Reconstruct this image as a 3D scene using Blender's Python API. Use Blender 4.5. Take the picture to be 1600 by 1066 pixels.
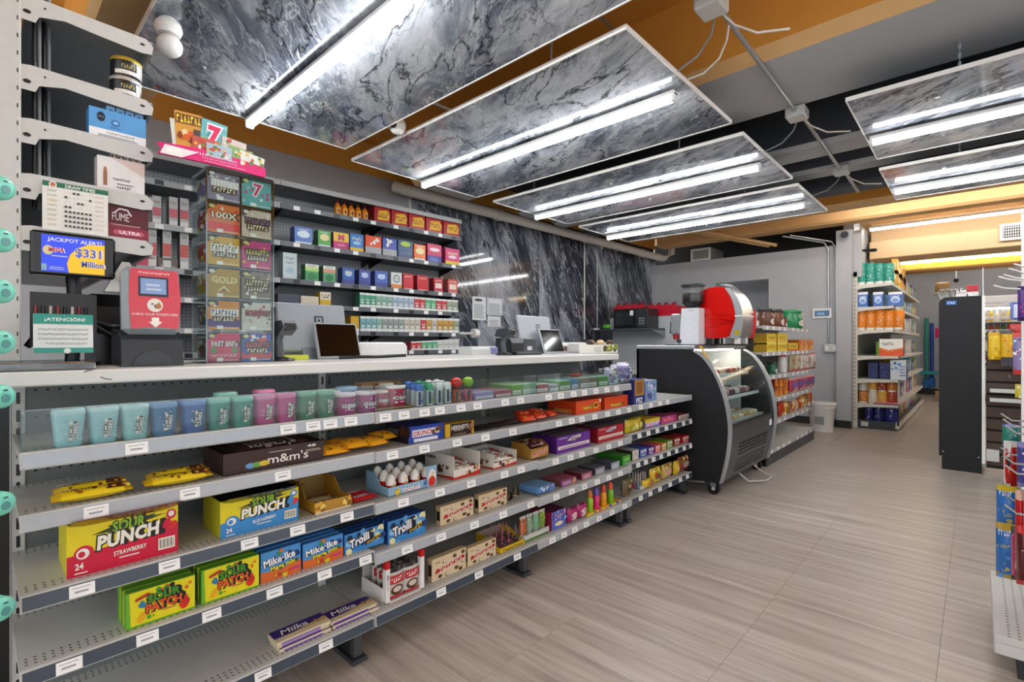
import bpy, math, random
from mathutils import Vector, Matrix
for o in list(bpy.data.objects): bpy.data.objects.remove(o)
SC = bpy.context.scene
COL = SC.collection
rnd = random.Random(7)
# ---------------------------------------------------------------- camera, world, exposure
F, CX, HY, H = 780.0, 800.0, 536.0, 1.15          # focal length in pixels, principal column, horizon row, eye height
YAW = math.atan2(1525 - CX, F)                     # the counter runs along +Y, which vanishes at column 1525
S, C = math.sin(YAW), math.cos(YAW)
cam = bpy.data.cameras.new('camera'); cam.sensor_width = 36; cam.lens = F / 1600 * 36
cam.shift_y = (HY - 533) / 1600; cam.clip_start = .05; cam.clip_end = 60
camo = bpy.data.objects.new('camera', cam); COL.objects.link(camo)
camo.location = (0, 0, H); camo.rotation_euler = (math.pi / 2, 0, YAW)
SC.camera = camo
W = bpy.data.worlds.new('world'); SC.world = W; W.use_nodes = True
W.node_tree.nodes['Background'].inputs[0].default_value = (.93, .96, 1, 1)
W.node_tree.nodes['Background'].inputs[1].default_value = 1.0
SC.view_settings.view_transform = 'Standard'; SC.view_settings.look = 'None'
SC.view_settings.gamma = 1; SC.view_settings.exposure = .92
TUBE_L = 25.0
try:
    SC.cycles.use_denoising = True; SC.cycles.max_bounces = 6; SC.cycles.transparent_max_bounces = 12
    SC.cycles.diffuse_bounces = 4; SC.cycles.glossy_bounces = 3; SC.cycles.sample_clamp_indirect = 6
except Exception: pass
# ---------------------------------------------------------------- measuring: rays of the photograph met with real planes
def YX(px, X): r = (px - CX) / F; return X * (C + S * r) / (-S + C * r)
def XY(px, Y): r = (px - CX) / F; return Y * (-S + C * r) / (C + S * r)
def DX(px, X): r = (px - CX) / F; return X / (-S + C * r)
def DY(px, Y): r = (px - CX) / F; return Y / (C + S * r)
def ZX(px, py, X): return H + (HY - py) / F * DX(px, X)
def ZY(px, py, Y): return H + (HY - py) / F * DY(px, Y)
WA = math.radians(2.09); S2 = math.sin(YAW + WA); C2 = math.cos(YAW + WA)   # the wall behind the counter stands 2 degrees askew
WN = (-math.cos(WA), math.sin(WA)); WW = (math.sin(WA), math.cos(WA))
def UD(px, D): r = (px - CX) / F; return D * (C2 + S2 * r) / (S2 - C2 * r)
def ZD(px, py, D): r = (px - CX) / F; return H + (HY - py) / F * D / (S2 - C2 * r)
def WP(u, D, z=0): return (WN[0] * D + WW[0] * u, WN[1] * D + WW[1] * u, z)
# ---------------------------------------------------------------- materials
MC = {}
def lin(c):
    if isinstance(c, str):
        c = c.lstrip('#'); c = [int(c[i:i + 2], 16) / 255 for i in (0, 2, 4)]
        return tuple(((x + .055) / 1.055) ** 2.4 if x > .04045 else x / 12.92 for x in c)
    return tuple(c)
class NT:
    def __init__(s, name):
        s.mat = bpy.data.materials.new(name); s.mat.use_nodes = True
        s.t = s.mat.node_tree; s.b = s.t.nodes['Principled BSDF']; s.out = s.t.nodes['Material Output']
    def n(s, kind, **kw):
        x = s.t.nodes.new(kind)
        for k, v in kw.items():
            if k[0] == 'i' and k[1:].isdigit():
                i = x.inputs[int(k[1:])]
                if isinstance(v, bpy.types.NodeSocket): s.t.links.new(v, i)
                else: i.default_value = v
            else: setattr(x, k, v)
        return x
    def l(s, a, b): s.t.links.new(a, b)
    def mth(s, op, a, b=0.0, c=0.0): return s.n('ShaderNodeMath', operation=op, i0=a, i1=b, i2=c).outputs[0]
    def ramp(s, fac, stops):
        r = s.n('ShaderNodeValToRGB', i0=fac); e = r.color_ramp.elements
        while len(e) < len(stops): e.new(.5)
        for k, (p, c) in zip(e, stops): k.position = p; k.color = (*lin(c), 1)
        return r.outputs[0]
    def mix(s, f, a, b):
        m = s.n('ShaderNodeMix', data_type='RGBA')
        for i, v in ((0, f), (6, a), (7, b)):
            if isinstance(v, bpy.types.NodeSocket): s.l(v, m.inputs[i])
            else: m.inputs[i].default_value = v if i == 0 else (*lin(v), 1)
        return m.outputs[2]
    def obj(s): return s.n('ShaderNodeTexCoord').outputs['Object']
    def mapp(s, co, scale=(1, 1, 1), rot=(0, 0, 0), loc=(0, 0, 0)):
        m = s.n('ShaderNodeMapping'); s.l(co, m.inputs[0]); m.inputs[1].default_value = loc; m.inputs[2].default_value = rot; m.inputs[3].default_value = scale
        return m.outputs[0]
    def noise(s, co, scale, detail=3, rough=.55, dist=0.0):
        x = s.n('ShaderNodeTexNoise'); s.l(co, x.inputs['Vector'])
        x.inputs['Scale'].default_value = scale; x.inputs['Detail'].default_value = detail
        x.inputs['Roughness'].default_value = rough; x.inputs['Distortion'].default_value = dist
        return x.outputs[0]
    def bump(s, h, strength=.2, dist=.002):
        b = s.n('ShaderNodeBump'); b.inputs['Strength'].default_value = strength; b.inputs['Distance'].default_value = dist
        s.l(h, b.inputs['Height']); s.l(b.outputs[0], s.b.inputs['Normal'])
    def fin(s, rough=.5, metal=0.0, spec=.5):
        for k, v in (('Roughness', rough), ('Metallic', metal), ('Specular IOR Level', spec)):
            if isinstance(v, bpy.types.NodeSocket): s.l(v, s.b.inputs[k])
            else: s.b.inputs[k].default_value = v
        return s.mat
def col(c, rough=.42, metal=0.0, var=.08):
    """a plain coloured material with a faint mottling of its own"""
    key = ('col', c, rough, metal)
    if key in MC: return MC[key]
    t = NT('paint_' + (c.lstrip('#') if isinstance(c, str) else 'mix')); rgb = lin(c)
    nz = t.noise(t.obj(), 45, 2)
    a = tuple(x * (1 - var) for x in rgb); b = tuple(min(1, x * (1 + var)) for x in rgb)
    t.l(t.mix(nz, a, b), t.b.inputs['Base Color'])
    MC[key] = t.fin(rough, metal); return MC[key]
def emit(c, st):
    key = ('em', c, st)
    if key in MC: return MC[key]
    t = NT('glow'); t.b.inputs['Base Color'].default_value = (*lin(c), 1)
    t.b.inputs['Emission Color'].default_value = (*lin(c), 1); t.b.inputs['Emission Strength'].default_value = st
    MC[key] = t.fin(.4); return MC[key]
def clear(tint='#eef4f4', gl=.10, rough=.04):
    key = ('clr', tint, gl)
    if key in MC: return MC[key]
    t = NT('clear_plastic'); tr = t.n('ShaderNodeBsdfTransparent'); tr.inputs[0].default_value = (*lin(tint), 1)
    g = t.n('ShaderNodeBsdfGlossy'); g.inputs[0].default_value = (1, 1, 1, 1); g.inputs[1].default_value = rough
    fr = t.n('ShaderNodeFresnel'); fr.inputs[0].default_value = 1.45
    nz = t.noise(t.obj(), 9, 2)
    f = t.mth('MULTIPLY_ADD', nz, gl * .35, t.mth('MULTIPLY', fr.outputs[0], .25))
    m = t.n('ShaderNodeMixShader'); t.l(f, m.inputs[0]); t.l(tr.outputs[0], m.inputs[1]); t.l(g.outputs[0], m.inputs[2])
    t.l(m.outputs[0], t.out.inputs[0]); MC[key] = t.mat; return t.mat
def marble(name, dark, mid, light, vein, rot, st, rough=.1, spec=.6, big=.5):
    """veined stone: coordinates turned by rot so that the veins run along the axis with the small factor in st"""
    t = NT(name); oi = t.n('ShaderNodeObjectInfo').outputs['Random']
    off = t.n('ShaderNodeCombineXYZ', i0=t.mth('MULTIPLY', oi, 13.0), i1=t.mth('MULTIPLY', oi, 7.0), i2=t.mth('MULTIPLY', oi, 23.0))
    add = t.n('ShaderNodeVectorMath', operation='ADD'); t.l(t.obj(), add.inputs[0]); t.l(off.outputs[0], add.inputs[1])
    co = t.mapp(t.mapp(add.outputs[0], (1, 1, 1), rot), st)
    wob = t.n('ShaderNodeTexNoise'); t.l(co, wob.inputs['Vector']); wob.inputs['Scale'].default_value = .7; wob.inputs['Detail'].default_value = 2
    wv = t.n('ShaderNodeVectorMath', operation='MULTIPLY_ADD'); t.l(wob.outputs[1], wv.inputs[0]); wv.inputs[1].default_value = (.9, .9, .9); t.l(co, wv.inputs[2])
    c2 = wv.outputs[0]
    a = t.noise(c2, .55, 3, .5, .2); b = t.noise(c2, 1.3, 9, .66, .5)
    f = t.mth('ADD', t.mth('MULTIPLY', a, big), t.mth('MULTIPLY', b, 1 - big))
    base = t.ramp(f, [(.36, dark), (.47, mid), (.55, light), (.66, mid)])
    for sc, cut, amt, c in ((.8, .014, .9, vein), (1.7, .012, .7, '#d2d6dc'), (2.9, .02, .4, '#b9bec6'), (2.2, .012, .6, vein)):
        e = t.mth('ABSOLUTE', t.mth('SUBTRACT', t.noise(c2, sc, 5, .55, .3), .5))
        base = t.mix(t.mth('MULTIPLY', t.ramp(e, [(0, '#ffffff'), (cut, '#000000')]), amt), base, c)
    t.l(base, t.b.inputs['Base Color']); return t.fin(rough, 0, spec)
def floor_mat():
    t = NT('stone_look_tile'); oi = t.n('ShaderNodeObjectInfo').outputs['Random']
    off = t.n('ShaderNodeCombineXYZ', i0=t.mth('MULTIPLY', oi, .5), i1=t.mth('MULTIPLY', oi, .03))
    add = t.n('ShaderNodeVectorMath', operation='ADD'); t.l(t.n('ShaderNodeNewGeometry').outputs['Position'], add.inputs[0]); t.l(off.outputs[0], add.inputs[1])
    v = add.outputs[0]
    a = t.noise(t.mapp(v, (.9, 20, 1)), 1.0, 7, .66, .5)
    b = t.noise(t.mapp(v, (2.5, 45, 1)), 1.0, 4, .6, .4)
    f = t.mth('ADD', t.mth('MULTIPLY', a, .72), t.mth('MULTIPLY', b, .28))
    c = t.ramp(f, [(.34, '#8f857a'), (.46, '#a3988d'), (.54, '#aea499'), (.66, '#c1b9af')])
    t.l(c, t.b.inputs['Base Color']); t.bump(b, .08, .001)
    return t.fin(t.mth('MULTIPLY_ADD', a, .2, .24), 0, .45)
def dots(name, base, hole, pitch, rad, axes=(1, 2), bands=None, rough=.4, metal=0.0, pitch2=None):
    """punched sheet: a lattice of holes; with bands only between the given x limits"""
    t = NT(name); sp = t.n('ShaderNodeSeparateXYZ'); t.l(t.obj(), sp.inputs[0])
    q = []
    for ax, pt in zip(axes, (pitch, pitch2 or pitch)):
        fr = t.mth('FRACT', t.mth('DIVIDE', t.mth('ADD', sp.outputs[ax], 50.0), pt))
        q.append(t.mth('POWER', t.mth('MULTIPLY', t.mth('SUBTRACT', fr, .5), pt), 2.0))
    m = t.mth('LESS_THAN', t.mth('ADD', q[0], q[1]), rad * rad)
    if bands:
        k = None
        for lo, hi in bands:
            g = t.mth('MULTIPLY', t.mth('GREATER_THAN', sp.outputs[0], lo), t.mth('LESS_THAN', sp.outputs[0], hi))
            k = g if k is None else t.mth('ADD', k, g)
        m = t.mth('MULTIPLY', m, k)
    nz = t.noise(t.obj(), 14, 3)
    b0 = t.mix(nz, tuple(x * .9 for x in lin(base)), tuple(min(1, x * 1.08) for x in lin(base)))
    t.l(t.mix(m, b0, hole), t.b.inputs['Base Color']); return t.fin(rough, metal)
def paint(name, c, rough=.6, sc=6, amt=.1):
    t = NT(name); nz = t.noise(t.obj(), sc, 5, .6); rgb = lin(c)
    t.l(t.mix(nz, tuple(x * (1 - amt) for x in rgb), tuple(min(1, x * (1 + amt)) for x in rgb)), t.b.inputs['Base Color'])
    t.bump(t.noise(t.obj(), 60, 3), .08, .002); return t.fin(rough)
WHITE = col('#eceae6', .35); BLACK = col('#101114', .35); DGREY = col('#33363c', .4); STEEL = col('#b9bcbf', .3, .85)
LGREY = col('#c9c9c5', .38); MGREY = col('#8d9195', .42); CARD = col('#9a7a55', .75); CREAM = col('#e6d5b8', .5)
SHELF = dots('perforated_shelf_steel', '#c3c3bf', '#2c2d2e', .0158, .0031, (0, 1), [(-.075, -.03), (-.375, -.32)], .36)
PEG = dots('pegboard_painted', '#6b7270', '#0c0d0e', .0254, .0036, (1, 2), None, .5, 0, .0762)
PEGL = dots('pegboard_light', '#b4b8ba', '#3a3c3f', .0254, .0036, (1, 2), None, .5)
PEGX = dots('pegboard_light_across', '#b9bdbf', '#4a4c4f', .0254, .0036, (0, 2), None, .5)
PEGD = dots('pegboard_grey', '#9a9ea1', '#2b2d30', .0254, .004, (1, 2), None, .5)
CLR = clear(); GLASS = clear('#dfeaea', .08)
# ---------------------------------------------------------------- mesh builder
def curve(pts, n=4, closed=True):
    """Catmull-Rom smoothing of an outline"""
    out = []; N = len(pts)
    for i in range(N if closed else N - 1):
        g = lambda k: pts[k % N] if closed else pts[min(max(k, 0), N - 1)]
        p0, p1, p2, p3 = g(i - 1), g(i), g(i + 1), g(i + 2)
        for j in range(n):
            t = j / n
            out.append(tuple(.5 * (2 * b + (c - a) * t + (2 * a - 5 * b + 4 * c - d) * t * t + (3 * b - a - 3 * c + d) * t ** 3) for a, b, c, d in zip(p0, p1, p2, p3)))
    if not closed: out.append(pts[-1])
    return out
class MB:
    def __init__(s): s.v = []; s.f = []; s.m = []; s.s = []; s.mats = []
    def add(s, vs, fs, mat, sm=False, M=None):
        if mat not in s.mats: s.mats.append(mat)
        i = s.mats.index(mat); b = len(s.v)
        s.v += [tuple(M @ Vector(p)) for p in vs] if M else [tuple(p) for p in vs]
        for f in fs: s.f.append(tuple(b + k for k in f)); s.m.append(i); s.s.append(sm)
        return s
    def box(s, x0, x1, y0, y1, z0, z1, mat, b=0.0, M=None):
        if x0 > x1: x0, x1 = x1, x0
        if y0 > y1: y0, y1 = y1, y0
        if z0 > z1: z0, z1 = z1, z0
        if b <= 0:
            vs = [(x, y, z) for x in (x0, x1) for y in (y0, y1) for z in (z0, z1)]
            return s.add(vs, [(0, 1, 3, 2), (4, 6, 7, 5), (0, 4, 5, 1), (2, 3, 7, 6), (0, 2, 6, 4), (1, 5, 7, 3)], mat, False, M)
        b = min(b, (x1 - x0) * .45, (y1 - y0) * .45, (z1 - z0) * .45)
        vs = []; ix = {}
        for i, x in enumerate((x0, x1)):
            for j, y in enumerate((y0, y1)):
                for k, z in enumerate((z0, z1)):
                    a = (b if i == 0 else -b, b if j == 0 else -b, b if k == 0 else -b)
                    for ax in range(3):
                        p = [x, y, z]
                        for q in range(3):
                            if q != ax: p[q] += a[q]
                        ix[i, j, k, ax] = len(vs); vs.append(p)
        fs = []
        c4 = [(0, 0), (1, 0), (1, 1), (0, 1)]
        for ax in range(3):
            for e in (0, 1):
                def key(p):
                    l = list(p); l.insert(ax, e); return (*l, ax)
                f = [ix[key(p)] for p in c4]
                if (e == 0) ^ (ax == 1): f.reverse()
                fs.append(f)
        for ax in range(3):
            o1, o2 = [q for q in range(3) if q != ax]
            for e1 in (0, 1):
                for e2 in (0, 1):
                    def k2(t, fa):
                        l = [0, 0, 0]; l[ax] = t; l[o1] = e1; l[o2] = e2; return ix[(*l, fa)]
                    f = [k2(0, o1), k2(1, o1), k2(1, o2), k2(0, o2)]
                    if (e1 ^ e2) ^ (ax == 1): f.reverse()
                    fs.append(f)
        for i in (0, 1):
            for j in (0, 1):
                for k in (0, 1):
                    f = [ix[i, j, k, q] for q in range(3)]
                    if (i + j + k) % 2 == 0: f.reverse()
                    fs.append(f)
        return s.add(vs, fs, mat, False, M)
    def cyl(s, p0, p1, r0, r1, n, mat, caps=True, sm=True):
        p0, p1 = Vector(p0), Vector(p1); d = (p1 - p0).normalized()
        a = d.orthogonal().normalized(); b = d.cross(a)
        vs = [p + r * (a * math.cos(t) + b * math.sin(t)) for p, r in ((p0, r0), (p1, r1)) for t in [2 * math.pi * i / n for i in range(n)]]
        s.add(vs, [(i, (i + 1) % n, n + (i + 1) % n, n + i) for i in range(n)], mat, sm)
        if caps: s.add(vs, [tuple(range(n))[::-1], tuple(range(n, 2 * n))], mat)
        return s
    def lathe(s, prof, n, mat, c=(0, 0, 0), sq=0.0, sm=True, ax='z', sx=1.0, sy=1.0):
        vs = []
        for r, z in prof:
            for i in range(n):
                t = 2 * math.pi * (i + .5) / n; ct, st = math.cos(t), math.sin(t)
                if sq: k = (abs(ct) ** (2 + sq) + abs(st) ** (2 + sq)) ** (-1 / (2 + sq)); ct *= k; st *= k
                p = (r * ct * sx, r * st * sy, z)
                if ax == 'x': p = (p[2], p[0], p[1])
                if ax == 'y': p = (p[1], p[2], p[0])
                vs.append((c[0] + p[0], c[1] + p[1], c[2] + p[2]))
        m = len(prof)
        s.add(vs, [(j * n + i, j * n + (i + 1) % n, (j + 1) * n + (i + 1) % n, (j + 1) * n + i) for j in range(m - 1) for i in range(n)], mat, sm)
        s.add(vs, [tuple(range(n))[::-1], tuple(range((m - 1) * n, m * n))], mat)
        return s
    def tube(s, pts, r, n, mat):
        pts = [Vector(p) for p in pts]; vs = []
        up = Vector((0, 0, 1))
        for i, p in enumerate(pts):
            d = (pts[min(i + 1, len(pts) - 1)] - pts[max(i - 1, 0)]).normalized()
            a = d.cross(up) if abs(d.z) < .95 else d.cross(Vector((1, 0, 0)))
            a.normalize(); b = a.cross(d)
            vs += [p + r * (a * math.cos(2 * math.pi * k / n) + b * math.sin(2 * math.pi * k / n)) for k in range(n)]
        m = len(pts)
        s.add(vs, [(j * n + i, j * n + (i + 1) % n, (j + 1) * n + (i + 1) % n, (j + 1) * n + i) for j in range(m - 1) for i in range(n)], mat, True)
        s.add(vs, [tuple(range(n))[::-1], tuple(range((m - 1) * n, m * n))], mat)
        return s
    def ext(s, pts, a, b, mat, ax='y', sm=False):
        """prism of a 2-D outline along an axis: ax y -> (x,z); ax x -> (y,z); ax z -> (x,y)"""
        def P(p, t): return {'y': (p[0], t, p[1]), 'x': (t, p[0], p[1]), 'z': (p[0], p[1], t)}[ax]
        n = len(pts); vs = [P(p, a) for p in pts] + [P(p, b) for p in pts]
        s.add(vs, [(i, (i + 1) % n, n + (i + 1) % n, n + i) for i in range(n)], mat, sm)
        s.add(vs, [tuple(range(n))[::-1], tuple(range(n, 2 * n))], mat)
        return s
    def ell(s, c, r, mat, n=12, m=8, M=None):
        vs = [(c[0] + r[0] * math.sin(math.pi * j / m) * math.cos(2 * math.pi * i / n), c[1] + r[1] * math.sin(math.pi * j / m) * math.sin(2 * math.pi * i / n), c[2] + r[2] * math.cos(math.pi * j / m)) for j in range(m + 1) for i in range(n)]
        return s.add(vs, [((j + 1) * n + i, (j + 1) * n + (i + 1) % n, j * n + (i + 1) % n, j * n + i) for j in range(m) for i in range(n)], mat, True, M)
    def pillow(s, W_, H_, T, mat, c=(0, 0, 0), plane='yz', cr=.06, endmat=None, wob=.0):
        """sealed wrapper: W x H in its plane, thickness T, flat crimped ends on the short or top/bottom edges"""
        nu, nv = 8, 9; g = []
        for side in (1, -1):
            for j in range(nv + 1):
                v = j / nv
                tv = 0 if v < cr or v > 1 - cr else math.sin(math.pi * (v - cr) / (1 - 2 * cr)) ** .3
                for i in range(nu + 1):
                    u = i / nu; tu = math.sin(math.pi * u) ** .4 if 0 < i < nu else 0
                    x = side * (T / 2 * tu * tv + .0004) * (1 + wob * math.sin(9 * u + 7 * v + 3 * side))
                    a, b = (u - .5) * W_, (v - .5) * H_
                    p = {'yz': (x, a, b), 'xy': (a, b, x), 'yx': (b, a, x)}[plane]
                    g.append((c[0] + p[0], c[1] + p[1], c[2] + p[2]))
        N = (nu + 1) * (nv + 1); fa = []; fb = []
        for j in range(nv):
            for i in range(nu):
                q = (j * (nu + 1) + i, j * (nu + 1) + i + 1, (j + 1) * (nu + 1) + i + 1, (j + 1) * (nu + 1) + i)
                tgt = fb if endmat and (j == 0 or j == nv - 1) else fa
                tgt.append(q); tgt.append(tuple(N + k for k in q[::-1]))
        s.add(g, fa, mat, True)
        if fb: s.add(g, fb, endmat, True)
        return s
    def build(s, name, parent=None, loc=(0, 0, 0), rz=0.0, rot=None, label=None, cat=None, group=None, kind=None, mesh=None):
        me = mesh or s.mesh(name)
        o = bpy.data.objects.new(name, me); COL.objects.link(o)
        o.location = loc; o.rotation_euler = rot or (0, 0, rz)
        if parent: o.parent = parent
        return tag(o, label, cat, group, kind)
    def mesh(s, name):
        me = bpy.data.meshes.new(name); me.from_pydata(s.v, [], s.f)
        for m in s.mats: me.materials.append(m)
        me.polygons.foreach_set('material_index', s.m); me.polygons.foreach_set('use_smooth', s.s)
        me.update(); return me
def tag(o, label=None, cat=None, group=None, kind=None):
    for k, v in (('label', label), ('category', cat), ('group', group), ('kind', kind)):
        if v: o[k] = v
    return o
def thing(name, label, cat, loc=(0, 0, 0), rz=0.0, group=None):
    o = bpy.data.objects.new(name, None); COL.objects.link(o); o.location = loc; o.rotation_euler = (0, 0, rz); o.empty_display_size = .1
    return tag(o, label, cat, group)
def kids(o): return [c for c in bpy.data.objects if c.parent == o]
def dup(o, loc, rz=None, label=None, group=None, ch=None, rot=None):
    r = o.copy(); COL.objects.link(r); r.location = loc
    if rz is not None: r.rotation_euler = (0, 0, rz)
    if rot is not None: r.rotation_euler = rot
    if label: r['label'] = label
    if group: r['group'] = group
    for c in (ch if ch is not None else o.children):
        d = c.copy(); COL.objects.link(d); d.parent = r
        for g in c.children:
            e = g.copy(); COL.objects.link(e); e.parent = d
    return r
ORD = ['first', 'second', 'third', 'fourth', 'fifth', 'sixth', 'seventh', 'eighth', 'ninth', 'tenth', 'eleventh', 'twelfth', 'thirteenth',
       'fourteenth', 'fifteenth', 'sixteenth', 'seventeenth', 'eighteenth', 'nineteenth', 'twentieth', 'twenty-first', 'twenty-second', 'twenty-third', 'twenty-fourth', 'twenty-fifth', 'twenty-sixth']
# ---------------------------------------------------------------- flat print: text and shapes laid on a face
TC = {}
def glyphs(txt, fat):
    k = (txt, fat)
    if k not in TC:
        c = bpy.data.curves.new('t', 'FONT'); c.body = txt; c.offset = fat; c.resolution_u = 2; c.space_character = .96 + fat * 2
        o = bpy.data.objects.new('t', c); m = bpy.data.meshes.new_from_object(o)
        vs = [(v.co.x, v.co.y) for v in m.vertices]; fs = [tuple(p.vertices) for p in m.polygons]
        bpy.data.objects.remove(o); bpy.data.curves.remove(c); bpy.data.meshes.remove(m)
        TC[k] = (vs, fs)
    return TC[k]
class PR:
    """print on a face: u 0..1 to the reader's right, v 0..1 up; placed on local +x, y = u*w, z = v*h"""
    def __init__(s, w, h, fn=None): s.b = MB(); s.w = w; s.h = h; s.k = 1; s.fn = fn
    def P(s, u, v):
        x = .00035 * s.k
        if s.fn: return s.fn(u, v, x)
        return (x, u * s.w, v * s.h)
    def poly(s, pts, c, rough=.35):
        if s.fn:                                             # on a bulging face: rings about the middle, so that the print follows it
            n = len(pts); cu, cv = sum(p[0] for p in pts) / n, sum(p[1] for p in pts) / n
            R = (1, .66, .33); vs = [s.P(cu + (u - cu) * k, cv + (v - cv) * k) for k in R for u, v in pts]
            fs = [(j * n + i, j * n + (i + 1) % n, (j + 1) * n + (i + 1) % n, (j + 1) * n + i) for j in range(2) for i in range(n)] + [tuple(range(2 * n, 3 * n))]
            s.b.add(vs, fs, col(c, rough))
        else: s.b.add([s.P(u, v) for u, v in pts], [tuple(range(len(pts)))], col(c, rough))
        s.k += .5; return s
    def rect(s, u0, v0, u1, v1, c):
        if not s.fn: return s.poly([(u0, v0), (u1, v0), (u1, v1), (u0, v1)], c)
        n = 6; vs = [s.P(u0 + (u1 - u0) * i / n, v0 + (v1 - v0) * j / n) for j in range(n + 1) for i in range(n + 1)]
        s.b.add(vs, [(j * 7 + i, j * 7 + i + 1, j * 7 + i + 8, j * 7 + i + 7) for j in range(n) for i in range(n)], col(c, .35)); s.k += .5; return s
    def ell(s, cx, cy, rx, ry, c, n=18): return s.poly([(cx + rx * math.cos(2 * math.pi * i / n), cy + ry * math.sin(2 * math.pi * i / n)) for i in range(n)], c)
    def burst(s, cx, cy, r0, r1, n, c): 
        return s.poly([(cx + (r0 if i % 2 else r1) * math.cos(math.pi * i / n), cy + (r0 if i % 2 else r1) * s.w / s.h * math.sin(math.pi * i / n)) for i in range(2 * n)], c)
    def bars(s, u0, v0, u1, v1, n, c):
        """rows of fine print too small to read"""
        for i in range(n):
            t = (v1 - v0) / n; a = v0 + i * t
            s.b.add([s.P(*p) for p in ((u0, a), (u1 - (i % 3) * .07 * (u1 - u0), a), (u1 - (i % 3) * .07 * (u1 - u0), a + t * .45), (u0, a + t * .45))], [(0, 1, 2, 3)], col(c, .5))
        s.k += .5; return s
    def blobs(s, u0, v0, u1, v1, n, cs, r=.05, seed=1):
        q = random.Random(seed)
        for i in range(n):
            cx, cy = q.uniform(u0, u1), q.uniform(v0, v1); rr = r * q.uniform(.5, 1.2)
            pts = [(cx + rr * q.uniform(.6, 1.1) * math.cos(2 * math.pi * j / 7), cy + rr * q.uniform(.6, 1.1) * s.w / s.h * math.sin(2 * math.pi * j / 7)) for j in range(7)]
            s.poly(pts, cs[i % len(cs)]); s.k -= .35
        s.k += .5; return s
    def text(s, t, cx, cy, w, h, c, ol=None, fat=.02, olf=.07, rot=0.0, sh=0.0, arc=0.0):
        for cc, ft in ((ol, olf), (c, fat)):
            if not cc: continue
            vs, fs = glyphs(t, ft); v0, _ = glyphs(t, fat)
            x0, x1 = min(p[0] for p in v0), max(p[0] for p in v0); y0, y1 = min(p[1] for p in v0), max(p[1] for p in v0)
            out = []
            for x, y in vs:
                a = ((x - x0) / (x1 - x0) - .5) * w * s.w; b = ((y - y0) / max(y1 - y0, .01) - .5) * h * s.h
                b += arc * s.h * (.25 - ((x - x0) / (x1 - x0) - .5) ** 2); a += sh * b
                a, b = a * math.cos(rot) - b * math.sin(rot), a * math.sin(rot) + b * math.cos(rot)
                out.append(s.P(cx + a / s.w, cy + b / s.h))
            s.b.add(out, fs, col(cc, .38)); s.k += .6
        return s
    def squig(s, cx, cy, w, h, c, ol=None, n=7, rot=0.0, seed=1):
        """lettering the photograph does not resolve: a row of uneven marks"""
        q = random.Random(seed); hw, hh = w * s.w, h * s.h
        def T(a, b): return (cx + (a * math.cos(rot) - b * math.sin(rot)) / s.w, cy + (a * math.sin(rot) + b * math.cos(rot)) / s.h)
        if ol: s.poly([T(-.54 * hw, -.62 * hh), (T(.54 * hw, -.62 * hh)), T(.56 * hw, .6 * hh), T(-.52 * hw, .62 * hh)], ol)
        for i in range(n):
            a = (-.5 + (i + .12) / n) * hw; e = (-.5 + (i + .86) / n) * hw; m = (a + e) / 2; k = .32 * (e - a); t = q.choice((0, 1, 2)); u = hh * q.uniform(.42, .5)
            for pl in ([[(a, -u), (a + k, -u), (a + k, u), (a, u)], [(a + k, u * .4), (e, u * .4), (e, u), (a + k, u)]], [[(a, -u), (e, -u), (e, -u * .4), (a, -u * .4)], [(m - k / 2, -u * .4), (m + k / 2, -u * .4), (m + k / 2, u), (m - k / 2, u)]], [[(a, -u), (a + k, -u), (m + k / 2, u), (m - k / 2, u)], [(e - k, -u), (e, -u), (m + k / 2, u), (m - k / 2, u)]])[t]:
                s.b.add([s.P(*T(*p)) for p in pl], [(0, 1, 2, 3)], col(c, .4))
        s.k += .6; return s
    def build(s, parent, name='printed_face', loc=(0, 0, 0), rz=0.0, rot=None):
        return s.b.build(name, parent, loc, rz, rot)
# ---------------------------------------------------------------- generic goods (front on local +x at x=0, width y 0..w, up z)
def carton(name, label, cat, loc, w, h, d, front, side=None, top=None, art=None, rz=0.0, group=None, bev=.0015, topart=None, sideart=None):
    b = MB(); side = side or front; top = top or side
    b.box(-d, 0, 0, w, 0, h, col(side, .4), bev)
    b.box(-.001, .0003, .001, w - .001, .001, h - .001, col(front, .36))
    b.box(-d + .001, -.001, .001, w - .001, h - .001, h + .0003, col(top, .4))
    o = b.build(name, None, loc, rz, None, label, cat, group)
    if art:
        p = PR(w, h); art(p); p.build(o, 'printed_front', (.0004, 0, 0))
    if topart:
        p = PR(w, d, lambda u, v, x: (-v * d, u * w, h + x)); topart(p); p.build(o, 'printed_top', (0, 0, .0004))
    if sideart:
        p = PR(d, h, lambda u, v, x: (-d + u * d, -x, v * h)); sideart(p); p.build(o, 'printed_side', (0, -.0002, 0))
    return o
def pxbox(px0, px1, pyt, X, z):
    """extent on the plane X of a front face seen between two columns, its top row given at the first"""
    y0, y1 = YX(px0, X), YX(px1, X)
    return (X, y0, z), y1 - y0, ZX(px0, pyt, X) - z
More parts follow.
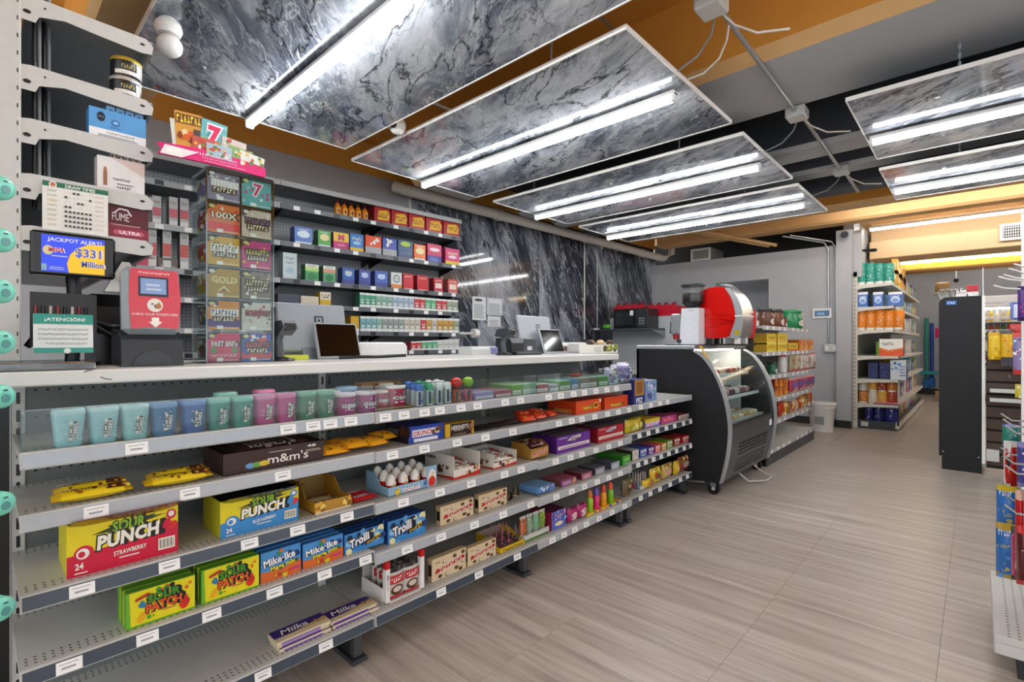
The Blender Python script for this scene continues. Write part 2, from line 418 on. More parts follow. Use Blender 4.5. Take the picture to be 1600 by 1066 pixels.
def opentray(name, label, cat, loc, w, h, d, out, inn, fh=.5, art=None, group=None, rz=0.0, back=1.0, notch=None, full=False):
    """open display carton: floor, full back, sides sloping from the back height down to a low front"""
    t = .0025; o = thing(name, label, cat, loc, rz, group); co, ci = col(out, .5), col(inn, .7)
    MB().box(-d, 0, 0, w, 0, .002, ci).build('tray_floor', o)
    for y in (0, w - t):
        MB().ext([(-d, 0), (0, 0), (0, h), (-d, h)] if full else [(-d, 0), (0, 0), (0, h * fh), (-d * .35, h * fh if notch is None else h * notch), (-d * .6, h * back), (-d, h * back)], y, y + t, co, 'y').build('side_wall', o)
    MB().box(-d, -d + t, t, w - t, 0, h * back, ci).build('back_wall', o)
    MB().box(-t, 0, t, w - t, 0, h * fh, co).build('front_wall', o)
    if art:
        p = PR(w, h * fh); art(p); p.build(o, 'printed_front', (.0004, 0, 0))
    return o
def bar(name, label, cat, loc, L, w, t, c, c2=None, art=None, rz=0.0, group=None, tilt=0.0):
    """wrapped bar lying flat along local y"""
    b = MB(); b.pillow(w, L, t, col(c, .28), (-w / 2, L / 2, t / 2), 'xy', .05, col(c2 or c, .3), .06)
    o = b.build(name, None, loc, rz, (0, tilt, rz), label, cat, group)
    if art:
        p = PR(L, w, lambda u, v, x: (-(1 - v) * w, u * L, t * (.56 + .42 * math.sin(math.pi * min(max(v, .05), .95)) ** .5) + x)); art(p); p.build(o, 'printed_wrapper', (0, 0, .001))
    return o
def pouch(name, label, cat, loc, w, h, t, c, c2=None, art=None, rz=0.0, group=None, rot=None):
    """upright sealed bag facing local +x"""
    b = MB(); b.pillow(w, h, t, col(c, .25), (0, w / 2, h / 2), 'yz', .05, col(c2 or c, .3), .08)
    o = b.build(name, None, loc, rz, rot, label, cat, group)
    if art:
        p = PR(w, h, lambda u, v, x: (t * .5 * (math.sin(math.pi * min(max(u, .08), .92)) ** .5) * (math.sin(math.pi * min(max(v, .1), .9)) ** .45) + .002 + x, u * w, v * h)); art(p); p.build(o, 'printed_front')
    return o
# ================================================================ THE SETTING
GREYW = paint('grey_wall_paint', '#b4b6b9', .55); ORANGE = paint('ochre_ceiling_paint', '#d8983f', .6, 3, .1); PEACH = paint('pale_ochre_paint', '#e2b67c', .6)
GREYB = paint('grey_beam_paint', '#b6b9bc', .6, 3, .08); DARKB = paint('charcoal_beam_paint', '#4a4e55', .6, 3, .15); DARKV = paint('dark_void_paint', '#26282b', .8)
BASEB = paint('black_baseboard', '#1b1c1e', .45); TAN = paint('tan_bulkhead_paint', '#d0b084', .6, 3, .06); REARW = paint('rear_wall_grey', '#b2b6ba', .6)
MARW = marble('grey_marble_slab', '#20242c', '#454b57', '#a2a8b2', '#121418', (-.46, 0, 0), (1.5, 1.8, .48), .06, .6, .62)
MARC = marble('ceiling_marble', '#424954', '#747c88', '#bfc4cb', '#15171c', (0, 0, .55), (1.3, 3.4, 1), .07, .7, .45)
fl = thing('floor', 'beige stone look tiled floor', None); del fl['label']; tag(fl, kind='structure')
MB().box(-5.2, 4.6, -2.6, 15, -.06, -.0012, col('#82786e', .7)).build('floor_bed', fl)
TW, TL = .568, 1.136; FM = floor_mat()
tm = MB().box(.0005, TW - .0005, .0004, TL - .0004, -.02, 0, FM, .0006).mesh('tile')
for i in range(-6, 9):
    for j in range(-3, 13):
        x = -.1 + i * TW; y = -.35 + j * TL + (i % 2) * TL * .5
        if x > 3.2 and y < 1: continue
        MB().build('tile', fl, (x, y, 0), mesh=tm)
# walls: behind the counter (askew), far grey wall with pass-through, rear room
wl = thing('wall_left', None, None, (0, 0, 0)); tag(wl, kind='structure')
def wbox(b, u0, u1, D0, D1, z0, z1, m):
    vs = [WP(u, D, z) for D in (D0, D1) for u in (u0, u1) for z in (z0, z1)]
    b.add(vs, [(0, 2, 3, 1), (4, 5, 7, 6), (0, 1, 5, 4), (2, 6, 7, 3), (0, 4, 6, 2), (1, 3, 7, 5)], m); return b
UM = 2.95; UE = 8.02
b = MB(); wbox(b, -1.2, UM, 4.46, 4.6, 0, 2.80, GREYW); wbox(b, UM, UE, 4.475, 4.6, 0, 2.80, DARKV); b.build('wall_core', wl)
b = MB(); wbox(b, -1.2, UE, 4.45, 4.62, 2.80, 3.3, ORANGE); b.build('upper_band', wl)
us = [UM, UM + .92, UM + 2.0, UM + 2.42, UM + 2.72, UM + 3.85, UE]
for a_, c_ in zip(us[:-1], us[1:]):
    MB().box(-.012, .02, .0015, c_ - a_ - .0015, 0, 2.66, MARW, .001).build('marble_slab', wl, WP(a_, 4.455, 0), -WA)
MB().box(0, .02, 0, .035, 0, 2.8, WHITE).build('corner_trim', wl, WP(UM - .03, 4.46, 0), -WA)
wf = thing('wall_far', None, None); tag(wf, kind='structure'); YF = 8.1
xo0, xo1 = XY(1118, YF), XY(1201, YF); zo0, zo1 = 1.35, ZY(1200, 436, YF)
b = MB()
b.box(-4.5, xo0, YF, YF + .12, 0, 2.5, GREYW); b.box(xo1, -1.38, YF, YF + .12, 0, 2.5, GREYW)
b.box(xo0, xo1, YF, YF + .12, 0, zo0, GREYW); b.box(xo0, xo1, YF, YF + .12, zo1, 2.5, GREYW); b.build('wall_panel', wf)
MB().box(-4.3, -1.3, YF + 1.2, YF + 1.25, .4, 2.4, paint('room_beyond_paint', '#9a9b9d')).build('room_beyond_wall', wf)
MB().box(-4.3, -1.3, YF + .1, YF + 1.3, zo1 + .12, zo1 + .15, paint('room_beyond_ceiling', '#cfcfcf')).build('room_beyond_ceiling', wf)
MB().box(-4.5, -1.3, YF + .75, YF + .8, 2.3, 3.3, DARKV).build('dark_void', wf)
MB().box(-4.19, -4.08, YF - .05, YF, 0, 2.5, GREYW).build('corner_post', wf)
cl = MB().box(-1.4, -1.225, YF - .1, YF + .25, 0, 2.68, GREYW, .004).box(-1.225, -1.13, YF + .06, YF + .22, 2.05, 2.68, GREYW).build('column', kind='structure')
MB().box(-3.0, -1.4, YF - .014, YF, 0, .1, BASEB, .002).build('baseboard_far', kind='structure')
MB().box(-1.405, -1.22, YF - .114, YF - .1, 0, .1, BASEB, .002).build('baseboard_column', kind='structure')
MB().box(-1.37, -1.25, YF + .25, 14.7, 0, 2.9, REARW).build('wall_side', kind='structure')
MB().box(-1.4, 4.6, 14.7, 14.8, 0, 2.95, REARW).build('wall_rear', kind='structure')
MB().box(-1.25, .2, 14.68, 14.7, 0, .12, BASEB).build('baseboard_rear', kind='structure')
MB().box(4.3, 4.4, 5.5, 14.7, 0, 2.9, REARW).build('wall_right', kind='structure')
# ceiling: slab, deep girder with grey soffit, charcoal joists, ochre bays, bulkhead in the rear
ce = thing('ceiling', None, None); tag(ce, kind='structure')
MB().box(-5.2, 4.6, -2.0, 6.0, 3.1, 3.25, ORANGE).build('ceiling_slab', ce)
MB().box(-5.2, 4.6, 6.0, 15, 3.0, 3.25, PEACH).build('ceiling_slab', ce)
def girder(y0, y1, z0, zt, mn, ms, ch=.03):
    b = MB(); A, B = -3.85, 4.6; pr = [(y0, zt), (y0, z0 + ch), (y0 + ch * 1.1, z0), (y1, z0), (y1, zt)]
    vs = [(A, *p) for p in pr] + [(B, *p) for p in pr]
    for i, m in enumerate((mn, PEACH if mn == ORANGE else ms, ms, ms)): b.add(vs, [(i, i + 1, i + 6, i + 5)], m)
    b.add(vs, [(0, 4, 3, 2, 1), (5, 6, 7, 8, 9), (0, 5, 9, 4)], ms)
    return b.build('beam', ce)
girder(.35, .75, 2.66, 3.1, ORANGE, PEACH)
girder(2.75, 3.47, 2.62, 3.1, ORANGE, GREYB, .055)
girder(4.25, 4.55, 2.62, 3.1, DARKB, GREYB); girder(4.90, 5.12, 2.62, 3.1, DARKB, GREYB); girder(5.55, 5.85, 2.62, 3.1, DARKB, DARKB)
MB().box(-5.1, 4.6, 3.47, 5.9, 3.06, 3.1, DARKB).build('dark_bay', ce)
girder(6.5, 6.75, 2.66, 3.0, ORANGE, PEACH); girder(7.65, 7.9, 2.72, 3.0, PEACH, PEACH)
MB().box(-1.2, 4.5, 9.35, 9.95, 2.43, 2.70, TAN, .01).box(-1.2, 4.5, 9.55, 9.9, 2.7, 3.0, TAN).build('bulkhead', ce)
for x in (-.1, 1.3): MB().box(x, x + .03, 9.335, 9.36, 2.43, 2.7, TAN).build('bulkhead_joint', ce)
girder(11.3, 11.8, 2.42, 3.0, ORANGE, ORANGE)
# ================================================================ CEILING PANELS, TUBES, PIPES
TUBEM = emit('#ffffff', TUBE_L); HOUS = col('#e9e9e6', .3)
def cpanel(label, x0, x1, y0, y1, z=2.45):
    t = thing('ceiling_panel', label, 'ceiling panel', (x0, y0, z), 0, 'hanging marble look ceiling panels')
    w, l = x1 - x0, y1 - y0
    MB().box(0, w, 0, l, .004, .016, MARC, .001).build('panel_board', t)
    b = MB()
    for q in ((-.006, 0, -.006, l + .006), (w, w + .006, -.006, l + .006), (0, w, -.006, 0), (0, w, l, l + .006)): b.box(q[0], q[1], q[2], q[3], 0, .022, WHITE)
    b.build('edge_trim', t)
    for x in (w * .16, w * .5, w * .84):
        for y in (l * .22, l * .8): MB().lathe([(.011, -.006), (.011, 0), (.006, .006)], 10, STEEL, (x, y, 0)).build('cap_bolt', t)
    for x in (w * .2, w * .8):
        for y in (.06, l - .06):
            b = MB()
            for k in range(9):
                zz = .02 + k * .022
                b.box(x - (.006 if k % 2 else .0015), x + (.006 if k % 2 else .0015), y - (.0015 if k % 2 else .006), y + (.0015 if k % 2 else .006), zz, zz + .026, MGREY)
            b.build('hanging_chain', t)
    return t
def lamp(label, x0, x1, y, z, r=.017, st=None, group='tube lights under the ceiling panels'):
    t = thing('tube_light', label, 'tube light', (x0, y, z), 0, group); L = x1 - x0
    MB().box(0, L, -.026, .026, .012, .04, HOUS, .006).build('housing', t)
    MB().cyl((.015, 0, 0), (L - .015, 0, 0), r, r, 12, st or TUBEM).build('tube', t)
    for x in (0, L - .02): MB().box(x, x + .02, -.022, .022, -.018, .03, HOUS, .004).build('end_cap', t)
    return t
PANELS = [('marble look ceiling panel over the lottery dispenser', -3.1, -.55, .47, 1.69), ('marble look ceiling panel over the cash registers beside the dome camera', -3.27, -1.065, 1.84, 3.05),
          ('marble look ceiling panel behind the one over the registers', -3.27, -1.07, 3.27, 4.41), ('marble look ceiling panel farthest along over the counter side', -3.27, -1.08, 4.63, 5.72),
          ('marble look ceiling panel hanging over the aisle under the grey beam', -.51, 1.75, 3.2, 4.35), ('marble look ceiling panel hanging over the black end panel', -.53, 1.7, 4.65, 5.70)]
for lb, x0, x1, y0, y1 in PANELS:
    cpanel(lb, x0, x1, y0, y1)
    if x0 > -1: ya = y0 + (y1 - y0) * .55
    else: ya = (y0 + y1) / 2
    lamp('long white tube light under the ' + lb.replace('marble look ', ''), x0 + .02, x1 - .06, ya, 2.405)
for lb, x0, x1, y, z in (('twin white tube light crossing the ceiling before the column', -1.25, .95, 7.2, 2.80), ('white tube light continuing to the room side before the column', 1.0, 3.2, 7.2, 2.80),
                      ('white tube light along the tan bulkhead by the column', -1.15, 1.0, 8.9, 2.80), ('white tube light along the tan bulkhead by the vent', 1.05, 3.2, 8.9, 2.80)):
    lamp(lb, x0, x1, y, z, group='tube lights of the rear ceiling')
lamp('warm tube light on the last ochre beam over the rear room', -1.0, 3.0, 11.2, 2.56, .02, emit('#fff0cc', 9), 'tube lights of the rear ceiling')
lamp('added unseen tube light brightening the rear room behind the last beam', -.9, 1.3, 12.9, 2.9, group='tube lights of the rear ceiling')  # extra lamp added out of sight behind the beam to lift the dark rear room
lamp('second warm tube light beside the last ochre beam', -1.0, 3.0, 11.05, 2.60, .014, emit('#fff0cc', 7), 'tube lights of the rear ceiling')
PIPE = col('#d8d2c8', .4)
t = thing('drain_pipe', 'thick white pipe along the top of the marble wall', 'pipe', WP(2.75, 4.22, 2.655), -WA)
L = 5.1
MB().tube([(-.12, -.06, .05), (-.05, -.02, .02), (0, .08, 0), (0, L, -.06)], .058, 14, PIPE).build('pipe_run', t)
for y in (1.2, 2.9, 4.4): MB().cyl((0, y, -.012 * y), (0, y + .09, -.012 * y), .066, .066, 14, PIPE).build('coupling', t)
MB().tube([(0, L, -.06), (.02, L + .1, -.05), (.1, L + .14, .02), (.12, L + .14, .3)], .05, 12, PIPE).build('elbow', t)
for y in (.7, 2.2, 3.7): MB().box(-.004, .004, y, y + .02, .05, .38, PIPE).build('strap', t)
for k, (u, z1) in enumerate(((UD(914, 4.42), 1.2), (UD(934, 4.42), 1.32))):
    MB().tube([(0, 0, z1), (0, 0, 2.66)], .011 if k == 0 else .006, 8, PIPE).build('wall_conduit', None, WP(u, 4.43), -WA, None, ['white conduit down the marble wall by the snack box', 'thin white cord down the marble wall by the microwaves'][k], 'conduit')
MB().tube([(0, 0, 2.38), (0, 0, 2.6)], .006, 6, PIPE).build('wall_conduit', None, WP(UD(714, 4.4), 4.4), -WA, None, 'short white conduit above the end of the tobacco shelves', 'conduit')
t = thing('ceiling_conduit', 'silver conduit with junction boxes running between the ceiling panels', 'conduit', (-.82, 0, 2.585))
for y0, y1 in ((.9, 2.06), (2.18, 3.44), (3.56, 4.84), (4.96, 5.7)): MB().tube([(0, y0, .03), (0, y1, 0)], .013, 8, STEEL).build('conduit_run', t)
for y in (2.12, 3.50, 4.90):
    jb = MB().box(-.055, .055, y - .06, y + .06, -.035, .03, LGREY, .008).build('junction_box', t)
    for sx in (-1, 1):
        MB().tube([(sx * .01, y + .07, -.005), (sx * .05, y + .13, -.05), (sx * .13, y + .17, -.1), (sx * .25, y + .2, -.12)], .005, 6, PIPE if sx > 0 else MGREY).build('flex_lead', jb)
MB().tube([(-.815, 2.31, 2.58), (-.83, 2.33, 2.53), (-.88, 2.37, 2.48), (-.97, 2.41, 2.46), (-1.062, 2.43, 2.47)], .005, 6, PIPE).build('lamp_cord', None, (0, 0, 0), 0, None, 'white cord looping down to the panel over the registers', 'cord')
def domecam(label, loc, m, r=.045):
    t = thing('security_camera', label, 'camera', loc)
    MB().lathe([(r, 0), (r * 1.05, -.012), (r * .9, -.04)], 16, m).build('mount_plate', t)
    MB().tube([(0, 0, -.03), (0, 0, -.07)], r * .45, 10, m).build('neck', t)
    h = MB().ell((0, 0, -.11), (r * 1.05, r * 1.05, r * 1.05), m, 16, 10).build('ball', t)
    MB().cyl((.02, -r * .75, -.12), (.03, -r * 1.1, -.13), r * .45, r * .4, 12, BLACK).build('lens', h)
    return t
DC = domecam('white dome camera beside the panel over the registers', (-2.61, 1.77, 2.60), WHITE, .052)
MB().tube([(0, 0, 0), (0, .13, .12), (0, .99, .14)], .012, 8, PIPE).build('conduit_arm', DC)
t = thing('hanging_bulb_camera', 'white double globe sensor under the panel over the lottery dispenser', 'sensor', (-2.38, .53, 2.432))
MB().lathe([(.03, .02), (.045, 0), (.05, -.02), (.04, -.045)], 16, WHITE).build('upper_dome', t); MB().ell((0, .004, -.085), (.046, .046, .044), WHITE, 16, 10).build('lower_globe', t)
t = thing('security_camera', 'black turret camera on the ochre beam above the aisle', 'camera', (-1.61, 2.27, 2.99))
MB().ell((0, 0, 0), (.05, .05, .045), BLACK, 14, 10).build('ball', t); MB().cyl((0, -.03, -.02), (.01, -.06, -.035), .03, .028, 12, DGREY).build('lens', t)
MB().tube([(0, .03, .03), (.1, .1, -.05), (.3, .0, -.3), (.5, -.2, -.5)], .009, 8, STEEL).build('cable', t); MB().lathe([(.035, .03), (.04, .11)], 12, BLACK).build('mount', t)
t = thing('security_camera', 'black bullet camera high on the column', 'camera', (-1.3, YF - .1, 2.62))
MB().cyl((0, 0, 0), (.02, -.13, -.03), .045, .045, 12, DGREY).build('body', t); MB().cyl((.02, -.13, -.03), (.022, -.14, -.032), .035, .035, 12, BLACK).build('lens', t); MB().box(-.03, .03, -.02, .02, .0, .05, LGREY).build('bracket', t)
t = thing('security_camera', 'small black camera on the side of the column over paper towels', 'camera', (-1.1, YF + .1, 2.40))
MB().cyl((0, 0, 0), (.13, -.08, -.02), .022, .022, 10, BLACK).build('body', t); MB().box(-.03, .01, -.01, .01, -.01, .02, DGREY).build('bracket', t)
t = thing('security_camera', 'black dome camera hanging from the rear wall', 'camera', (XY(1476, 14), 14, 2.78))
MB().lathe([(.08, .1), (.1, .04), (.1, 0), (.06, -.07), (.01, -.09)], 14, BLACK).build('dome', t); MB().tube([(0, 0, .1), (0, 0, .24)], .02, 8, DGREY).build('mount', t)
t = thing('speaker_drop', 'small black ball hanging on a white rod at the rear wall', 'sensor', (XY(1494, 14), 14, 2.46))
MB().ell((0, 0, 0), (.045, .045, .045), BLACK, 12, 8).build('ball', t); MB().tube([(0, 0, .04), (0, 0, .56)], .018, 8, WHITE).build('rod', t)
def vent(label, loc, w, h, rz):
    t = thing('air_vent', label, 'vent', loc, rz)
    b = MB()
    for q in ((0, w, 0, .03), (0, w, h - .03, h), (0, .03, .03, h - .03), (w - .03, w, .03, h - .03)): b.box(q[0], q[1], -.02, 0, q[2], q[3], WHITE)
    b.build('frame', t); MB().box(.02, w - .02, -.004, 0, .02, h - .02, BLACK).build('dark_duct', t)
    n = int((w - .06) / .022); 
    for i in range(n): MB().box(.03 + (i + .5) * (w - .06) / n - .003, .03 + (i + .5) * (w - .06) / n + .003, -.015, -.006, .03, h - .03, LGREY).build('fin', t)
    for i in range(4): MB().box(.03, w - .03, -.018, -.012, .03 + (i + .7) * (h - .06) / 4.4, .036 + (i + .7) * (h - .06) / 4.4, LGREY).build('cross_fin', t)
    return t
vent('white grille vent on the tan bulkhead', (XY(1562, 9.33), 9.33, ZY(1562, 377, 9.33)), .5, .22, 0)
t = vent('white square vent on the duct above the far grey wall', (XY(1080, 8.2), 8.2, ZY(1080, 410, 8.2) + .01), .33, .2, 0)
MB().box(.005, .325, 0, .55, -.005, .205, col('#b9bcc0', .4, .4)).build('duct_body', t)
t = thing('electrical_conduit', 'pair of grey conduits running down to a switch box on the far wall', 'conduit', (XY(1295, YF), YF - .02, 0))
for i, x in enumerate((0, .09)): MB().tube([(x, 0, ZY(1300, 536, YF)), (x, 0, 2.45), (x - .05, -.02, 2.55), (x - .5, -.3, 2.66)], .011, 8, STEEL).build('conduit_run', t)
MB().box(-.05, .14, -.045, .02, 1.02, 1.13, LGREY, .008).build('switch_box', t)
for x in (-.01, .08): MB().box(x - .02, x + .02, -.052, -.045, 1.045, 1.105, WHITE, .004).build('switch', t)
MB().box(-4.5, -4.4, 7.9, 8.2, 2.5, 2.9, GREYB).build('beam', ce)
for k in range(2): MB().tube([(-3.6 + k * .1, 6.8, 2.93), (-2.3 + k * .1, YF + .1, 2.62)], .028, 8, PEACH).build('slanting_pipe', None, (0, 0, 0), 0, None, ['tan pipe slanting over the far grey wall, nearer the vent', 'tan pipe slanting over the far grey wall, nearer the column'][k], 'pipe')
# ================================================================ CANDY GONDOLAS UNDER THE COUNTER
XL, XB, SECT, YS = -1.588, -1.967, .914, .067
LV = [.896, .751, .566, .384, .160]; LVS = [[.896, .753, .570, .398, .160], [.894, .751, .564, .382, .160], [.892, .749, .556, .373, .160]]; LV4 = [.752, .571, .386, .166]
RAILL = col('#a9adb2', .22); RAILD = col('#3d4653', .22); RAILS = col('#8e9092', .24, .75); TAGW = col('#f4f4f2', .4); TAGK = col('#a2a6aa', .5)
tagm = MB().box(0, .0016, -.024, .024, -.031, -.003, TAGW).box(.0016, .0019, -.014, .012, -.022, -.017, TAGK).box(.0016, .0018, -.018, .016, -.011, -.009, TAGK).mesh('price_tag')
FR = math.radians(-8)
def shelf(parent, z, width, rail, tags, depth=.379, fence=0.0):
    """steel shelf with sloping price rail; origin at the front top edge"""
    g = MB(); g.ext([(-depth, 0), (-.014, 0), (-.008, .004), (0, .003), (.005, -.034), (.0, -.037), (-.014, -.018), (-depth, -.018)], .002, width - .002, SHELF)
    o = g.build('shelf', parent, (XL, 0, z))
    MB().box(0, .0012, .006, width - .006, -.032, -.001, rail).build('price_rail', o, (.0012, 0, 0), rot=(0, FR, 0))
    for y in tags: MB().build('price_tag', o, (.0028, y, 0), rot=(0, FR, 0), mesh=tagm)
    if fence:
        MB().box(-.006, -.003, .004, width - .004, .0, fence, CLR).build('clear_fence', o)
        MB().box(-.0065, -.0025, .004, width - .004, fence - .003, fence, clear('#c9d2d2', .5)).build('fence_edge', o)
        for y in (.006, width - .009): MB().box(-.2, -.006, y, y + .003, 0, fence * .85, CLR).build('fence_side', o)
    return o
TAGS = [[213, 449, 488, 515, 547, 601, 630, 662, 686, 719, 745, 788, 812, 835, 856, 875, 895, 912, 930, 947, 962],
        [150, 296, 441, 612, 662, 713, 757, 800, 835, 872, 892, 908, 928, 948, 965, 982], [128, 264, 389, 464, 541, 629, 686, 735, 787, 813, 840, 867, 890, 908, 930, 950, 968],
        [108, 230, 330, 428, 506, 570, 635, 688, 740, 785, 828, 868, 892, 912, 932, 950, 968], [410, 508, 575, 688, 747, 807, 836, 862, 880, 897, 915, 935, 955, 975]]
TAGS4 = [[1000, 1016, 1030, 1042], [998, 1012, 1026, 1040, 1053, 1067, 1078], [996, 1008, 1020, 1032, 1044, 1056, 1068, 1078], [1000, 1015, 1030, 1046, 1062, 1073]]
SL = ['candy gondola section at the post end under the counter', 'candy gondola section under the counter between the post end and the card terminals', 'candy gondola section under the far end of the counter', 'candy gondola section without counter, against the black display case']
RS = [[RAILS, RAILL, RAILD, RAILD, RAILD], [RAILL, RAILL, RAILL, RAILL, RAILD], [RAILL, RAILL, RAILL, RAILL, RAILL], [RAILL, RAILD, RAILD, RAILD]]
for k in range(4):
    y0 = YS + k * SECT; g = thing('gondola', SL[k], 'shelf unit', (0, y0, 0), 0, 'candy gondolas along the counter')
    lv = LVS[k] if k < 3 else LV4; tg = TAGS if k < 3 else TAGS4; top = 1.042 if k < 3 else .86
    for j, z in enumerate(lv):
        ty = [YX(p, XL) - y0 for p in tg[j]]; ty = [y for y in ty if .03 < y < SECT - .03]
        shelf(g, z, SECT, RS[k][j], ty, fence=.1 if (k < 3 and j == 0) else 0)
    MB().box(0, .012, .03, SECT - .03, .1, top, PEG).build('back_panel', g, (XB - .006, 0, 0))
    for y in ((0, .03), (SECT - .03, SECT)) if k in (0, 3) else ((0, .03),):
        u = MB().box(XB - .03, XB + .012, y[0], y[1], .02, top, LGREY if k in (0, 3) else col('#646a69', .5), .002)
        for q in range(int(top / .05) - 1): u.box(XB + .012, XB + .0125, y[0] + .011, y[0] + .019, .08 + q * .05, .112 + q * .05, BLACK)
        u.build('upright', g)
    for y in ((.02, SECT - .06) if k in (0, 3) else (SECT - .06,)):
        f = MB().box(XB, -1.66, y, y + .04, .02, .12, BLACK, .003).box(-1.66, -1.632, y + .004, y + .036, .02, .122, col('#55565a', .4, .5)); f.box(XB, -1.615, y - .01, y + .05, 0, .016, DGREY, .003); f.build('base_foot', g)
MB().box(-2.36, -1.70, -.32, 2.85, 1.042, 1.079, paint('white_laminate', '#dededa', .3, 4, .03), .004).build('countertop', None, (0, 0, 0), 0, None, 'long white laminate countertop over the candy gondolas', 'countertop')
ct = bpy.data.objects['countertop']
for a_, c_ in (((131, 582), (150, 577)), ((157, 589), (175, 594))):
    pts = [(-1.6995, YX(a_[0] + (c_[0] - a_[0]) * q, -1.70), ZX(a_[0], a_[1] + (c_[1] - a_[1]) * q ** .6, -1.70)) for q in (0, .3, .6, 1)]
    MB().tube(pts, .0012, 5, col('#5c5348', .7)).build('scuff', ct)
# ================================================================ CANDY GOODS
XF = -1.632
def LZ(lev, px): return LVS[0 if px < 588 else 1 if px < 847 else 2][lev]
def P(px0, px1, pyt, lev, X=XF, z=None): return pxbox(px0, px1, pyt, X, LZ(lev, px0) if z is None else z)
# --- gum cups
def cup(label, loc, c, cap, w=.06, h=.092, group='gum cups on the tray', rz=.12):
    t = thing('gum_cup', label, 'gum cup', loc, rz, group); r = w / 2
    MB().lathe([(r * .78, 0), (r * .84, .004), (r * .86, h * .3), (r * .98, h * .72), (r, h * .84)], 20, col(c, .25), (0, 0, 0), 2.0).build('cup_body', t)
    l = MB().lathe([(r, h * .84), (r * 1.02, h * .86), (r * 1.02, h * .95), (r * .92, h)], 20, col(cap, .3), (0, 0, 0), 2.0).build('lid', t)
    PR(r * 1.5, r * 1.5, lambda u, v, x: ((u - .5) * r * 1.5, (v - .5) * r * 1.5, h + x)).ell(.5, .5, .42, .42, '#dfe8ee').bars(.25, .3, .75, .7, 3, '#56707c').build(l, 'printed_lid')
    p = PR(w * .8, h * .6, lambda u, v, x: (r * .9 + v * r * .12 + x + .0032, (u - .5) * w * .7, h * (.12 + v * .62)))
    p.blobs(.06, .05, .95, .95, 34, [cap, tuple(x * .6 for x in lin(c)), '#dceff2', tuple(x * .75 for x in lin(c))], .055, int(loc[1] * 999)); p.rect(.36, .1, .52, .9, '#efe6dc').text('ICE', .44, .5, .62, .15, '#2a2420', None, .03, .1, 1.5).text('CUBES', .64, .48, .8, .17, '#f6f2ee', '#2a2420', .03, .1, 1.5); p.build(t, 'printed_label')
    return t
cps = [(107, '#a9d6dc', '#c3e3e8'), (161, '#a4d2da', '#c3e3e8'), (210, '#a6d6d6', '#c3e3e8'), (255, '#4f7fae', '#86a9d6'), (301, '#4870b4', '#7f9fd6'), (340, '#4f9c90', '#8fcbbd'), (377, '#4a988a', '#8fcbbd'),
       (412, '#cf4d8f', '#e58bb8'), (445, '#cf4d8f', '#e58bb8'), (477, '#3f7f5e', '#7ab596'), (507, '#3f7f5e', '#7ab596')]
cw = ['pale aqua', 'pale aqua', 'pale aqua', 'steel blue', 'royal blue', 'teal green', 'teal green', 'pink', 'pink', 'forest green', 'forest green']
cx_ = ['first from the post', 'second from the post', 'third from the post', 'next to the aqua ones', 'beside the teal cups', 'next to the blue cups', 'beside the pink cups', 'next to the teal cups', 'beside the green cups', 'next to the pink cups', 'beside the magenta tubs']
for (px, c, cap), a_, d_ in zip(cps, cw, cx_): cup(a_ + ' gum cup on the clear fenced tray, ' + d_, (XF - .005, YX(px, XF), LV[0] + .001), c, cap)
for px, c, cap, l in ((352, '#4f9c90', '#8fcbbd', 'teal green gum cup standing behind the teal pair'), (412, '#cf4d8f', '#e58bb8', 'pink gum cup standing behind the pink pair')): cup(l, (XF - .085, YX(px, XF - .085), LV[0] + .001), c, cap, h=.1)
def tub(label, loc, c, c2, lid, r=.038, h=.075):
    t = thing('gum_tub', label, 'gum tub', loc, .1, 'round gum tubs on the tray')
    MB().lathe([(r * .94, 0), (r, .004), (r, h * .86)], 20, col(c, .25)).build('tub_body', t)
    MB().lathe([(r * 1.04, h * .86), (r * 1.06, h * .9), (r * 1.04, h), (r * .9, h + .001)], 20, col(lid, .3)).build('lid', t)
    p = PR(r * 1.6, h * .7, lambda u, v, x: (r * math.cos((u - .5) * 1.9) + x + .0008, r * math.sin((u - .5) * 1.9), h * (.08 + .7 * v)))
    p.blobs(.03, .05, .97, .95, 18, [c2, c, '#ffffff', c2], .07, int(loc[1] * 991)); p.text('ICE BREAKERS', .52, .5, .86, .26, '#ffffff', '#7a1450', .03, .08); p.bars(.35, .2, .7, .34, 1, '#ffd0ea'); p.build(t, 'printed_label')
    return t
tub('magenta gum tub, beside the green cups', (XF - .01, YX(540, XF), LV[0] + .001), '#a8286f', '#d84c9a', '#e8d4dc'); tub('magenta gum tub, beside the cardboard tray', (XF - .01, YX(573, XF), LV[0] + .001), '#a8286f', '#6a3aa8', '#e8d4dc')
tub('gum tub with blue lid behind the magenta tubs', (XF - .1, YX(541, XF - .1), LV[0] + .001), '#8fb4d6', '#ffffff', '#9cc1e4', h=.09); tub('clear lidded gum tub behind the green cups', (XF - .1, YX(515, XF - .1), LV[0] + .001), '#c7d4d2', '#ffffff', '#e4ebe8', h=.078)
l_, w_, h_ = P(588, 648, 612, 0); opentray('cardboard_tray', 'brown cardboard tray with gum tubs on the fenced tray', 'tray', (l_[0] - .01, l_[1], l_[2] + .001), w_, .085, .15, '#a8845c', '#9a7a55', .1, back=1.15)
tub('red and white gum tub in the cardboard tray', (XF - .06, YX(620, XF - .05), LV[0] + .004), '#c0354f', '#8fb8d8', '#f0ece8', h=.082); tub('red gum tub at the corner of the cardboard tray', (XF - .06, YX(596, XF - .05), LV[0] + .004), '#a02438', '#d85a6a', '#d8c8c0', .03, .066)
tub('gum tub at the back of the cardboard tray', (XF - .125, YX(604, XF - .12), LV[0] + .004), '#b8b0a0', '#ffffff', '#cfc6b4', .03, .088)
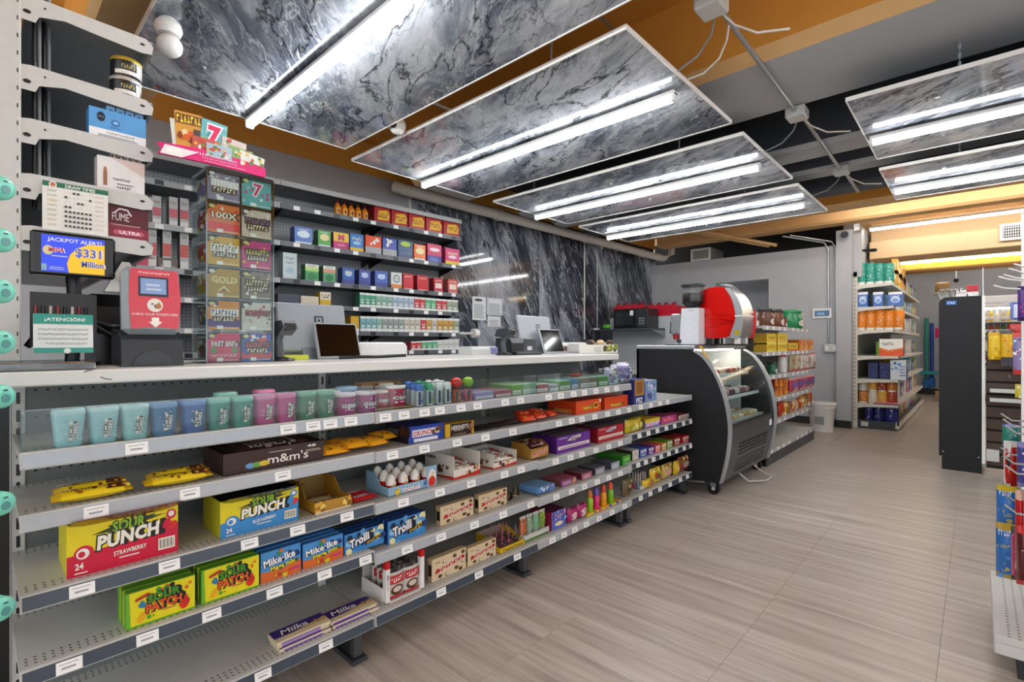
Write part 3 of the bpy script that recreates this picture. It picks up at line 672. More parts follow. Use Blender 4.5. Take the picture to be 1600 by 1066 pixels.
# --- mint tubes
tubs = [(655, '#3b5fae', '#5a80d0', 'blue'), (671, '#3c8c66', '#4fae82', 'green'), (686, '#d8dcdc', '#eef0f0', 'white'), (699, '#d8dcdc', '#eef0f0', 'white'), (713, '#c56a3a', '#d42a22', 'orange'), (731, '#d07a88', '#8cc02c', 'pink')]
ex = ['beside the cardboard tray', 'next to the blue tube', 'next to the green tube', 'next to the red cap', 'under the big red cap', 'under the lime green cap']
for i, (px, c, cap, nm) in enumerate(tubs):
    for bk in range(3 if i < 4 else 1):
        X = XF - bk * .036; r = .0155 if i < 4 else .019
        t = thing('mint_tube', '%s mint tube %s%s' % (nm, ex[i], ['', ', one behind the front', ', two behind the front'][bk]), 'mint tube', (X, YX(px, XF), LV[0] + .001), 0, 'mint tubes on the tray')
        hh = .082 + bk * .003 if i < 4 else .07
        MB().lathe([(r * .95, 0), (r, .003), (r, hh * .75)], 12, col(c if i > 1 else '#cfd8da', .25)).build('tube_body', t)
        MB().lathe([(r * 1.02, hh * .75), (r * 1.06, hh * .8), (r * 1.02, hh), (r * .6, hh + .008)], 12, col(cap, .3)).build('cap', t) if i < 4 else MB().ell((0, 0, hh + .012), (r * 1.35, r * 1.35, r * 1.2), col(cap, .25), 14, 9).build('round_cap', t)
        if bk == 0: PR(r * 1.6, hh * .6, lambda u, v, x: (r * math.cos((u - .5) * 1.7) + x + .0006, r * math.sin((u - .5) * 1.7), hh * (.08 + .62 * v))).rect(0, 0, .35, 1, '#3a3f4a' if i else '#4a2d6a').bars(.45, .1, .95, .9, 7, '#7a8488').ell(.6, .3, .22, .14, ['#5a78c8', '#7ab04a', '#9aa8b8', '#8a98b0', '#e8a030', '#d8506a'][i]).build(t, 'printed_label')
# --- gum trays beyond
def gumtray(label, px0, px1, h, c, lid, X=XF, d=.16, n=3):
    l, w, _ = P(px0, px1, 600, 0, X)
    t = carton('gum_tray', label, 'gum tray', (l[0], l[1], l[2] + .001), w, h, d, c, c, lid, lambda p: p.rect(.08, .1, .92, .5, '#e8ecec').bars(.15, .18, .85, .42, 2, c), group='gum pack trays on the fenced tray')
    b = MB()
    for i in range(n): b.box(-d * (i + .95) / n, -d * (i + .08) / n, .004, w - .004, h, h + .004, col(lid, .3), .001)
    b.build('pack_tops', t); return t
gumtray('lilac gum tray beside the round capped tubes', 741, 772, .03, '#9a8cc0', '#c3b5dc'); gumtray('rose gum tray next to the lilac one', 773, 800, .03, '#a8405a', '#c890a8')
gumtray('lime green gum tray, taller, beside the rose one', 800, 815, .05, '#6fae3c', '#b9dfae'); gumtray('pale green gum tray behind the small red box', 816, 838, .05, '#8fb888', '#c8e4cc')
gumtray('white gum tray with small red box front', 837, 857, .042, '#a83838', '#d4e4d8'); gumtray('grey gum tray next to the red fronted one', 858, 873, .035, '#8a8a98', '#cfd4d4')
gumtray('green fronted gum tray under pale lids', 874, 892, .05, '#5a9a48', '#a8d8b0'); gumtray('blue gum tray between the green ones', 893, 904, .052, '#4a86b8', '#6aa6d8')
gumtray('taupe gum tray in clear wrap', 905, 934, .055, '#8a8078', '#b8c4b4'); gumtray('bright green gum tray near the toy bags', 935, 950, .055, '#5aa850', '#a8dcb4'); gumtray('aqua gum tray at the end of the fenced tray', 951, 966, .055, '#8fc0cc', '#c4e8e4')
MB().pillow(.06, .11, .02, col('#c8343a', .25), (0, 0, 0), 'xy', .06).build('red_packet', None, (XF - .09, YX(900, XF - .09), LV[0] + .066), .3, None, 'red gum packet lying on the blue gum tray', 'packet')
for i in range(12):
    px = 944 + (i % 6) * 10; X = XF - .02 - (i // 6) * .11 - (i % 2) * .045
    pouch('toy_candy_bag', 'clear bag of purple and white toy candy at the tray end, %s of the heap' % ORD[i], 'candy bag', (X, YX(px, X), (LV[0] if px < 975 else LV4[0]) + (.0 if px < 975 else .001)), .11, .095 + (i % 3) * .014, .06, ['#b7aed0', '#d8dae4', '#8f7fb8', '#c8ccd8'][i % 4], '#d0d0e0', lambda p: p.blobs(.1, .1, .9, .9, 12, ['#4a3a80', '#ffffff', '#20242c', '#9a88c8'], .09, i), .2 * math.sin(i * 2.3), 'toy candy bags at the end of the tray')
# --- second shelf
def crunchart(p): p.rect(.1, .34, .75, .78, '#c8d0e8').text('CRUNCH', .42, .56, .58, .3, '#c41e2a', '#ffffff', .03, .09, .06); p.blobs(.62, .45, .95, .85, 5, ['#4a2c1c', '#6a4228', '#d8c0a0'], .09, 4); p.rect(.14, .06, .82, .26, '#e8e8ee')
for i in range(2):
    for j in range(2 if i == 0 else 2):
        px0, px1 = ((80, 208), (226, 333))[i]; X = XF + .008 - j * .036; l, w, h = P(px0 + j * 4, px1 - j * 6, 760, 1, X)
        bar('nut_bar', ['yellow wrapped nut bar at the front of the pair by the post', 'yellow wrapped nut bar at the back of the pair by the post', 'yellow wrapped nut bar at the front of the pair by the brown carton', 'yellow wrapped nut bar at the back of the pair by the brown carton'][i * 2 + j], 'candy bar', (X, l[1], l[2] + .001 + j * .006), w, .04, .026, '#f0d020', '#d8b018',
            lambda p: p.blobs(.1, .15, .95, .9, 14, ['#7a4416', '#f4dc5a', '#a8641e'], .035, i * 3 + j).rect(.68, .1, .9, .85, '#4a2412').blobs(.7, .2, .9, .8, 6, ['#8a4a20', '#d89a3a'], .03, j).rect(.05, .05, .35, .25, '#f0f0e8').squig(.34, .55, .42, .2, '#2a1a0c', None, 10, 0, 3), group='yellow nut bars', tilt=.22)
l, w, h = P(349, 505, 711, 1); DM = .19
ob = opentray('candy_carton', 'dark brown open candy carton in the middle of the second shelf', 'carton', l, w, h, DM, '#3a231d', '#2a1a14', 1.0, lambda p: p.text("m&m's", .62, .45, .42, .42, '#f2ece4', None, .01).ell(.245, .3, .05, .13, '#6a9ccc').ell(.31, .31, .05, .13, '#6aa848').ell(.375, .33, .05, .13, '#e0c03a').text('48', .865, .83, .1, .13, '#f2ece4').bars(.8, .55, .97, .68, 2, '#c8b8a8').bars(.42, .78, .65, .84, 1, '#d8ccc0'), back=1.0)
for i in range(7):
    bar('candy_bag', 'dark brown candy bag inside the brown carton, %s from its front' % ORD[i], 'candy bag', (l[0] - .012 - i * .024, l[1] + .01, l[2] + h * .62), w - .02, .05, .022, '#33201a', '#20130f', lambda p: p.text("m&m's", .5, .5, .5, .5, '#b8a89a', None, .02).blobs(.05, .1, .95, .9, 6, ['#4a342a', '#1c100c'], .04, i), 0, 'bags in the brown carton', .45)
for i in range(6):
    X = XF + .002 - (i % 2) * .05; px = 505 + i * 17; y = YX(px, X)
    bar('candy_bag', 'orange candy bag in the loose row beside the brown carton, %s along' % ORD[i], 'candy bag', (X, y, LV[1] + .003 + (i % 3) * .005), .1, .07, .024, '#f0a81e', '#d88a1a', lambda p: p.blobs(.1, .15, .9, .85, 9, ['#7a3a12', '#e8c040', '#c83020', '#3a7a4a', '#4a2a14'], .06, i), .15 * math.sin(i * 1.7), 'orange candy bags', .3)
l, w, h = P(638, 693, 668, 1); carton('chocolate_carton', 'royal blue chocolate carton with red wordmark on white', 'carton', l, w, h, .16, '#2340a8', '#1c1a22', '#1e2f80', crunchart, sideart=lambda p: p.text('CRUNCH', .4, .6, .6, .3, '#8a8690', None, .03).blobs(.6, .1, .98, .8, 6, ['#4a2c24', '#2a1a18'], .12, 3))
l, w, h = P(696, 740, 664, 1); carton('chocolate_carton', 'black and gold chocolate carton beside the royal blue one', 'carton', l, w, h, .05, '#2a1c14', '#d0a428', '#c89c20', lambda p: p.rect(0, 0, .16, 1, '#d8ac2c').rect(.92, 0, 1, 1, '#d8ac2c').text("HERSHEY'S", .5, .66, .6, .36, '#e8e4dc', None, .02).bars(.3, .4, .6, .5, 1, '#b8a890').blobs(.75, .4, .95, .85, 4, ['#7a4a2a', '#a87048'], .09, 2).bars(.25, .1, .7, .25, 1, '#8a7a68'))
for i, px in enumerate((746, 770, 795)): bar('chocolate_bar', 'dark wrapped chocolate bar lying behind the black and gold carton, %s along' % ORD[i], 'chocolate bar', (XF - .005 * i, YX(px, XF), LV[1] + .001), .13, .07, .022, ['#1e1618', '#2a1c1e', '#4a343c'][i], '#0f0c0e', lambda p: p.bars(.1, .3, .8, .7, 2, '#6a5a58'), group='dark chocolate bars')
for i in range(5): bar('peanut_cup_pack', 'orange peanut cup pack in the low heap, %s along' % ORD[i], 'candy pack', (XF - (i % 2) * .06, YX(814 + i * 11, XF), LV[1] + .002 + (i % 2) * .012), .1, .06, .028, '#e4481c', '#b02c14', lambda p: p.blobs(.1, .1, .9, .9, 7, ['#f0e0c8', '#7a2a10', '#e8a030'], .07, i), .1 * i - .2, 'loose orange packs', .25)
def reese(p): p.text("Reese's", .45, .45, .34, .34, '#f4d23a', '#5a2a12', .03, .09, .05).ell(.78, .5, .12, .26, '#f0c030').ell(.78, .52, .09, .16, '#7a3a18').rect(.92, .7, .995, .98, '#f4ece0')
l, w, h = P(900, 939, 628, 1); carton('peanut_cup_carton', 'bright orange carton on the second shelf, wider of the two', 'carton', l, w, h, .2, '#e4501c', '#c83c14', '#cc4416', reese, sideart=lambda p: p.text("Reese's", .55, .3, .6, .2, '#d8b83a', None, .03).bars(.2, .1, .8, .18, 1, '#f0e0c0'))
l, w, h = P(945, 981, 622, 1); carton('peanut_cup_carton', 'bright orange carton on the second shelf, at its far end', 'carton', l, w, h, .2, '#e4501c', '#c83c14', '#cc4416', lambda p: p.text("Reese's", .5, .3, .5, .3, '#f4d23a', '#5a2a12', .03, .09).rect(.1, .7, .9, .95, '#d8471a'))
l, w, h = P(990, 1007, 594, 0, -1.60, LV4[0]); carton('candy_dispenser_box', 'navy box with brown panel on the end top shelf', 'box', l, w, h, .08, '#22307c', '#1a2460', '#2a3a8c', lambda p: p.rect(.1, .35, .95, .98, '#b08038').rect(.25, .45, .8, .9, '#8a5a28').text('PEZ', .52, .16, .6, .2, '#e8ecf4', None, .03))
l, w, h = P(1008, 1026, 594, 0, -1.63, LV4[0]); carton('candy_dispenser_box', 'pale blue patterned box on the end top shelf', 'box', l, w, h * .96, .06, '#7a94c0', '#5a74a8', '#a8bcd8', lambda p: p.blobs(.08, .08, .92, .92, 22, ['#e8eef6', '#2a3a78', '#b8c8e4'], .09, 5))
# --- third shelf
def punch(p, c, tail):
    p.poly([(0, .0), (1, 0), (1, .62), (.55, .50), (.25, .42), (0, .40)], c); p.poly([(0, .40), (.25, .42), (.55, .5), (1, .62), (1, 1), (0, 1)], '#e8d41e')
    p.poly([(.2, .72), (.36, .80), (.34, .84), (.78, .90), (.76, .86), (.88, .86), (.72, .80), (.40, .72)], '#2a3a1c')
    p.text('SOUR', .53, .80, .30, .22, '#8ab82a', '#1c2410', .04, .11, .05, .1).text('PUNCH', .53, .57, .56, .28, '#f4f0e0', '#1c1410', .05, .13, .06, .12, -.0)
    p.ell(.14, .40, .085, .16, c).ell(.13, .41, .055, .1, '#f4f0e8').ell(.12, .4, .03, .06, c); p.ell(.93, .82, .05, .1, c).ell(.93, .83, .03, .06, '#f0e8e0'); p.blobs(.84, .55, .96, .66, 3, [c, '#d8301c'], .05, 3)
    p.text(tail, .54, .28, .3, .09, '#f4f0e8', None, .02, .05, .05); p.bars(.44, .16, .62, .22, 1, '#f0d8d8'); p.text('24', .1, .19, .07, .12, '#f4f0e8', None, .03); p.bars(.06, .05, .17, .1, 1, '#f0e8e0')
    p.rect(.80, .12, .965, .36, '#efe8d8')
    for i in range(12): p.rect(.815 + i * .012, .15, .815 + i * .012 + (.004 if i % 3 else .008), .33, '#3a3430'); p.k -= .5
l, w, h = P(104, 278, 822, 2); o = carton('candy_carton', 'red and yellow candy straw carton on the third shelf by the post', 'carton', l, w, h, .17, '#d0143c', '#cfc21c', '#5a1018', lambda p: punch(p, '#d0143c', 'STRAWBERRY'))
for i in range(4): MB().pillow(w * .97, .2, .012, col('#7a1620', .25), (0, 0, 0), 'yz', .06, None, .2).build('wrapper_fold', o, (-.02 - i * .035, w / 2, h - .012), rot=(0, 1.2, 0))
PR(w, .1, lambda u, v, x: (-v * .12 - .01, u * w, h + .0045 + x)).text('PUNCH', .6, .5, .5, .5, '#e8dcc8', '#2a0c10', .04, .1).build(o, 'printed_top')
l, w, h = P(344, 466, 785, 2); o = carton('candy_carton', 'blue and yellow candy straw carton on the third shelf', 'carton', l, w, h, .16, '#3a8ccc', '#c8c020', '#1c2a1c', lambda p: punch(p, '#3a8ccc', 'BLUE RASPBERRY'))
for i in range(3): MB().pillow(w * .97, .18, .012, col('#1c2622', .25), (0, 0, 0), 'yz', .06, None, .2).build('wrapper_fold', o, (-.02 - i * .04, w / 2, h - .012), rot=(0, 1.2, 0))
l, w, h = P(492, 548, 760, 2); opentray('chocolate_box', 'open gold chocolate box with few bars left, between straw carton and red wafers', 'box', l, w, .085, .2, '#b8862a', '#8f7038', .45, lambda p: p.blobs(.02, .1, .25, .95, 9, ['#d8a838', '#8a5c18', '#f0cc6a'], .08, 1).blobs(.8, .1, .98, .95, 9, ['#d8a838', '#8a5c18', '#f0cc6a'], .08, 2).rect(0, 0, 1, .12, '#e8dcc8'))
for i in range(3): bar('hazelnut_bar', 'gold and white bar in the open gold box, %s from its front' % ORD[i], 'candy bar', (l[0] - .01 - i * .045, l[1] + .008, l[2] + .003), w - .016, .035, .016, '#c8b48a', '#b08a3a', lambda p: p.blobs(.05, .1, .95, .9, 9, ['#a87a2a', '#f4ecd8'], .06, i), group='bars in the gold box')
l, w, h = P(549, 594, 783, 2); bar('wafer_bar', 'red wafer bar on the third shelf beside the gold box', 'candy bar', (XF, l[1], l[2] + .001), w, .06, .016, '#c01c24', '#8a1018', lambda p: p.text('KitKat', .45, .55, .5, .4, '#f4ece8', None, .03)); bar('wafer_bar', 'red wafer bar lying behind the other red wafer bar', 'candy bar', (XF - .065, l[1] + .01, l[2] + .001), w * .9, .06, .016, '#a8161e', '#8a1018', lambda p: p.text('KitKat', .5, .55, .5, .4, '#f4ece8', None, .03))
l, w, h = P(607, 682, 772, 2); EG = (l, w)
opentray('egg_tray', 'pale blue display tray of chocolate eggs on the third shelf', 'tray', l, w, .095, .16, '#8fb4d0', '#6a8aa4', .36, lambda p: p.squig(.42, .64, .36, .26, '#2a4a8c', '#c8dcec', 7, 0, 3).squig(.46, .32, .32, .26, '#c02828', '#f0f0f0', 7, 0, 6).blobs(.1, .2, .2, .7, 3, ['#e8c83a', '#3a2a1c'], .05, 2).blobs(.7, .3, .9, .8, 4, ['#3a6aa8', '#dfeaf4'], .06, 3), back=.8)
for i in range(12):
    r, q = divmod(i, 4); t = thing('chocolate_egg', 'white and red chocolate egg in the pale blue tray, row %s, %s along' % (ORD[r], ORD[q]), 'chocolate egg', (l[0] - .03 - r * .048, l[1] + w * (q + .55) / 4.1, l[2] + .003 + r * .008), 0, 'eggs in the blue tray')
    MB().lathe([(.004, 0), (.013, .006), (.019, .02), (.0205, .034)], 14, col('#c8281e', .2)).build('lower_shell', t); MB().lathe([(.0205, .034), (.019, .05), (.013, .066), (.004, .074)], 14, col('#e8e4dc', .2)).build('upper_shell', t)
    PR(.03, .03, lambda u, v, x: (.0205 * math.cos((u - .5) * 1.2) * (1 - .18 * abs(v - .3)) + x + .001, .022 * math.sin((u - .5) * 1.2), .03 + v * .026)).rect(.2, .0, .8, .2, '#d8a83a').blobs(.2, .3, .8, .9, 4, ['#e0b04a', '#8a4a1c', '#c82020'], .12, i).build(t, 'printed_band')
PR(.05, .085, None).ell(.5, .42, .42, .42, '#e8e4dc').ell(.5, .26, .36, .24, '#d03020').blobs(.3, .45, .7, .7, 3, ['#e0b04a', '#8a4a1c'], .1, 4).build(MB().box(-.003, 0, 0, .05, 0, .085, col('#8fb4d0', .5), .001).build('egg_sign', None, (l[0] + .004, l[1] + w - .052, l[2]), 0, None, 'pale blue card with an egg on the end of the egg tray', 'card'), 'printed_front', (.0004, 0, 0))
for i, (a_, c_, pt) in enumerate(((709, 750, 714), (771, 807, 711))):
    l, w, h = P(a_, c_, pt, 2)
    t = opentray('wafer_box', ['tall white open wafer box with red band, beside the egg tray', 'shorter white open wafer box with red band, before the brown carton'][i], 'box', l, w, h, .2, '#e4dcd0', '#b8b4ae', .42, lambda p: p.poly([(0, 0), (1, 0), (1, .5), (.6, .3), (0, .22)], '#c02c20').blobs(.2, .4, .9, .9, 4, ['#5a3420', '#c89a6a'], .08, i), full=True)
    d = .2; hh = h
    PR(d, hh, lambda u, v, x: (-d + u * d, -x, v * hh)).text('bueno', .22, .82, .34, .2, '#1c1612', None, .03).blobs(.5, .25, .8, .62, 5, ['#5a3420', '#8a5a38', '#3a2014'], .08, 7).poly([(.1, 0), (1, 0), (1, .14)], '#c02c20').build(t, 'printed_side', (0, -.0006, 0))
    for j in range(4): bar('wafer_bar', 'white wafer bar in the %s wafer box, %s from its front' % (['tall', 'shorter'][i], ORD[j]), 'candy bar', (l[0] - .012 - j * .04, l[1] + .006, l[2] + .02 + j * .004), w - .012, .038, .02, '#ded8cc', '#c8bfb0', lambda p: p.blobs(.1, .1, .9, .9, 6, ['#c02c20', '#5a3420', '#ffffff'], .08, j), 0, 'bars in the white wafer boxes', .25)
l, w, h = P(829, 857, 693, 2); opentray('candy_carton', 'tan brown display carton with cut out front', 'carton', l, w, h, .13, '#a87a32', '#7a5624', .62, lambda p: p.squig(.5, .5, .8, .4, '#a83a48', '#d8a888', 6, .15, 3), back=.9, notch=.95)
for i in range(3): bar('candy_bar', 'dark red bar inside the tan display carton, %s from its front' % ORD[i], 'candy bar', (l[0] - .015 - i * .036, l[1] + .008, l[2] + .05), w - .016, .034, .018, '#5a1c20', '#3a1014', lambda p: p.blobs(.1, .1, .9, .9, 4, ['#d8c8b8', '#8a2a30'], .09, i), 0, 'bars in the tan carton', .35)
def script(p, c1, c2): p.poly([(.25, .62), (.4, .85), (.7, .95), (.74, .7), (.5, .55)], '#2a1a2a').poly([(.28, .66), (.42, .86), (.7, .92), (.7, .74), (.5, .6)], c2).bars(.4, .66, .66, .84, 2, '#3a1a2a').rect(.03, .22, .97, .42, '#e8dcd0').bars(.1, .27, .9, .36, 1, c1).bars(.05, .85, .3, .93, 1, c2)
for a_, c_, pt, c1, nm in ((870, 922, 684, '#6a2a98', 'purple'), (934, 974, 670, '#b01c2c', 'crimson')):
    l, w, h = P(a_, c_, pt, 2); o = carton('candy_carton', nm + ' candy carton with white stripe on the third shelf', 'carton', l, w, h, .17, c1, {'purple': '#4a1c70', 'crimson': '#8a1420'}[nm], '#241a24', lambda p: script(p, c1, '#d8ccd4'))
    for i in range(5): MB().box(-.02 - i * .03, -.0 - i * .03 - .008, .004, w - .004, h, h + .008, col(['#3a2a38', '#584858'][i % 2], .3), .002).build('bar_end', o)
l, w, h = P(976, 1001, 655, 1, XF, LV4[1]); pouch('candy_pouch', 'yellow candy pouch between crimson carton and cardboard box', 'pouch', (l[0], l[1], l[2] + .001), w * 1.0, h * .9, .04, '#c8b020', '#a89018', lambda p: p.blobs(.2, .1, .95, .5, 8, ['#e8dc7a', '#8a9a2a', '#f0e8b0'], .1, 3))
def b4(name, label, a_, c_, pt, lev, fr, sd, tp, art, d=.14, cat='box', grp=None):
    l, w, h = P(a_, c_, pt, 0, XF, LV4[lev]); return carton(name, label, cat, l, w, h, d, fr, sd, tp, art, 0, grp)
b4('candy_carton', 'yellow and violet candy carton on the end section', 1008, 1031, 657, 1, '#8a7ab8', '#8a7a58', '#d8bc2c', lambda p: p.rect(0, .62, 1, 1, '#e0c42c').squig(.5, .42, .8, .36, '#c83a8a', '#f4f0f8', 6, 0, 3).blobs(.05, .05, .95, .25, 8, ['#6a8ad8', '#d8609a'], .06, 2))
b4('candy_carton', 'pink and magenta candy carton on the end section', 1033, 1057, 653, 1, '#c0488a', '#8a2a5a', '#b04878', lambda p: p.squig(.5, .5, .8, .36, '#f0a030', '#d8487a', 6, 0, 5).blobs(.05, .05, .95, .9, 8, ['#e090b8', '#a03a78'], .05, 3))
b4('candy_carton', 'maroon box with pale front at the end of the third shelf', 1060, 1078, 650, 1, '#d8c4b8', '#7a2a38', '#8a3444', lambda p: p.bars(.15, .3, .85, .7, 2, '#6a3a3a').rect(0, 0, 1, .1, '#8a3444'))
# --- fourth shelf
def spatch(p):
    p.rect(0, 0, 1, .05, '#6ab02a').poly([(0, 0), (.06, .0), (.04, 1), (0, 1)], '#6ab02a').blobs(.38, .78, .72, .95, 6, ['#14180f', '#d84a1c', '#3a8a2a'], .06, 6)
    p.text('SOUR', .53, .70, .48, .24, '#3f8f1f', '#10140c', .04, .12, .05, .0, .1).text('PATCH', .53, .44, .52, .26, '#e05a1c', '#14100c', .04, .12, .05, .0, .08)
    p.bars(.5, .26, .7, .32, 1, '#c8304a').blobs(.74, .16, .86, .46, 4, ['#d8301c', '#c02418'], .07, 2).blobs(.84, .7, .93, .86, 2, ['#e0641c'], .05, 4).blobs(.2, .52, .3, .64, 3, ['#2a7aa8'], .05, 9).blobs(.16, .16, .26, .34, 3, ['#e8a81c'], .05, 5).blobs(.3, .1, .38, .22, 2, ['#3a9a2a'], .04, 1).poly([(.12, .72), (.34, .84), (.3, .9), (.12, .8)], '#b02418')
for i, (a_, c_, pt) in enumerate(((197, 305, 930), (315, 405, 893))):
    for j in range(3):
        X = XF + .008 - j * .032; l, w, h = P(a_, c_, pt, 3, XF + .008)
        carton('candy_box', ['yellow and green sour candy box, front of the stack near the post', 'yellow and green sour candy box, front of the stack beside the blue boxes'][i] if j == 0 else 'yellow and green sour candy box, %s behind the front one, %s stack' % (ORD[j - 1], ['near post', 'next to blue boxes'][i]), 'candy box', (X, l[1] - .002 * j, l[2]), w, h, .027, '#e6d81c', '#5aa82a', '#6ab02a', spatch if j == 0 else None, group='sour candy boxes')
def mike(p): p.poly([(0, 0), (1, 0), (1, .45), (.5, .3), (0, .35)], '#d86a2a').text('Mike·Ike', .46, .66, .78, .26, '#f4f4f0', '#1c3a78', .03, .09, .12).text('Mega mix', .55, .4, .62, .2, '#f0d82a', '#2a5a1c', .03, .09, .12).blobs(.3, .02, .75, .2, 8, ['#e8641c', '#4aa82a', '#e8c82a', '#c83a2a'], .07, 2).blobs(.4, .82, .55, .95, 3, ['#c87a2a', '#3a8a3a'], .06, 5).rect(.75, .16, .95, .24, '#c83a8a')
def troll(p): p.blobs(.03, .03, .97, .97, 24, ['#8fc4e4', '#1c3a78', '#5a9ad0', '#e8e0a8', '#142038'], .08, 3).text('Trolli', .36, .56, .5, .42, '#f4f0f4', '#141828', .04, .13, .22, .15).poly([(.5, .2), (.92, .42), (.94, .58), (.52, .38)], '#141414').squig(.72, .4, .36, .14, '#f0c02a', None, 8, .33, 3)
for i, (a_, c_, pt) in enumerate(((407, 470, 866), (473, 536, 852))):
    for j in range(5):
        l, w, h = P(a_, c_, pt, 3); carton('candy_box', ['light blue fruit candy box, front of the stack beside the sour boxes', 'light blue fruit candy box, front of the stack beside the worm boxes'][i] if j == 0 else 'light blue fruit candy box, %s behind the front, stack %s' % (ORD[j - 1], ['by the sour boxes', 'by the worm boxes'][i]), 'candy box', (XF - j * .026, l[1] - .003 * j, l[2]), w, h + .002 * j, .022, '#4a92d0', '#2a5a9c', '#3a78bc', mike if j == 0 else None, group='fruit candy boxes')
for i, (a_, c_, pt) in enumerate(((538, 600, 837), (606, 665, 816))):
    for j in range(3):
        l, w, h = P(a_, c_, pt, 3); carton('candy_box', ['deep blue gummy worm box, front of the stack by the fruit boxes', 'deep blue gummy worm box, front of the stack by the cream boxes'][i] if j == 0 else 'deep blue gummy worm box, %s behind the front, %s' % (ORD[j - 1], ['by fruit boxes', 'by cream boxes'][i]), 'candy box', (XF - j * .03, l[1] - .003 * j, l[2]), w, h, .026, '#3a86c8', '#1c4a90', '#1c3f80', troll if j == 0 else None, group='gummy worm boxes')
def hazel(p):
    p.poly([(.08, .3), (.12, .52), (.2, .5), (.92, .72), (.97, .62), (.92, .56), (.2, .34)], '#b82432').squig(.54, .53, .66, .17, '#f0dcd0', None, 9, .17, 4)
    for q, (x, y) in enumerate(((.35, .74), (.65, .82), (.9, .86), (.9, .45), (.7, .25), (.22, .17), (.42, .14), (.82, .14))): p.ell(x, y, .055, .08, '#3a2014').ell(x + .005, y + .01, .03 if q % 3 else .045, .04 if q % 3 else .06, '#7a4a28' if q % 3 else '#e8d8bc')
    p.bars(.08, .78, .22, .86, 2, '#9a8468')
for i, (a_, c_, pt, lev) in enumerate(((688, 740, 793, 3), (748, 792, 775, 3), (675, 728, 876, 4), (731, 775, 858, 4))):
    l, w, h = P(a_, c_, pt, lev, XF - .01); carton('bonbon_box', ['cream bonbon box on the fourth shelf beside the worm boxes', 'cream bonbon box on the fourth shelf beside the striped bars', 'cream bonbon box on the bottom shelf beside the cookie pouches', 'cream bonbon box on the bottom shelf beside the yellow display'][i], 'candy box', l, w, h, .03, '#dcc6a2', '#c8ae86', '#cdb48c', hazel, sideart=lambda p: p.rect(.2, .25, .9, .75, '#241a14'), group='cream bonbon boxes')
for i in range(6): bar('striped_bar', 'dark striped chocolate bar beside the cream boxes, %s in the pile' % ORD[i], 'candy bar', (XF - .02 * (i % 3), YX(795 + 5 * i, XF), LZ(3, 800) + .001 + (i // 3) * .012), .1, .03, .013, '#3a2a22', '#c8b490', lambda p: p.rect(.0, .3, 1, .5, '#cdbb98').bars(.1, .6, .9, .8, 1, '#8a745a'), .5 + .05 * i, 'striped bars')
def small(name, label, a_, c_, pt, fr, sd, tp, art=None, lev=3, d=.13, z=None, x=XF): l, w, h = P(a_, c_, pt, lev, x, z); return carton(name, label, 'carton', l, w, h, d, fr, sd, tp, art)
small('candy_carton', 'sky blue candy carton, first of the low cartons', 838, 864, 763, '#5a8ac4', '#6a9ad0', '#7fb0dc', lambda p: p.squig(.5, .3, .8, .26, '#1c2a60', None, 8, .1, 5).blobs(.1, .5, .9, .9, 6, ['#e8eef8', '#c890a8'], .07, 1)).location.x = XF + .012
small('candy_carton', 'mauve candy carton with slanted stripes, second of the low cartons', 877, 900, 752, '#8a3a78', '#7a4a4a', '#a8586a', lambda p: p.bars(.1, .2, .7, .8, 3, '#e0c8dc').poly([(.7, .1), (1, .2), (1, .9), (.8, .8)], '#d89a6a'))
small('candy_carton', 'dark rose gum carton, third of the low cartons', 909, 925, 741, '#a85a6c', '#6a1c30', '#7a5a62', lambda p: p.bars(.15, .2, .85, .8, 2, '#e8d4d8'))
small('candy_carton', 'dark grey gum carton, fourth of the low cartons', 930, 945, 733, '#8a8a94', '#3a3a44', '#6a6a74', lambda p: p.bars(.15, .2, .85, .8, 2, '#d8d8e0'))
small('candy_carton', 'slate gum carton beside the green box', 955, 968, 724, '#9aa2ae', '#4a505c', '#5a6270', lambda p: p.bars(.15, .2, .85, .8, 2, '#e0e4ea'))
small('gum_box', 'bright green gum box on the fourth shelf', 973, 985, 714, '#48a82c', '#2a7a1c', '#5a9a3c', lambda p: p.bars(.2, .5, .9, .75, 2, '#c8e8a8'), d=.2)
g4 = [('grey and white gum box next to the green one', 988, 998, 705, '#c8c4bc', '#3a302a'), ('cobalt gum box next to the grey one', 1000, 1011, 703, '#3a5ab4', '#2a3a78'), ('violet gum box next to the cobalt one', 1013, 1022, 700, '#5a3a9a', '#3a2470'), ('coral gum box next to the violet one', 1024, 1032, 697, '#e0606a', '#b83a48'),
      ('amber gum box next to the coral one', 1034, 1041, 694, '#e0a03a', '#b87a20'), ('olive green gum box next to the amber one', 1042, 1051, 690, '#7aa03a', '#5a7a28'), ('brown and red gum box near the end', 1053, 1063, 686, '#a83a2a', '#6a2a1c'), ('scarlet gum box at the end of its shelf', 1066, 1077, 683, '#c81c2c', '#9a1420')]
for lb, a_, c_, pt, fr, sd in g4: b4('gum_box', lb, a_, c_, pt, 2, fr, sd, fr, lambda p: p.rect(.12, .5, .88, .85, '#f0e8e0').bars(.2, .55, .8, .8, 2, sd).bars(.15, .15, .8, .4, 2, '#f4ecd8'), .12, grp='gum boxes at the end section')
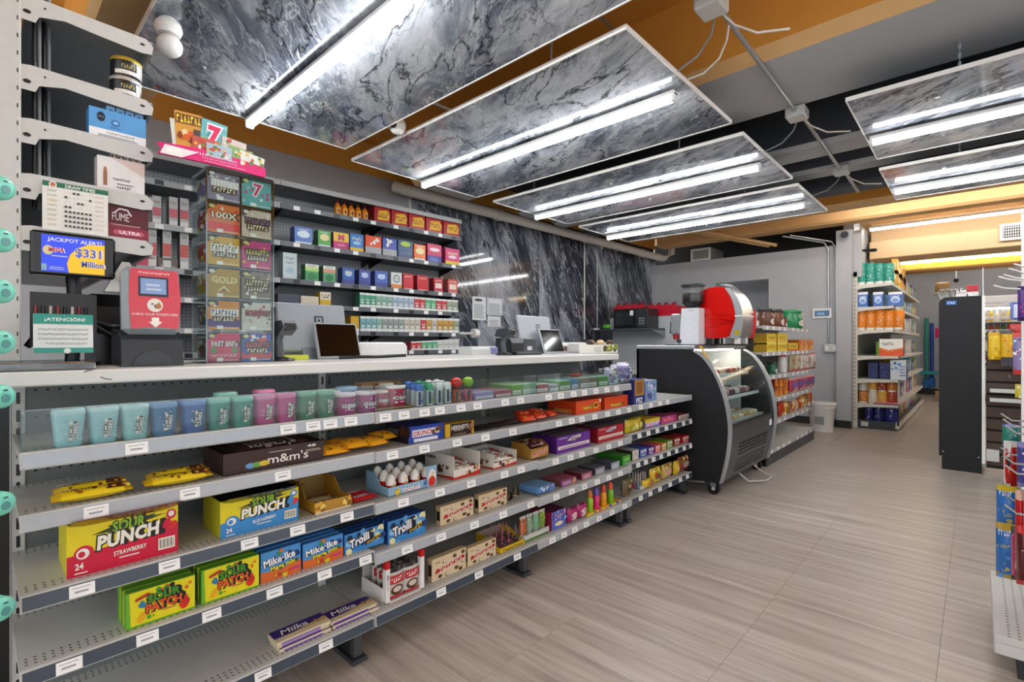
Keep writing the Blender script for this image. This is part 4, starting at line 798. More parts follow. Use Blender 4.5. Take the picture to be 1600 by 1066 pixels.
# --- bottom shelf
def milka(p): p.rect(0, 0, 1, .3, '#d8c8a0').poly([(.38, .3), (1, .3), (1, .6), (.75, .5)], '#c8a468').text('Milka', .42, .62, .5, .4, '#f0ecf4', None, .02, .05, .02, .25).bars(.05, .12, .12, .25, 1, '#c8b8e0').blobs(.78, .4, .95, .6, 3, ['#a87a3a', '#e8dcc0'], .03, 1)
for i, (a_, c_, n) in enumerate(((437, 520, 3), (517, 592, 2))):
    for j in range(n):
        l, w, h = P(a_, c_, 1000, 4, XF + .01); carton('chocolate_bar', 'long violet chocolate bar, %s of the stack %s' % (['top', 'second', 'third'][n - 1 - j], ['by the empty space', 'by the cookie pouches'][i]), 'chocolate bar', (XF + .01 - .006 * (j % 2), l[1] - .004 * j, l[2] + .001 + j * .0125), w, .012, .075, '#d8c8a8', '#d8c8a8', '#3a2478', lambda p: p.rect(.08, .1, .8, .55, '#7a58b0'), 0, 'long violet chocolate bars', .001, topart=milka if j == n - 1 else None)
l, w, h = P(603, 663, 880, 4); t = thing('cookie_display', 'white and red cookie display stand on the bottom shelf', 'display box', l)
for y in (0, w - .018): MB().box(-.02, 0, y, y + .018, 0, h * .82, WHITE).box(-.0205, .0005, y, y + .0185, h * .82, h, col('#d01c24', .35)).build('corner_post', t)
MB().box(-.17, -.165, 0, w, 0, h * .9, col('#c8c4bc', .5)).build('back_wall', t); MB().box(-.17, 0, 0, w, 0, .003, WHITE).build('tray_floor', t); MB().box(-.17, -.02, -.002, 0, 0, h * .35, WHITE).build('side_wall', t)
PR(.018, h * .5).squig(.5, .5, .5, .8, '#8a8a90', None, 2, 0, 3).build(t, 'printed_post', (.0012, 0, .04))
for j in range(4):
    for i in range(2): pouch('cookie_pouch', 'red white and brown cookie pouch in the white stand, %s row, %s' % (ORD[j], ['post side', 'box side'][i]), 'pouch', (l[0] - .018 - j * .036, l[1] + .018 + i * (w - .036) * .5, l[2] + .004), (w - .036) * .5, h * .72, .03, '#c9c4be', '#2a2422', lambda p: p.rect(.04, .52, .96, .8, '#b8242c').squig(.5, .66, .8, .14, '#f4f0ec', None, 6, .1, 2).ell(.5, .3, .38, .18, '#5a3420').ell(.5, .33, .26, .1, '#d8c8b8').rect(.04, .04, .96, .12, '#b8242c'), 0, 'cookie pouches in the stand')
l, w, h = P(782, 820, 850, 4); opentray('lollipop_display', 'yellow open lollipop display on the bottom shelf', 'display box', l, w, h * 1.25, .17, '#e0b818', '#a8948c', .38, lambda p: p.squig(.5, .45, .8, .5, '#3a2a10', None, 8, 0, 2), back=.95, notch=.5)
for i in range(9):
    x = l[0] - .03 - (i // 3) * .04; y = l[1] + w * (.2 + .3 * (i % 3)); t = thing('lollipop', 'purple wrapped lollipop in the yellow display, %s row, %s along' % (ORD[i // 3], ORD[i % 3]), 'lollipop', (x, y, l[2] + .03), 0, 'lollipops in the yellow display')
    MB().ell((0, 0, 0), (.013, .013, .013), col(['#5a2a4a', '#8a3a5a', '#4a3a3a'][i % 3], .25), 10, 7).build('wrapped_head', t); MB().tube([(0, 0, .01), (.012 * math.sin(i), .02 * math.cos(i * 2), .07)], .002, 5, col('#b86a90', .5)).build('stick', t)
l, w, h = P(818, 858, 812, 4); t = thing('snack_rack', 'low wire snack rack of green and orange pouches on the bottom shelf', 'snack rack', l)
MB().box(-.14, 0, 0, w, .012, .018, WHITE, .001).build('deck', t); MB().box(-.003, 0, 0, w, .018, .035, LGREY).build('front_lip', t)
for q in range(4): MB().tube([(-.02, w * (q + .2) / 3.6, .018), (-.02, w * (q + .2) / 3.6, h)], .002, 5, LGREY).build('divider_wire', t)
MB().box(-.001, .001, .01, w - .01, 0, .012, col('#5a7a3a', .5)).build('base_strip', t)
for i in range(4): pouch('snack_pouch', ['orange and white snack pouch in the wire rack', 'grey green snack pouch in the wire rack', 'mint green snack pouch in the wire rack', 'olive and yellow snack pouch in the wire rack'][i], 'pouch', (l[0] - .03, l[1] + .006 + i * w / 4, l[2] + .02), w / 4.6, h * .85, .025, ['#c8642a', '#8aa088', '#7ab08a', '#7a9a3a'][i], '#d8d4c8', lambda p: p.blobs(.1, .1, .9, .9, 7, [['#f0e0c0', '#8a2a1c'], ['#e8ece4', '#4a6a4a'], ['#e8f0e4', '#3a7a5a'], ['#e8dc5a', '#3a5a1c']][i], .12, i), group='snack rack pouches')
l, w, h = P(862, 884, 802, 4); carton('candy_carton', 'violet and blue candy carton on the bottom shelf', 'carton', l, w, h, .15, '#5a6ac0', '#8a1c3c', '#5a1440', lambda p: p.blobs(.05, .1, .95, .95, 12, ['#d88ac8', '#3a4aa8', '#8ab0e8'], .1, 3).ell(.5, .28, .28, .12, '#e8e0b0').squig(.5, .75, .6, .2, '#f0e0f4', '#4a2a8a', 4, 0, 2))
for i in range(2):
    l, w, h = P(888 + i * 15, 902 + i * 15, 796 - i * 7, 4); pouch('candy_pouch', ['magenta candy pouch beside the violet carton', 'magenta candy pouch beside the squeeze bottles'][i], 'pouch', (l[0] - .01, l[1], l[2] + .002), w, h, .05, '#b01c6a', '#7a1450', lambda p: p.ell(.5, .4, .34, .3, '#e0b8c0').blobs(.25, .2, .75, .6, 5, ['#f4e8e0', '#c86a8a'], .1, i), group='magenta pouches')
for i, (px, c, cp_) in enumerate(((924, '#9ac82a', '#d87a3a'), (934, '#e8287a', '#7a5ac0'), (945, '#f0a01c', '#e0503a'), (956, '#7ac02a', '#e8603a'))):
    t = thing('squeeze_bottle', ['lime squeeze bottle with tan cap, beside the magenta pouches', 'hot pink squeeze bottle with violet collar', 'amber squeeze bottle with red cap', 'lime squeeze bottle with red cap, near the lollipop jar'][i], 'candy bottle', (XF - .01, YX(px, XF), LV[4] + .012), 0, 'squeeze candy bottles')
    MB().lathe([(.015, 0), (.0185, .004), (.0185, .07), (.012, .082)], 14, col(c, .25)).build('bottle_body', t); MB().lathe([(.0135, .082), (.0145, .1), (.012, .115), (.005, .126)], 12, col(cp_, .3)).build('cap', t)
    PR(.02, .05, lambda u, v, x: (.0187 * math.cos((u - .5) * 1.3) + x, .0187 * math.sin((u - .5) * 1.3), .01 + v * .05)).blobs(.1, .1, .9, .9, 5, ['#f4f0e0', '#3a7a2a', '#f0d83a'], .12, i).build(t, 'printed_label')
l, w, h = P(915, 968, 790, 4); carton('squeeze_bottle_tray', 'yellow tray under the squeeze bottles', 'tray', (l[0] + .012, l[1], l[2]), w, .012, .12, '#e8c81c', '#e8a81c', '#d8b018', lambda p: p.blobs(.05, .1, .95, .9, 8, ['#3a5ac8', '#e04a7a'], .04, 2))
t = thing('candy_jar_tray', 'shallow tray of lollipop sticks at the end of the bottom shelf', 'tray', (XF, YX(1000, XF), LV4[3])); MB().box(-.13, 0, 0, .15, 0, .004, WHITE).build('tray_floor', t); MB().box(-.003, 0, 0, .15, 0, .03, LGREY).build('tray_front', t)
for i in range(12):
    q = thing('lollipop', 'small lollipop standing in the shallow tray, %s of the bunch' % ORD[i], 'lollipop', (XF - .02 - (i % 3) * .03, YX(1000, XF) + .015 + (i // 3) * .036, LV4[3] + .004), 0, 'lollipops in the shallow tray')
    MB().ell((0, 0, .015), (.014, .014, .015), col(['#7aa0b0', '#b04a5a', '#8a90a8', '#a8b8b0'][i % 4], .25), 10, 7).build('wrapped_head', q); MB().tube([(0, 0, .025), (.006 * math.sin(i * 2), .008 * math.cos(i), .1)], .0022, 5, col('#e0d4d0', .4)).build('stick', q)
for i, (a_, c_, pt, c, lb) in enumerate(((972, 986, 752, '#6a5a3a', 'dark snack packet before the lollipop tray'), (1017, 1034, 735, '#dcb81c', 'tall yellow candy pouch with round window'), (1003, 1020, 752, '#e0bc1c', 'small yellow pouch before the tall one'), (1036, 1050, 728, '#c8a85a', 'tan and pink pouch beside the yellow ones'), (1052, 1059, 722, '#d8b01c', 'narrow yellow pouch near the end'), (1061, 1079, 716, '#8a3a2a', 'red and green pouch at the end of the bottom shelf'))):
    l, w, h = P(a_, c_, pt, 4, XF - .01, LV4[3]); pouch('candy_pouch', lb, 'pouch', (l[0] - .012 * (i % 2), l[1], l[2] + .002), w, h, .05, c, None, lambda p: p.ell(.5, .45, .3, .2, ['#3a2a1c', '#6a5030', '#c8783a', '#d89a9a', '#e8d05a', '#c8a0a0'][i]).blobs(.1, .6, .9, .95, 5, ['#f0e0a0', '#7a8a2a', '#c83a2a'], .1, i), group='pouches on the end bottom shelf')
# ================================================================ CROSS SHELF UNIT AT THE POST, AND ITS GOODS
XE = -2.0
BR = [2.15, 1.949, 1.795, 1.636, 1.486]
yp, yt = YX(33, XE), YX(240, XE)
g = thing('cross_shelving', 'tall grey cantilever shelving standing across the end of the counter', 'shelf unit', (0, 0, 0))
pst = MB().box(XE - .04, XE + .004, yp - .075, yp, 1.079, 2.6, LGREY, .003)
for q in range(28): pst.box(XE + .004, XE + .0045, yp - .009, yp - .006, 1.12 + q * .05, 1.132 + q * .05, DGREY)
pst.build('upright', g)
MB().box(-3.85, -3.80, yp - .075, yp, 0, 2.6, LGREY, .003).build('upright', g)
MB().box(-3.8, XE - .04, yp - .03, yp - .02, 1.0, 2.55, col('#4a4e52', .5)).build('back_panel', g)
MB().box(-2.95, -2.9, yp - .03, yp + .02, 1.08, 2.55, MGREY).build('upright', g)
for z in BR:
    w = yt - yp
    pts = [(yp, z), (yp + .02, z + .004), (yt - .02, z), (yt, z - .02), (yt - .005, z - .045), (yt - .03, z - .05), (yp + w * .55, z - .043), (yp + w * .3, z - .036), (yp + w * .12, z - .05), (yp + .03, z - .07), (yp, z - .07)]
    br = MB().ext(pts, XE - .003, XE, LGREY, 'x').build('bracket', g)
    for q in (((XE + .0005, yp + .012, z - .045), (.001, .009, .006)), ((XE + .0005, yt - .03, z - .022), (.001, .007, .004)), ((XE + .0005, yp + .05, z - .02), (.001, .003, .003))): MB().ell(q[0], q[1], BLACK, 8, 5).build('bracket_slot', br)
    MB().box(-3.8, XE - .004, yp + .01, yt - .012, z - .018, z - .004, col('#7d8185', .4)).box(-3.8, XE - .004, yt - .012, yt - .002, z - .045, z - .002, MGREY).build('shelf', g)
for q in range(4): MB().tube([(XE - .05 - .02 * q, yp + .03 + q * .012, 1.55), (XE - .05 - .02 * q, yp + .03 + q * .012, 2.45)], .005, 6, MGREY if q % 2 else BLACK).build('divider_rod', g)
def jar(label, px, z, c):
    y = YX(px, XE - .04); t = thing('metal_tin', label, 'tin', (XE - .05, y, z), 0, 'stacked tins on the cross shelf')
    MB().lathe([(.04, 0), (.042, .003), (.042, .05)], 22, col('#1c1c1e', .3)).build('tin_body', t); MB().lathe([(.0435, .05), (.0435, .06), (.04, .063)], 22, col('#c8b048' if c else '#d8d8d4', .25, .5)).build('lid', t)
    PR(.06, .04, lambda u, v, x: (.0422 * math.cos((u - .5) * 1.8) + x, .0422 * math.sin((u - .5) * 1.8), .006 + v * .042)).rect(0, 0, 1, .3, '#e4e0d8').squig(.5, .6, .5, .3, '#c8b86a', None, 6, 0, 2).rect(.8, .1, 1, .95, '#d0d0cc').build(t, 'printed_label'); return t
jar('black and silver tin under the other on the cross shelf', 197, BR[1] + .0, 0); jar('black and gold tin on top of the other on the cross shelf', 198, BR[1] + .064, 1)
def onshelf(name, label, a_, c_, pt, pb, z, X=XE - .012):
    y0, y1 = YX(a_, X), YX(c_, X); return (X, y0, z), y1 - y0, ZX((a_ + c_) / 2, pt, X) - z
l, w, h = onshelf('a', '', 139, 228, 176, 215, BR[2])
o = opentray('vape_display', 'light blue display box with white base on the cross shelf', 'display box', l, w, h, .06, '#5aa0dc', '#3a78b8', 1.0, lambda p: p.rect(0, 0, 1, .32, '#f0f2f4').squig(.55, .22, .5, .06, '#3a3c40', None, 12, 0, 2).bars(.15, .06, .85, .16, 2, '#6a6c70').ell(.2, .72, .07, .16, '#1c2430').squig(.2, .72, .1, .06, '#8ab0e0', None, 3, 0, 3).ell(.45, .6, .07, .1, '#2a5a9c').ell(.45, .6, .05, .06, '#8fc4ee').squig(.45, .42, .2, .04, '#2a4a8c', None, 7, 0, 4), back=1.0)
for i in range(4): carton('vape_box', 'pale blue small box in the blue display, %s along' % ORD[i], 'box', (l[0] - .012, l[1] + w * (.3 + .17 * i), l[2] + .004), w * .155, h + .015, .03, '#8fc0e8', '#5a9ad4', '#a8d0f0', lambda p: p.ell(.5, .85, .32, .05, '#2a5a8c').bars(.2, .5, .8, .75, 3, '#5a8ac0'), group='small boxes in the blue display')
l, w, h = onshelf('a', '', 152, 226, 248, 300, BR[3])
o = opentray('vape_display', 'white display box with bronze cartridges printed on it on the cross shelf', 'display box', l, w, h, .06, '#e8e4e2', '#c8c4c0', .98, lambda p: p.poly([(.3, .98), (1, .55), (1, 1)], '#d8c4bc').rect(.12, .12, .2, .55, '#a06a50').poly([(.12, .55), (.2, .55), (.18, .68), (.14, .68)], '#b8785a').squig(.5, .36, .36, .07, '#1c1c1e', None, 8, 0, 2).bars(.4, .2, .75, .28, 1, '#8a8a8c').squig(.55, .12, .3, .07, '#1c1c1e', None, 6, 0, 5), back=1.0)
for i in range(5): carton('vape_box', 'white box with bronze stripe in the white display, %s along' % ORD[i], 'box', (l[0] - .012, l[1] + w * (.28 + .14 * i), l[2] + .004), w * .12, h + .012 - i * .002, .03, '#d8ccc6', '#b8aaa4', '#e8e0dc', lambda p: p.rect(.15, .55, .5, .95, '#7a4a38').bars(.55, .5, .9, .9, 5, '#6a4a40'), group='small boxes in the white display')
l, w, h = onshelf('a', '', 166, 232, 312, 375, BR[4])
o = opentray('vape_display', 'maroon display box with pink oval badge on the cross shelf', 'display box', l, w, h, .06, '#5a1822', '#3a1016', .95, lambda p: p.poly([(0, .0), (1, 0), (1, .28), (0, .42)], '#8a1c34').text('FUME', .33, .56, .4, .2, '#e8dcdc', None, .0).poly([(.16, .66), (.3, .8), (.5, .78), (.6, .62), (.57, .6), (.48, .74), (.31, .76), (.19, .64)], '#e8dcdc').bars(.1, .34, .8, .38, 1, '#d8b8bc').poly([(.2, .1), (.85, .1), (.9, .16), (.85, .22), (.2, .22), (.15, .16)], '#c85a74').text('ULTRA', .55, .16, .5, .09, '#f4e8ec', None, .03), back=1.0)
for i in range(5): carton('vape_box', 'grey and maroon box in the maroon display, %s along' % ORD[i], 'box', (l[0] - .012, l[1] + w * (.14 + .17 * i), l[2] + .004), w * .15, h + .008, .03, '#6a1826', '#4a1018', '#8a8a8c', lambda p: p.rect(0, .62, 1, 1, '#77777a').squig(.5, .86, .7, .06, '#e0e0e0', None, 4, 0, 3).rect(.4, .1, .48, .5, '#c83a58'), group='small boxes in the maroon display')
XS = XE + .012
def plate(name, label, cat, q, th, c, art, X=XS, tilt=0.0, part='printed_sheet'):
    """upright sheet whose four corners were read off; q = px0, px1, top row at px0, bottom row at px0"""
    y0, y1 = YX(q[0], X), YX(q[1], X); z1, z0 = ZX(q[0], q[2], X), ZX(q[0], q[3], X)
    o = MB().box(-th, 0, 0, y1 - y0, 0, z1 - z0, c if not isinstance(c, str) else col(c, .35), .001).build(name, None, (X, y0, z0), 0, (0, tilt, 0), label, cat)
    if art: p = PR(y1 - y0, z1 - z0); art(p); p.build(o, part, (.0006, 0, 0))
    return o
def draw(p):
    p.rect(0, .9, 1, 1, '#1f6a4e').text('DRAW TIMES', .56, .945, .46, .07, '#eef2ea', None, .02).ell(.15, .94, .06, .07, '#e8e4dc').ell(.15, .945, .04, .045, '#c87a5a')
    for i in range(8):
        y = .82 - i * .1
        p.squig(.14, y, .14, .035, ['#8a8a70', '#a89a58', '#c8a83a', '#b8a03a', '#9a9a8a', '#a88a4a', '#c8a05a', '#a8a088'][i], None, 6, 0, i); p.squig(.86, y, .14, .025, '#c89a9a', None, 5, 0, i + 3)
        for k in range(7):
            if i >= 4 or (k * 3 + i * 2) % 7 in (2, 6): p.rect(.32 + k * .062, y - .022, .36 + k * .062, y + .022, '#3c3c3a'); p.k -= .5
            else: p.rect(.33 + k * .062, y - .006, .345 + k * .062, y + .006, '#9a9a94'); p.k -= .5
        p.k += .3
plate('draw_times_poster', 'white draw times poster with green header clipped to the cross shelf', 'poster', (66, 169, 281, 358), .003, '#e9e7e0', draw)
t = thing('jackpot_monitor', 'black monitor showing a blue and gold jackpot alert', 'monitor', (XS - .005, YX(47, XS), ZX(47, 427, XS)))
w = YX(181, XS) - YX(47, XS); h = ZX(47, 357, XS) - ZX(47, 427, XS)
MB().box(-.04, 0, 0, w, 0, h, col('#0c0d0f', .2), .006).build('casing', t)
def jackpot(p):
    def E(u0, v0, u1, v1, c): p.b.add([p.P(*q) for q in ((u0, v0), (u1, v0), (u1, v1), (u0, v1))], [(0, 1, 2, 3)], emit(c, .5)); p.k += .5
    E(0, 0, 1, 1, '#2a3fc0')
    p.b.add([p.P(*q) for q in [(.42, 0), (1, 0), (1, .86), (.72, .82), (.55, .7), (.44, .5), (.39, .25)]], [(0, 1, 2, 3, 4, 5, 6)], emit('#d8a21c', .42)); p.k += .5
    for a in (('JACKPOT ALERT!', .52, .87, .86, .14, '#f4f4f8'), ('$331', .73, .56, .42, .28, '#5a6ad8'), ('Million', .8, .27, .36, .17, '#4a5ac0')):
        p.text(a[0], a[1], a[2], a[3], a[4], a[5], '#f4f0e0' if a[0][0] != 'J' else None, .02, .06)
    p.ell(.1, .58, .08, .13, '#e8d8a0').text('MEGA', .23, .6, .24, .12, '#d82a3a', '#f0f0f4', .03, .08).bars(.15, .42, .4, .48, 1, '#d8dcf0').rect(.0, .02, .08, .2, '#8fb8d8').bars(.12, .06, .35, .16, 2, '#c8d0f0')
mp = PR(w * .74, h * .84); jackpot(mp); mp.build(t, 'lit_screen', (.001, w * .12, h * .08))
# --- things on the counter, post end
CT = 1.079
t = thing('acrylic_tray', 'flat clear acrylic tray lying on the counter at the post end', 'tray', (-1.72, YX(1, -1.72) - .1, CT)); wq = YX(150, -1.72) - YX(1, -1.72) + .1
MB().box(-.24, 0, 0, wq, 0, .022, clear('#b9c6cc', .45), .004).build('tray_body', t); MB().box(-.235, -.005, .005, wq - .005, .0215, .0225, clear('#cfd8dc', .5)).build('tray_top', t)
plate('attention_sign', 'small white and teal attention notice standing on the counter', 'sign', (52, 146, 489, 552), .003, '#e6eae8', lambda p: p.rect(0, .74, 1, 1, '#2a9a8a').text('¡ATENCIÓN!', .52, .86, .68, .13, '#f4f8f4', None, .02).squig(.5, .6, .84, .05, '#8a9290', None, 22, 0, 1).squig(.5, .48, .84, .05, '#8a9290', None, 22, 0, 2).squig(.5, .36, .84, .05, '#8a9290', None, 22, 0, 3).squig(.55, .24, .7, .05, '#8a9290', None, 18, 0, 4).rect(0, 0, 1, .13, '#2a9a8a').ell(.55, .05, .06, .07, '#e8eee8'), -1.83, -.1)
t = thing('ticket_checker', 'red faced lottery ticket checker on a black base', 'ticket checker', (-1.82, YX(190, -1.82), CT)); w = YX(287, -1.82) - YX(190, -1.82); h = ZX(200, 420, -1.82) - CT
MB().ext([(-.16, 0), (0, 0), (-.01, h * .28), (-.05, h * .36), (-.16, h * .4)], 0, w, col('#24282e', .3), 'y').build('base', t)
MB().ext([(w / 2 + w * .34 * math.cos(math.pi * i / 14), w * .3 * math.sin(math.pi * i / 14)) for i in range(15)], -.004, .004, col('#171b22', .2), 'x').build('scan_arch', t)
hd = MB().box(-.05, 0, -.004, w - .01, 0, h * .72, col('#8a9296', .25), .016).build('head', t, (-.02, .01, h * .34), rot=(0, -.09, 0))
PR(w * .88, h * .66).poly([(.06, .04), (.5, .07), (.94, .04), (1, .5), (.95, 1), (.06, 1), (.02, .5)], '#d84a5a').squig(.5, .94, .6, .035, '#f4e0e0', None, 14, 0, 3).rect(.2, .56, .76, .88, '#2a3444').rect(.24, .6, .72, .85, '#8fa8d8').bars(.34, .66, .62, .8, 2, '#c8d8f0').ell(.5, .42, .15, .11, '#f0e8dc').blobs(.42, .38, .58, .46, 6, ['#8a9a6a', '#c8703a', '#5a7a8a'], .05, 2).text('CHECK YOUR TICKETS HERE', .5, .27, .86, .035, '#f4e0e0', None, .02).poly([(.43, .22), (.57, .22), (.57, .15), (.63, .15), (.5, .06), (.37, .15), (.43, .15)], '#f6f2ea').build(hd, 'printed_face', (.0012, w * .05, h * .03))
t = thing('pen_hook_board', 'tangle of red and black pens hung at the end of the counter', 'pens', (-2.0, YX(47, -2.0), CT + .06))
for i in range(8): MB().tube([(0, .01 + i * .016, .0), (.004 * (i % 2), .012 + i * .016, .12)], .004, 6, col(['#8a2a30', '#1c1c20', '#c8b8b0'][i % 3], .35)).build('pen', t)
MB().box(-.012, -.006, 0, .15, 0, .16, BLACK).build('board', t)
t = thing('monitor_stand', 'black stand with bundled cable behind the attention notice', 'stand', (-2.06, YX(112, -2.06), CT)); MB().tube([(0, 0, 0), (0, .01, .16), (-.02, .0, .36)], .018, 8, DGREY).build('pole', t); MB().lathe([(.07, 0), (.07, .012)], 16, BLACK).build('foot', t)
for k in range(2): MB().tube([(0, -.1, .06), (.02, -.05, .13 + k * .02), (.02, .02, .15), (.01, .1, .12 - .03 * k), (0, .2, .14)], .009, 7, BLACK).build('cable', t)
t = thing('lottery_terminal', 'rounded black lottery terminal behind the ticket checker', 'terminal', (-2.05, YX(150, -2.05), CT)); MB().ext([(-.25, 0), (0, 0), (0, .1), (-.03, .19), (-.1, .235), (-.25, .235)], 0, .17, col('#141518', .25), 'y').build('body', t); MB().box(.0005, .0015, 0, .17, .128, .131, MGREY).build('seam', t)
t2 = thing('camera_triangle', 'white triangular scanner head with black lens on the terminal', 'scanner', (-2.04, YX(163, -2.04), CT + .236)); MB().ext([(0, 0), (.11, 0), (.065, .1), (.045, .1)], -.03, 0, WHITE, 'x').build('shell', t2); MB().lathe([(.016, 0), (.016, .004)], 14, BLACK, (0, .055, .04), ax='x').build('lens', t2)
MB().box(-.05, .03, 0, .09, 0, .0015, WHITE).build('paper_slip', None, (-1.86, YX(162, -1.86), CT + .001), .5, None, 'white paper slip on the counter beside the ticket checker', 'paper')
# --- lottery dispenser
XD = -1.95; y0, y1 = YX(322, XD), YX(425, XD); w = y1 - y0; ztop = ZX(330, 262, XD); hh = ztop - CT; dd = .16
t = thing('lottery_dispenser', 'clear acrylic tower of scratch tickets on the counter', 'ticket dispenser', (XD, y0, CT))
b = MB(); b.box(-dd, 0, -.003, 0, 0, hh, CLR); b.box(-dd, 0, w, w + .003, 0, hh, CLR); b.box(-dd, 0, w / 2 - .001, w / 2 + .001, 0, hh, CLR); b.build('side_sheet', t)
MB().box(.006, .009, -.003, w + .003, 0, hh, CLR).build('front_sheet', t)
eg = clear('#b8c4c8', .8)
for y in (-.003, w): MB().box(.004, .010, y, y + .004, 0, hh, eg).build('edge_strip', t)
for k in range(7): MB().box(-dd, .004, 0, w, hh * k / 6 - (.003 if k else 0), hh * k / 6 + (0 if k else .003), eg).build('tier_sheet', t)
MB().box(-.012, .008, .01, w, hh - .012, hh + .004, col('#14161a', .3)).build('top_rail', t)
TK = [('#8f8aa0', '#d8d4dc', 'silver'), ('#5fb0b0', '#d83a70', 'teal seven'), ('#e0702a', '#e8302a', 'orange'), ('#d8c4b0', '#8a6a9a', 'pale'), ('#d8a41c', '#5a3a10', 'gold comic'), ('#d0307a', '#e8c02a', 'magenta'), ('#b8902a', '#f0e0a8', 'plain gold'), ('#8a7a68', '#e8d090', 'brown'), ('#e0901c', '#4a2a80', 'amber and purple'), ('#d8d0c4', '#b02a2a', 'cream'), ('#d81c5c', '#f0f0e8', 'hot pink'), ('#3a50b0', '#d8403a', 'red white and blue')]
TX = ['', '7', '100X', '', '', '', 'GOLD', '', '', 'MONOPOLY', "FAST $50's", '']
for i in range(12):
    r, q = divmod(i, 2); tw = w / 2 - .008; th = hh / 6 - .012
    c, c2, nm = TK[i]
    o = MB().box(-.02, 0, 0, tw, 0, th, col('#2c2620', .5), .001).box(0, .0006, .0, tw, .0, th, col(c, .35)).build('scratch_ticket', None, (XD + .0, y0 + .004 + q * w / 2, CT + hh * (5 - r) / 6 + .004), 0, None, '%s scratch ticket in the dispenser, tier %s from the top' % (nm, ORD[r]), 'ticket', 'scratch tickets in the dispenser')
    p = PR(tw, th); p.blobs(.05, .15, .95, .9, 14, [c2, c, '#f0e8dc', c2], .06, i + 1)
    if i in (0, 3, 7, 9): p.blobs(.05, .3, .95, .95, 18, ['#f0ece4', '#5a4a3a', '#c8bca8'], .05, i)
    if i in (2, 8, 11): p.rect(0, .05, 1, .36, c2)
    if i == 11: p.blobs(.2, .7, .8, .98, 8, ['#d83a2a', '#f4f0e8'], .09, 2); p.ell(.18, .45, .16, .22, '#2a48b8'); p.ell(.82, .45, .16, .22, '#2a48b8')
    if i in (6, 10): p.rect(0, 0, 1, 1, c)
    if TX[i]: p.text(TX[i], .52, .62, {'7': .3}.get(TX[i], .8), {'7': .46, 'MONOPOLY': .2}.get(TX[i], .22), c2 if i != 2 else '#f4e0c0', '#f8f4ec' if i in (1,) else ('#3a2010' if i not in (6,) else None), .03, .09, 0 if i != 1 else -.05)
    elif i not in (6,): p.squig(.52, .6, .8, .2, c2, '#2a2018' if i % 2 else '#f4ece0', 8, 0, i).squig(.52, .38, .7, .16, '#f4e8c8', '#4a2a20', 7, 0, i + 4)
    if i == 6: p.poly([(.3, .22), (.5, .42), (.7, .22)], '#e8d8a0').poly([(.38, .22), (.5, .34), (.62, .22)], '#8a6a1c').bars(.25, .5, .75, .54, 1, '#f0e0a8')
    if i == 10: p.ell(.18, .4, .1, .12, '#5a8a2a').ell(.84, .4, .1, .12, '#5a8a2a').squig(.5, .22, .84, .1, '#f0e8e0', None, 12, 0, 4)
    p.poly([(0, .76), (0, 1), (.34, 1)], '#2a241c').ell(.13, .9, .09, .06, '#d8d080' if i % 3 else '#e8e8e0').rect(0, .0, 1, .1, c if i != 10 else '#a81848').rect(.28, .02, .48, .14, '#f4f2ea').bars(.5, .05, .95, .1, 1, '#f0e8d8')
    p.build(o, 'printed_ticket', (.0012, 0, 0))
for r in range(6): pouch('scratch_ticket', 'scratch ticket strip folded at the side of the dispenser, tier %s from the top' % ORD[r], 'ticket', (XD - .145, y0 + .014, CT + hh * (5 - r) / 6 + .012), .11, hh / 6 - .03, .02, ['#8a7ab0', '#a83a44', '#c05a50', '#c8a030', '#6a5a7a', '#7a4a40'][r], '#d8d4d0', lambda p: p.blobs(.1, .1, .9, .9, 10, ['#f0ece4', '#c83a3a', '#d8c82a'], .1, r), -1.5, 'side ticket strips')
xa = XD + .012; ya, yb = YX(246, xa), YX(414, xa); w2 = yb - ya
t = thing('pink_topper', 'hot pink lottery header with fanned tickets on top of the dispenser', 'sign', (xa, ya, ztop + .005))
b = MB(); n = 12
top_ = [(w2 * i / n, .036 + .012 * math.sin(math.pi * i / n)) for i in range(n + 1)]; bot = [(w2 * i / n, .0 + .004 * math.sin(math.pi * i / n)) for i in range(n + 1)]
b.ext(bot + [(w2 + .004, .015)] + top_[::-1] + [(.012, .018)], -.012, 0, col('#e01c78', .35), 'x').build('banner', t)
PR(w2, .04).poly([(.02, .0), (.2, .0), (.35, .75), (.06, .8)], '#f4e8ec').ell(.14, .4, .07, .36, '#f8f4f0').squig(.52, .72, .38, .2, '#f8e8f0', None, 16, 0, 2).squig(.55, .44, .34, .12, '#f0c8d8', None, 16, 0, 3).bars(.4, .18, .8, .26, 1, '#f4d8e4').build(t, 'printed_banner', (.0012, 0, .002))
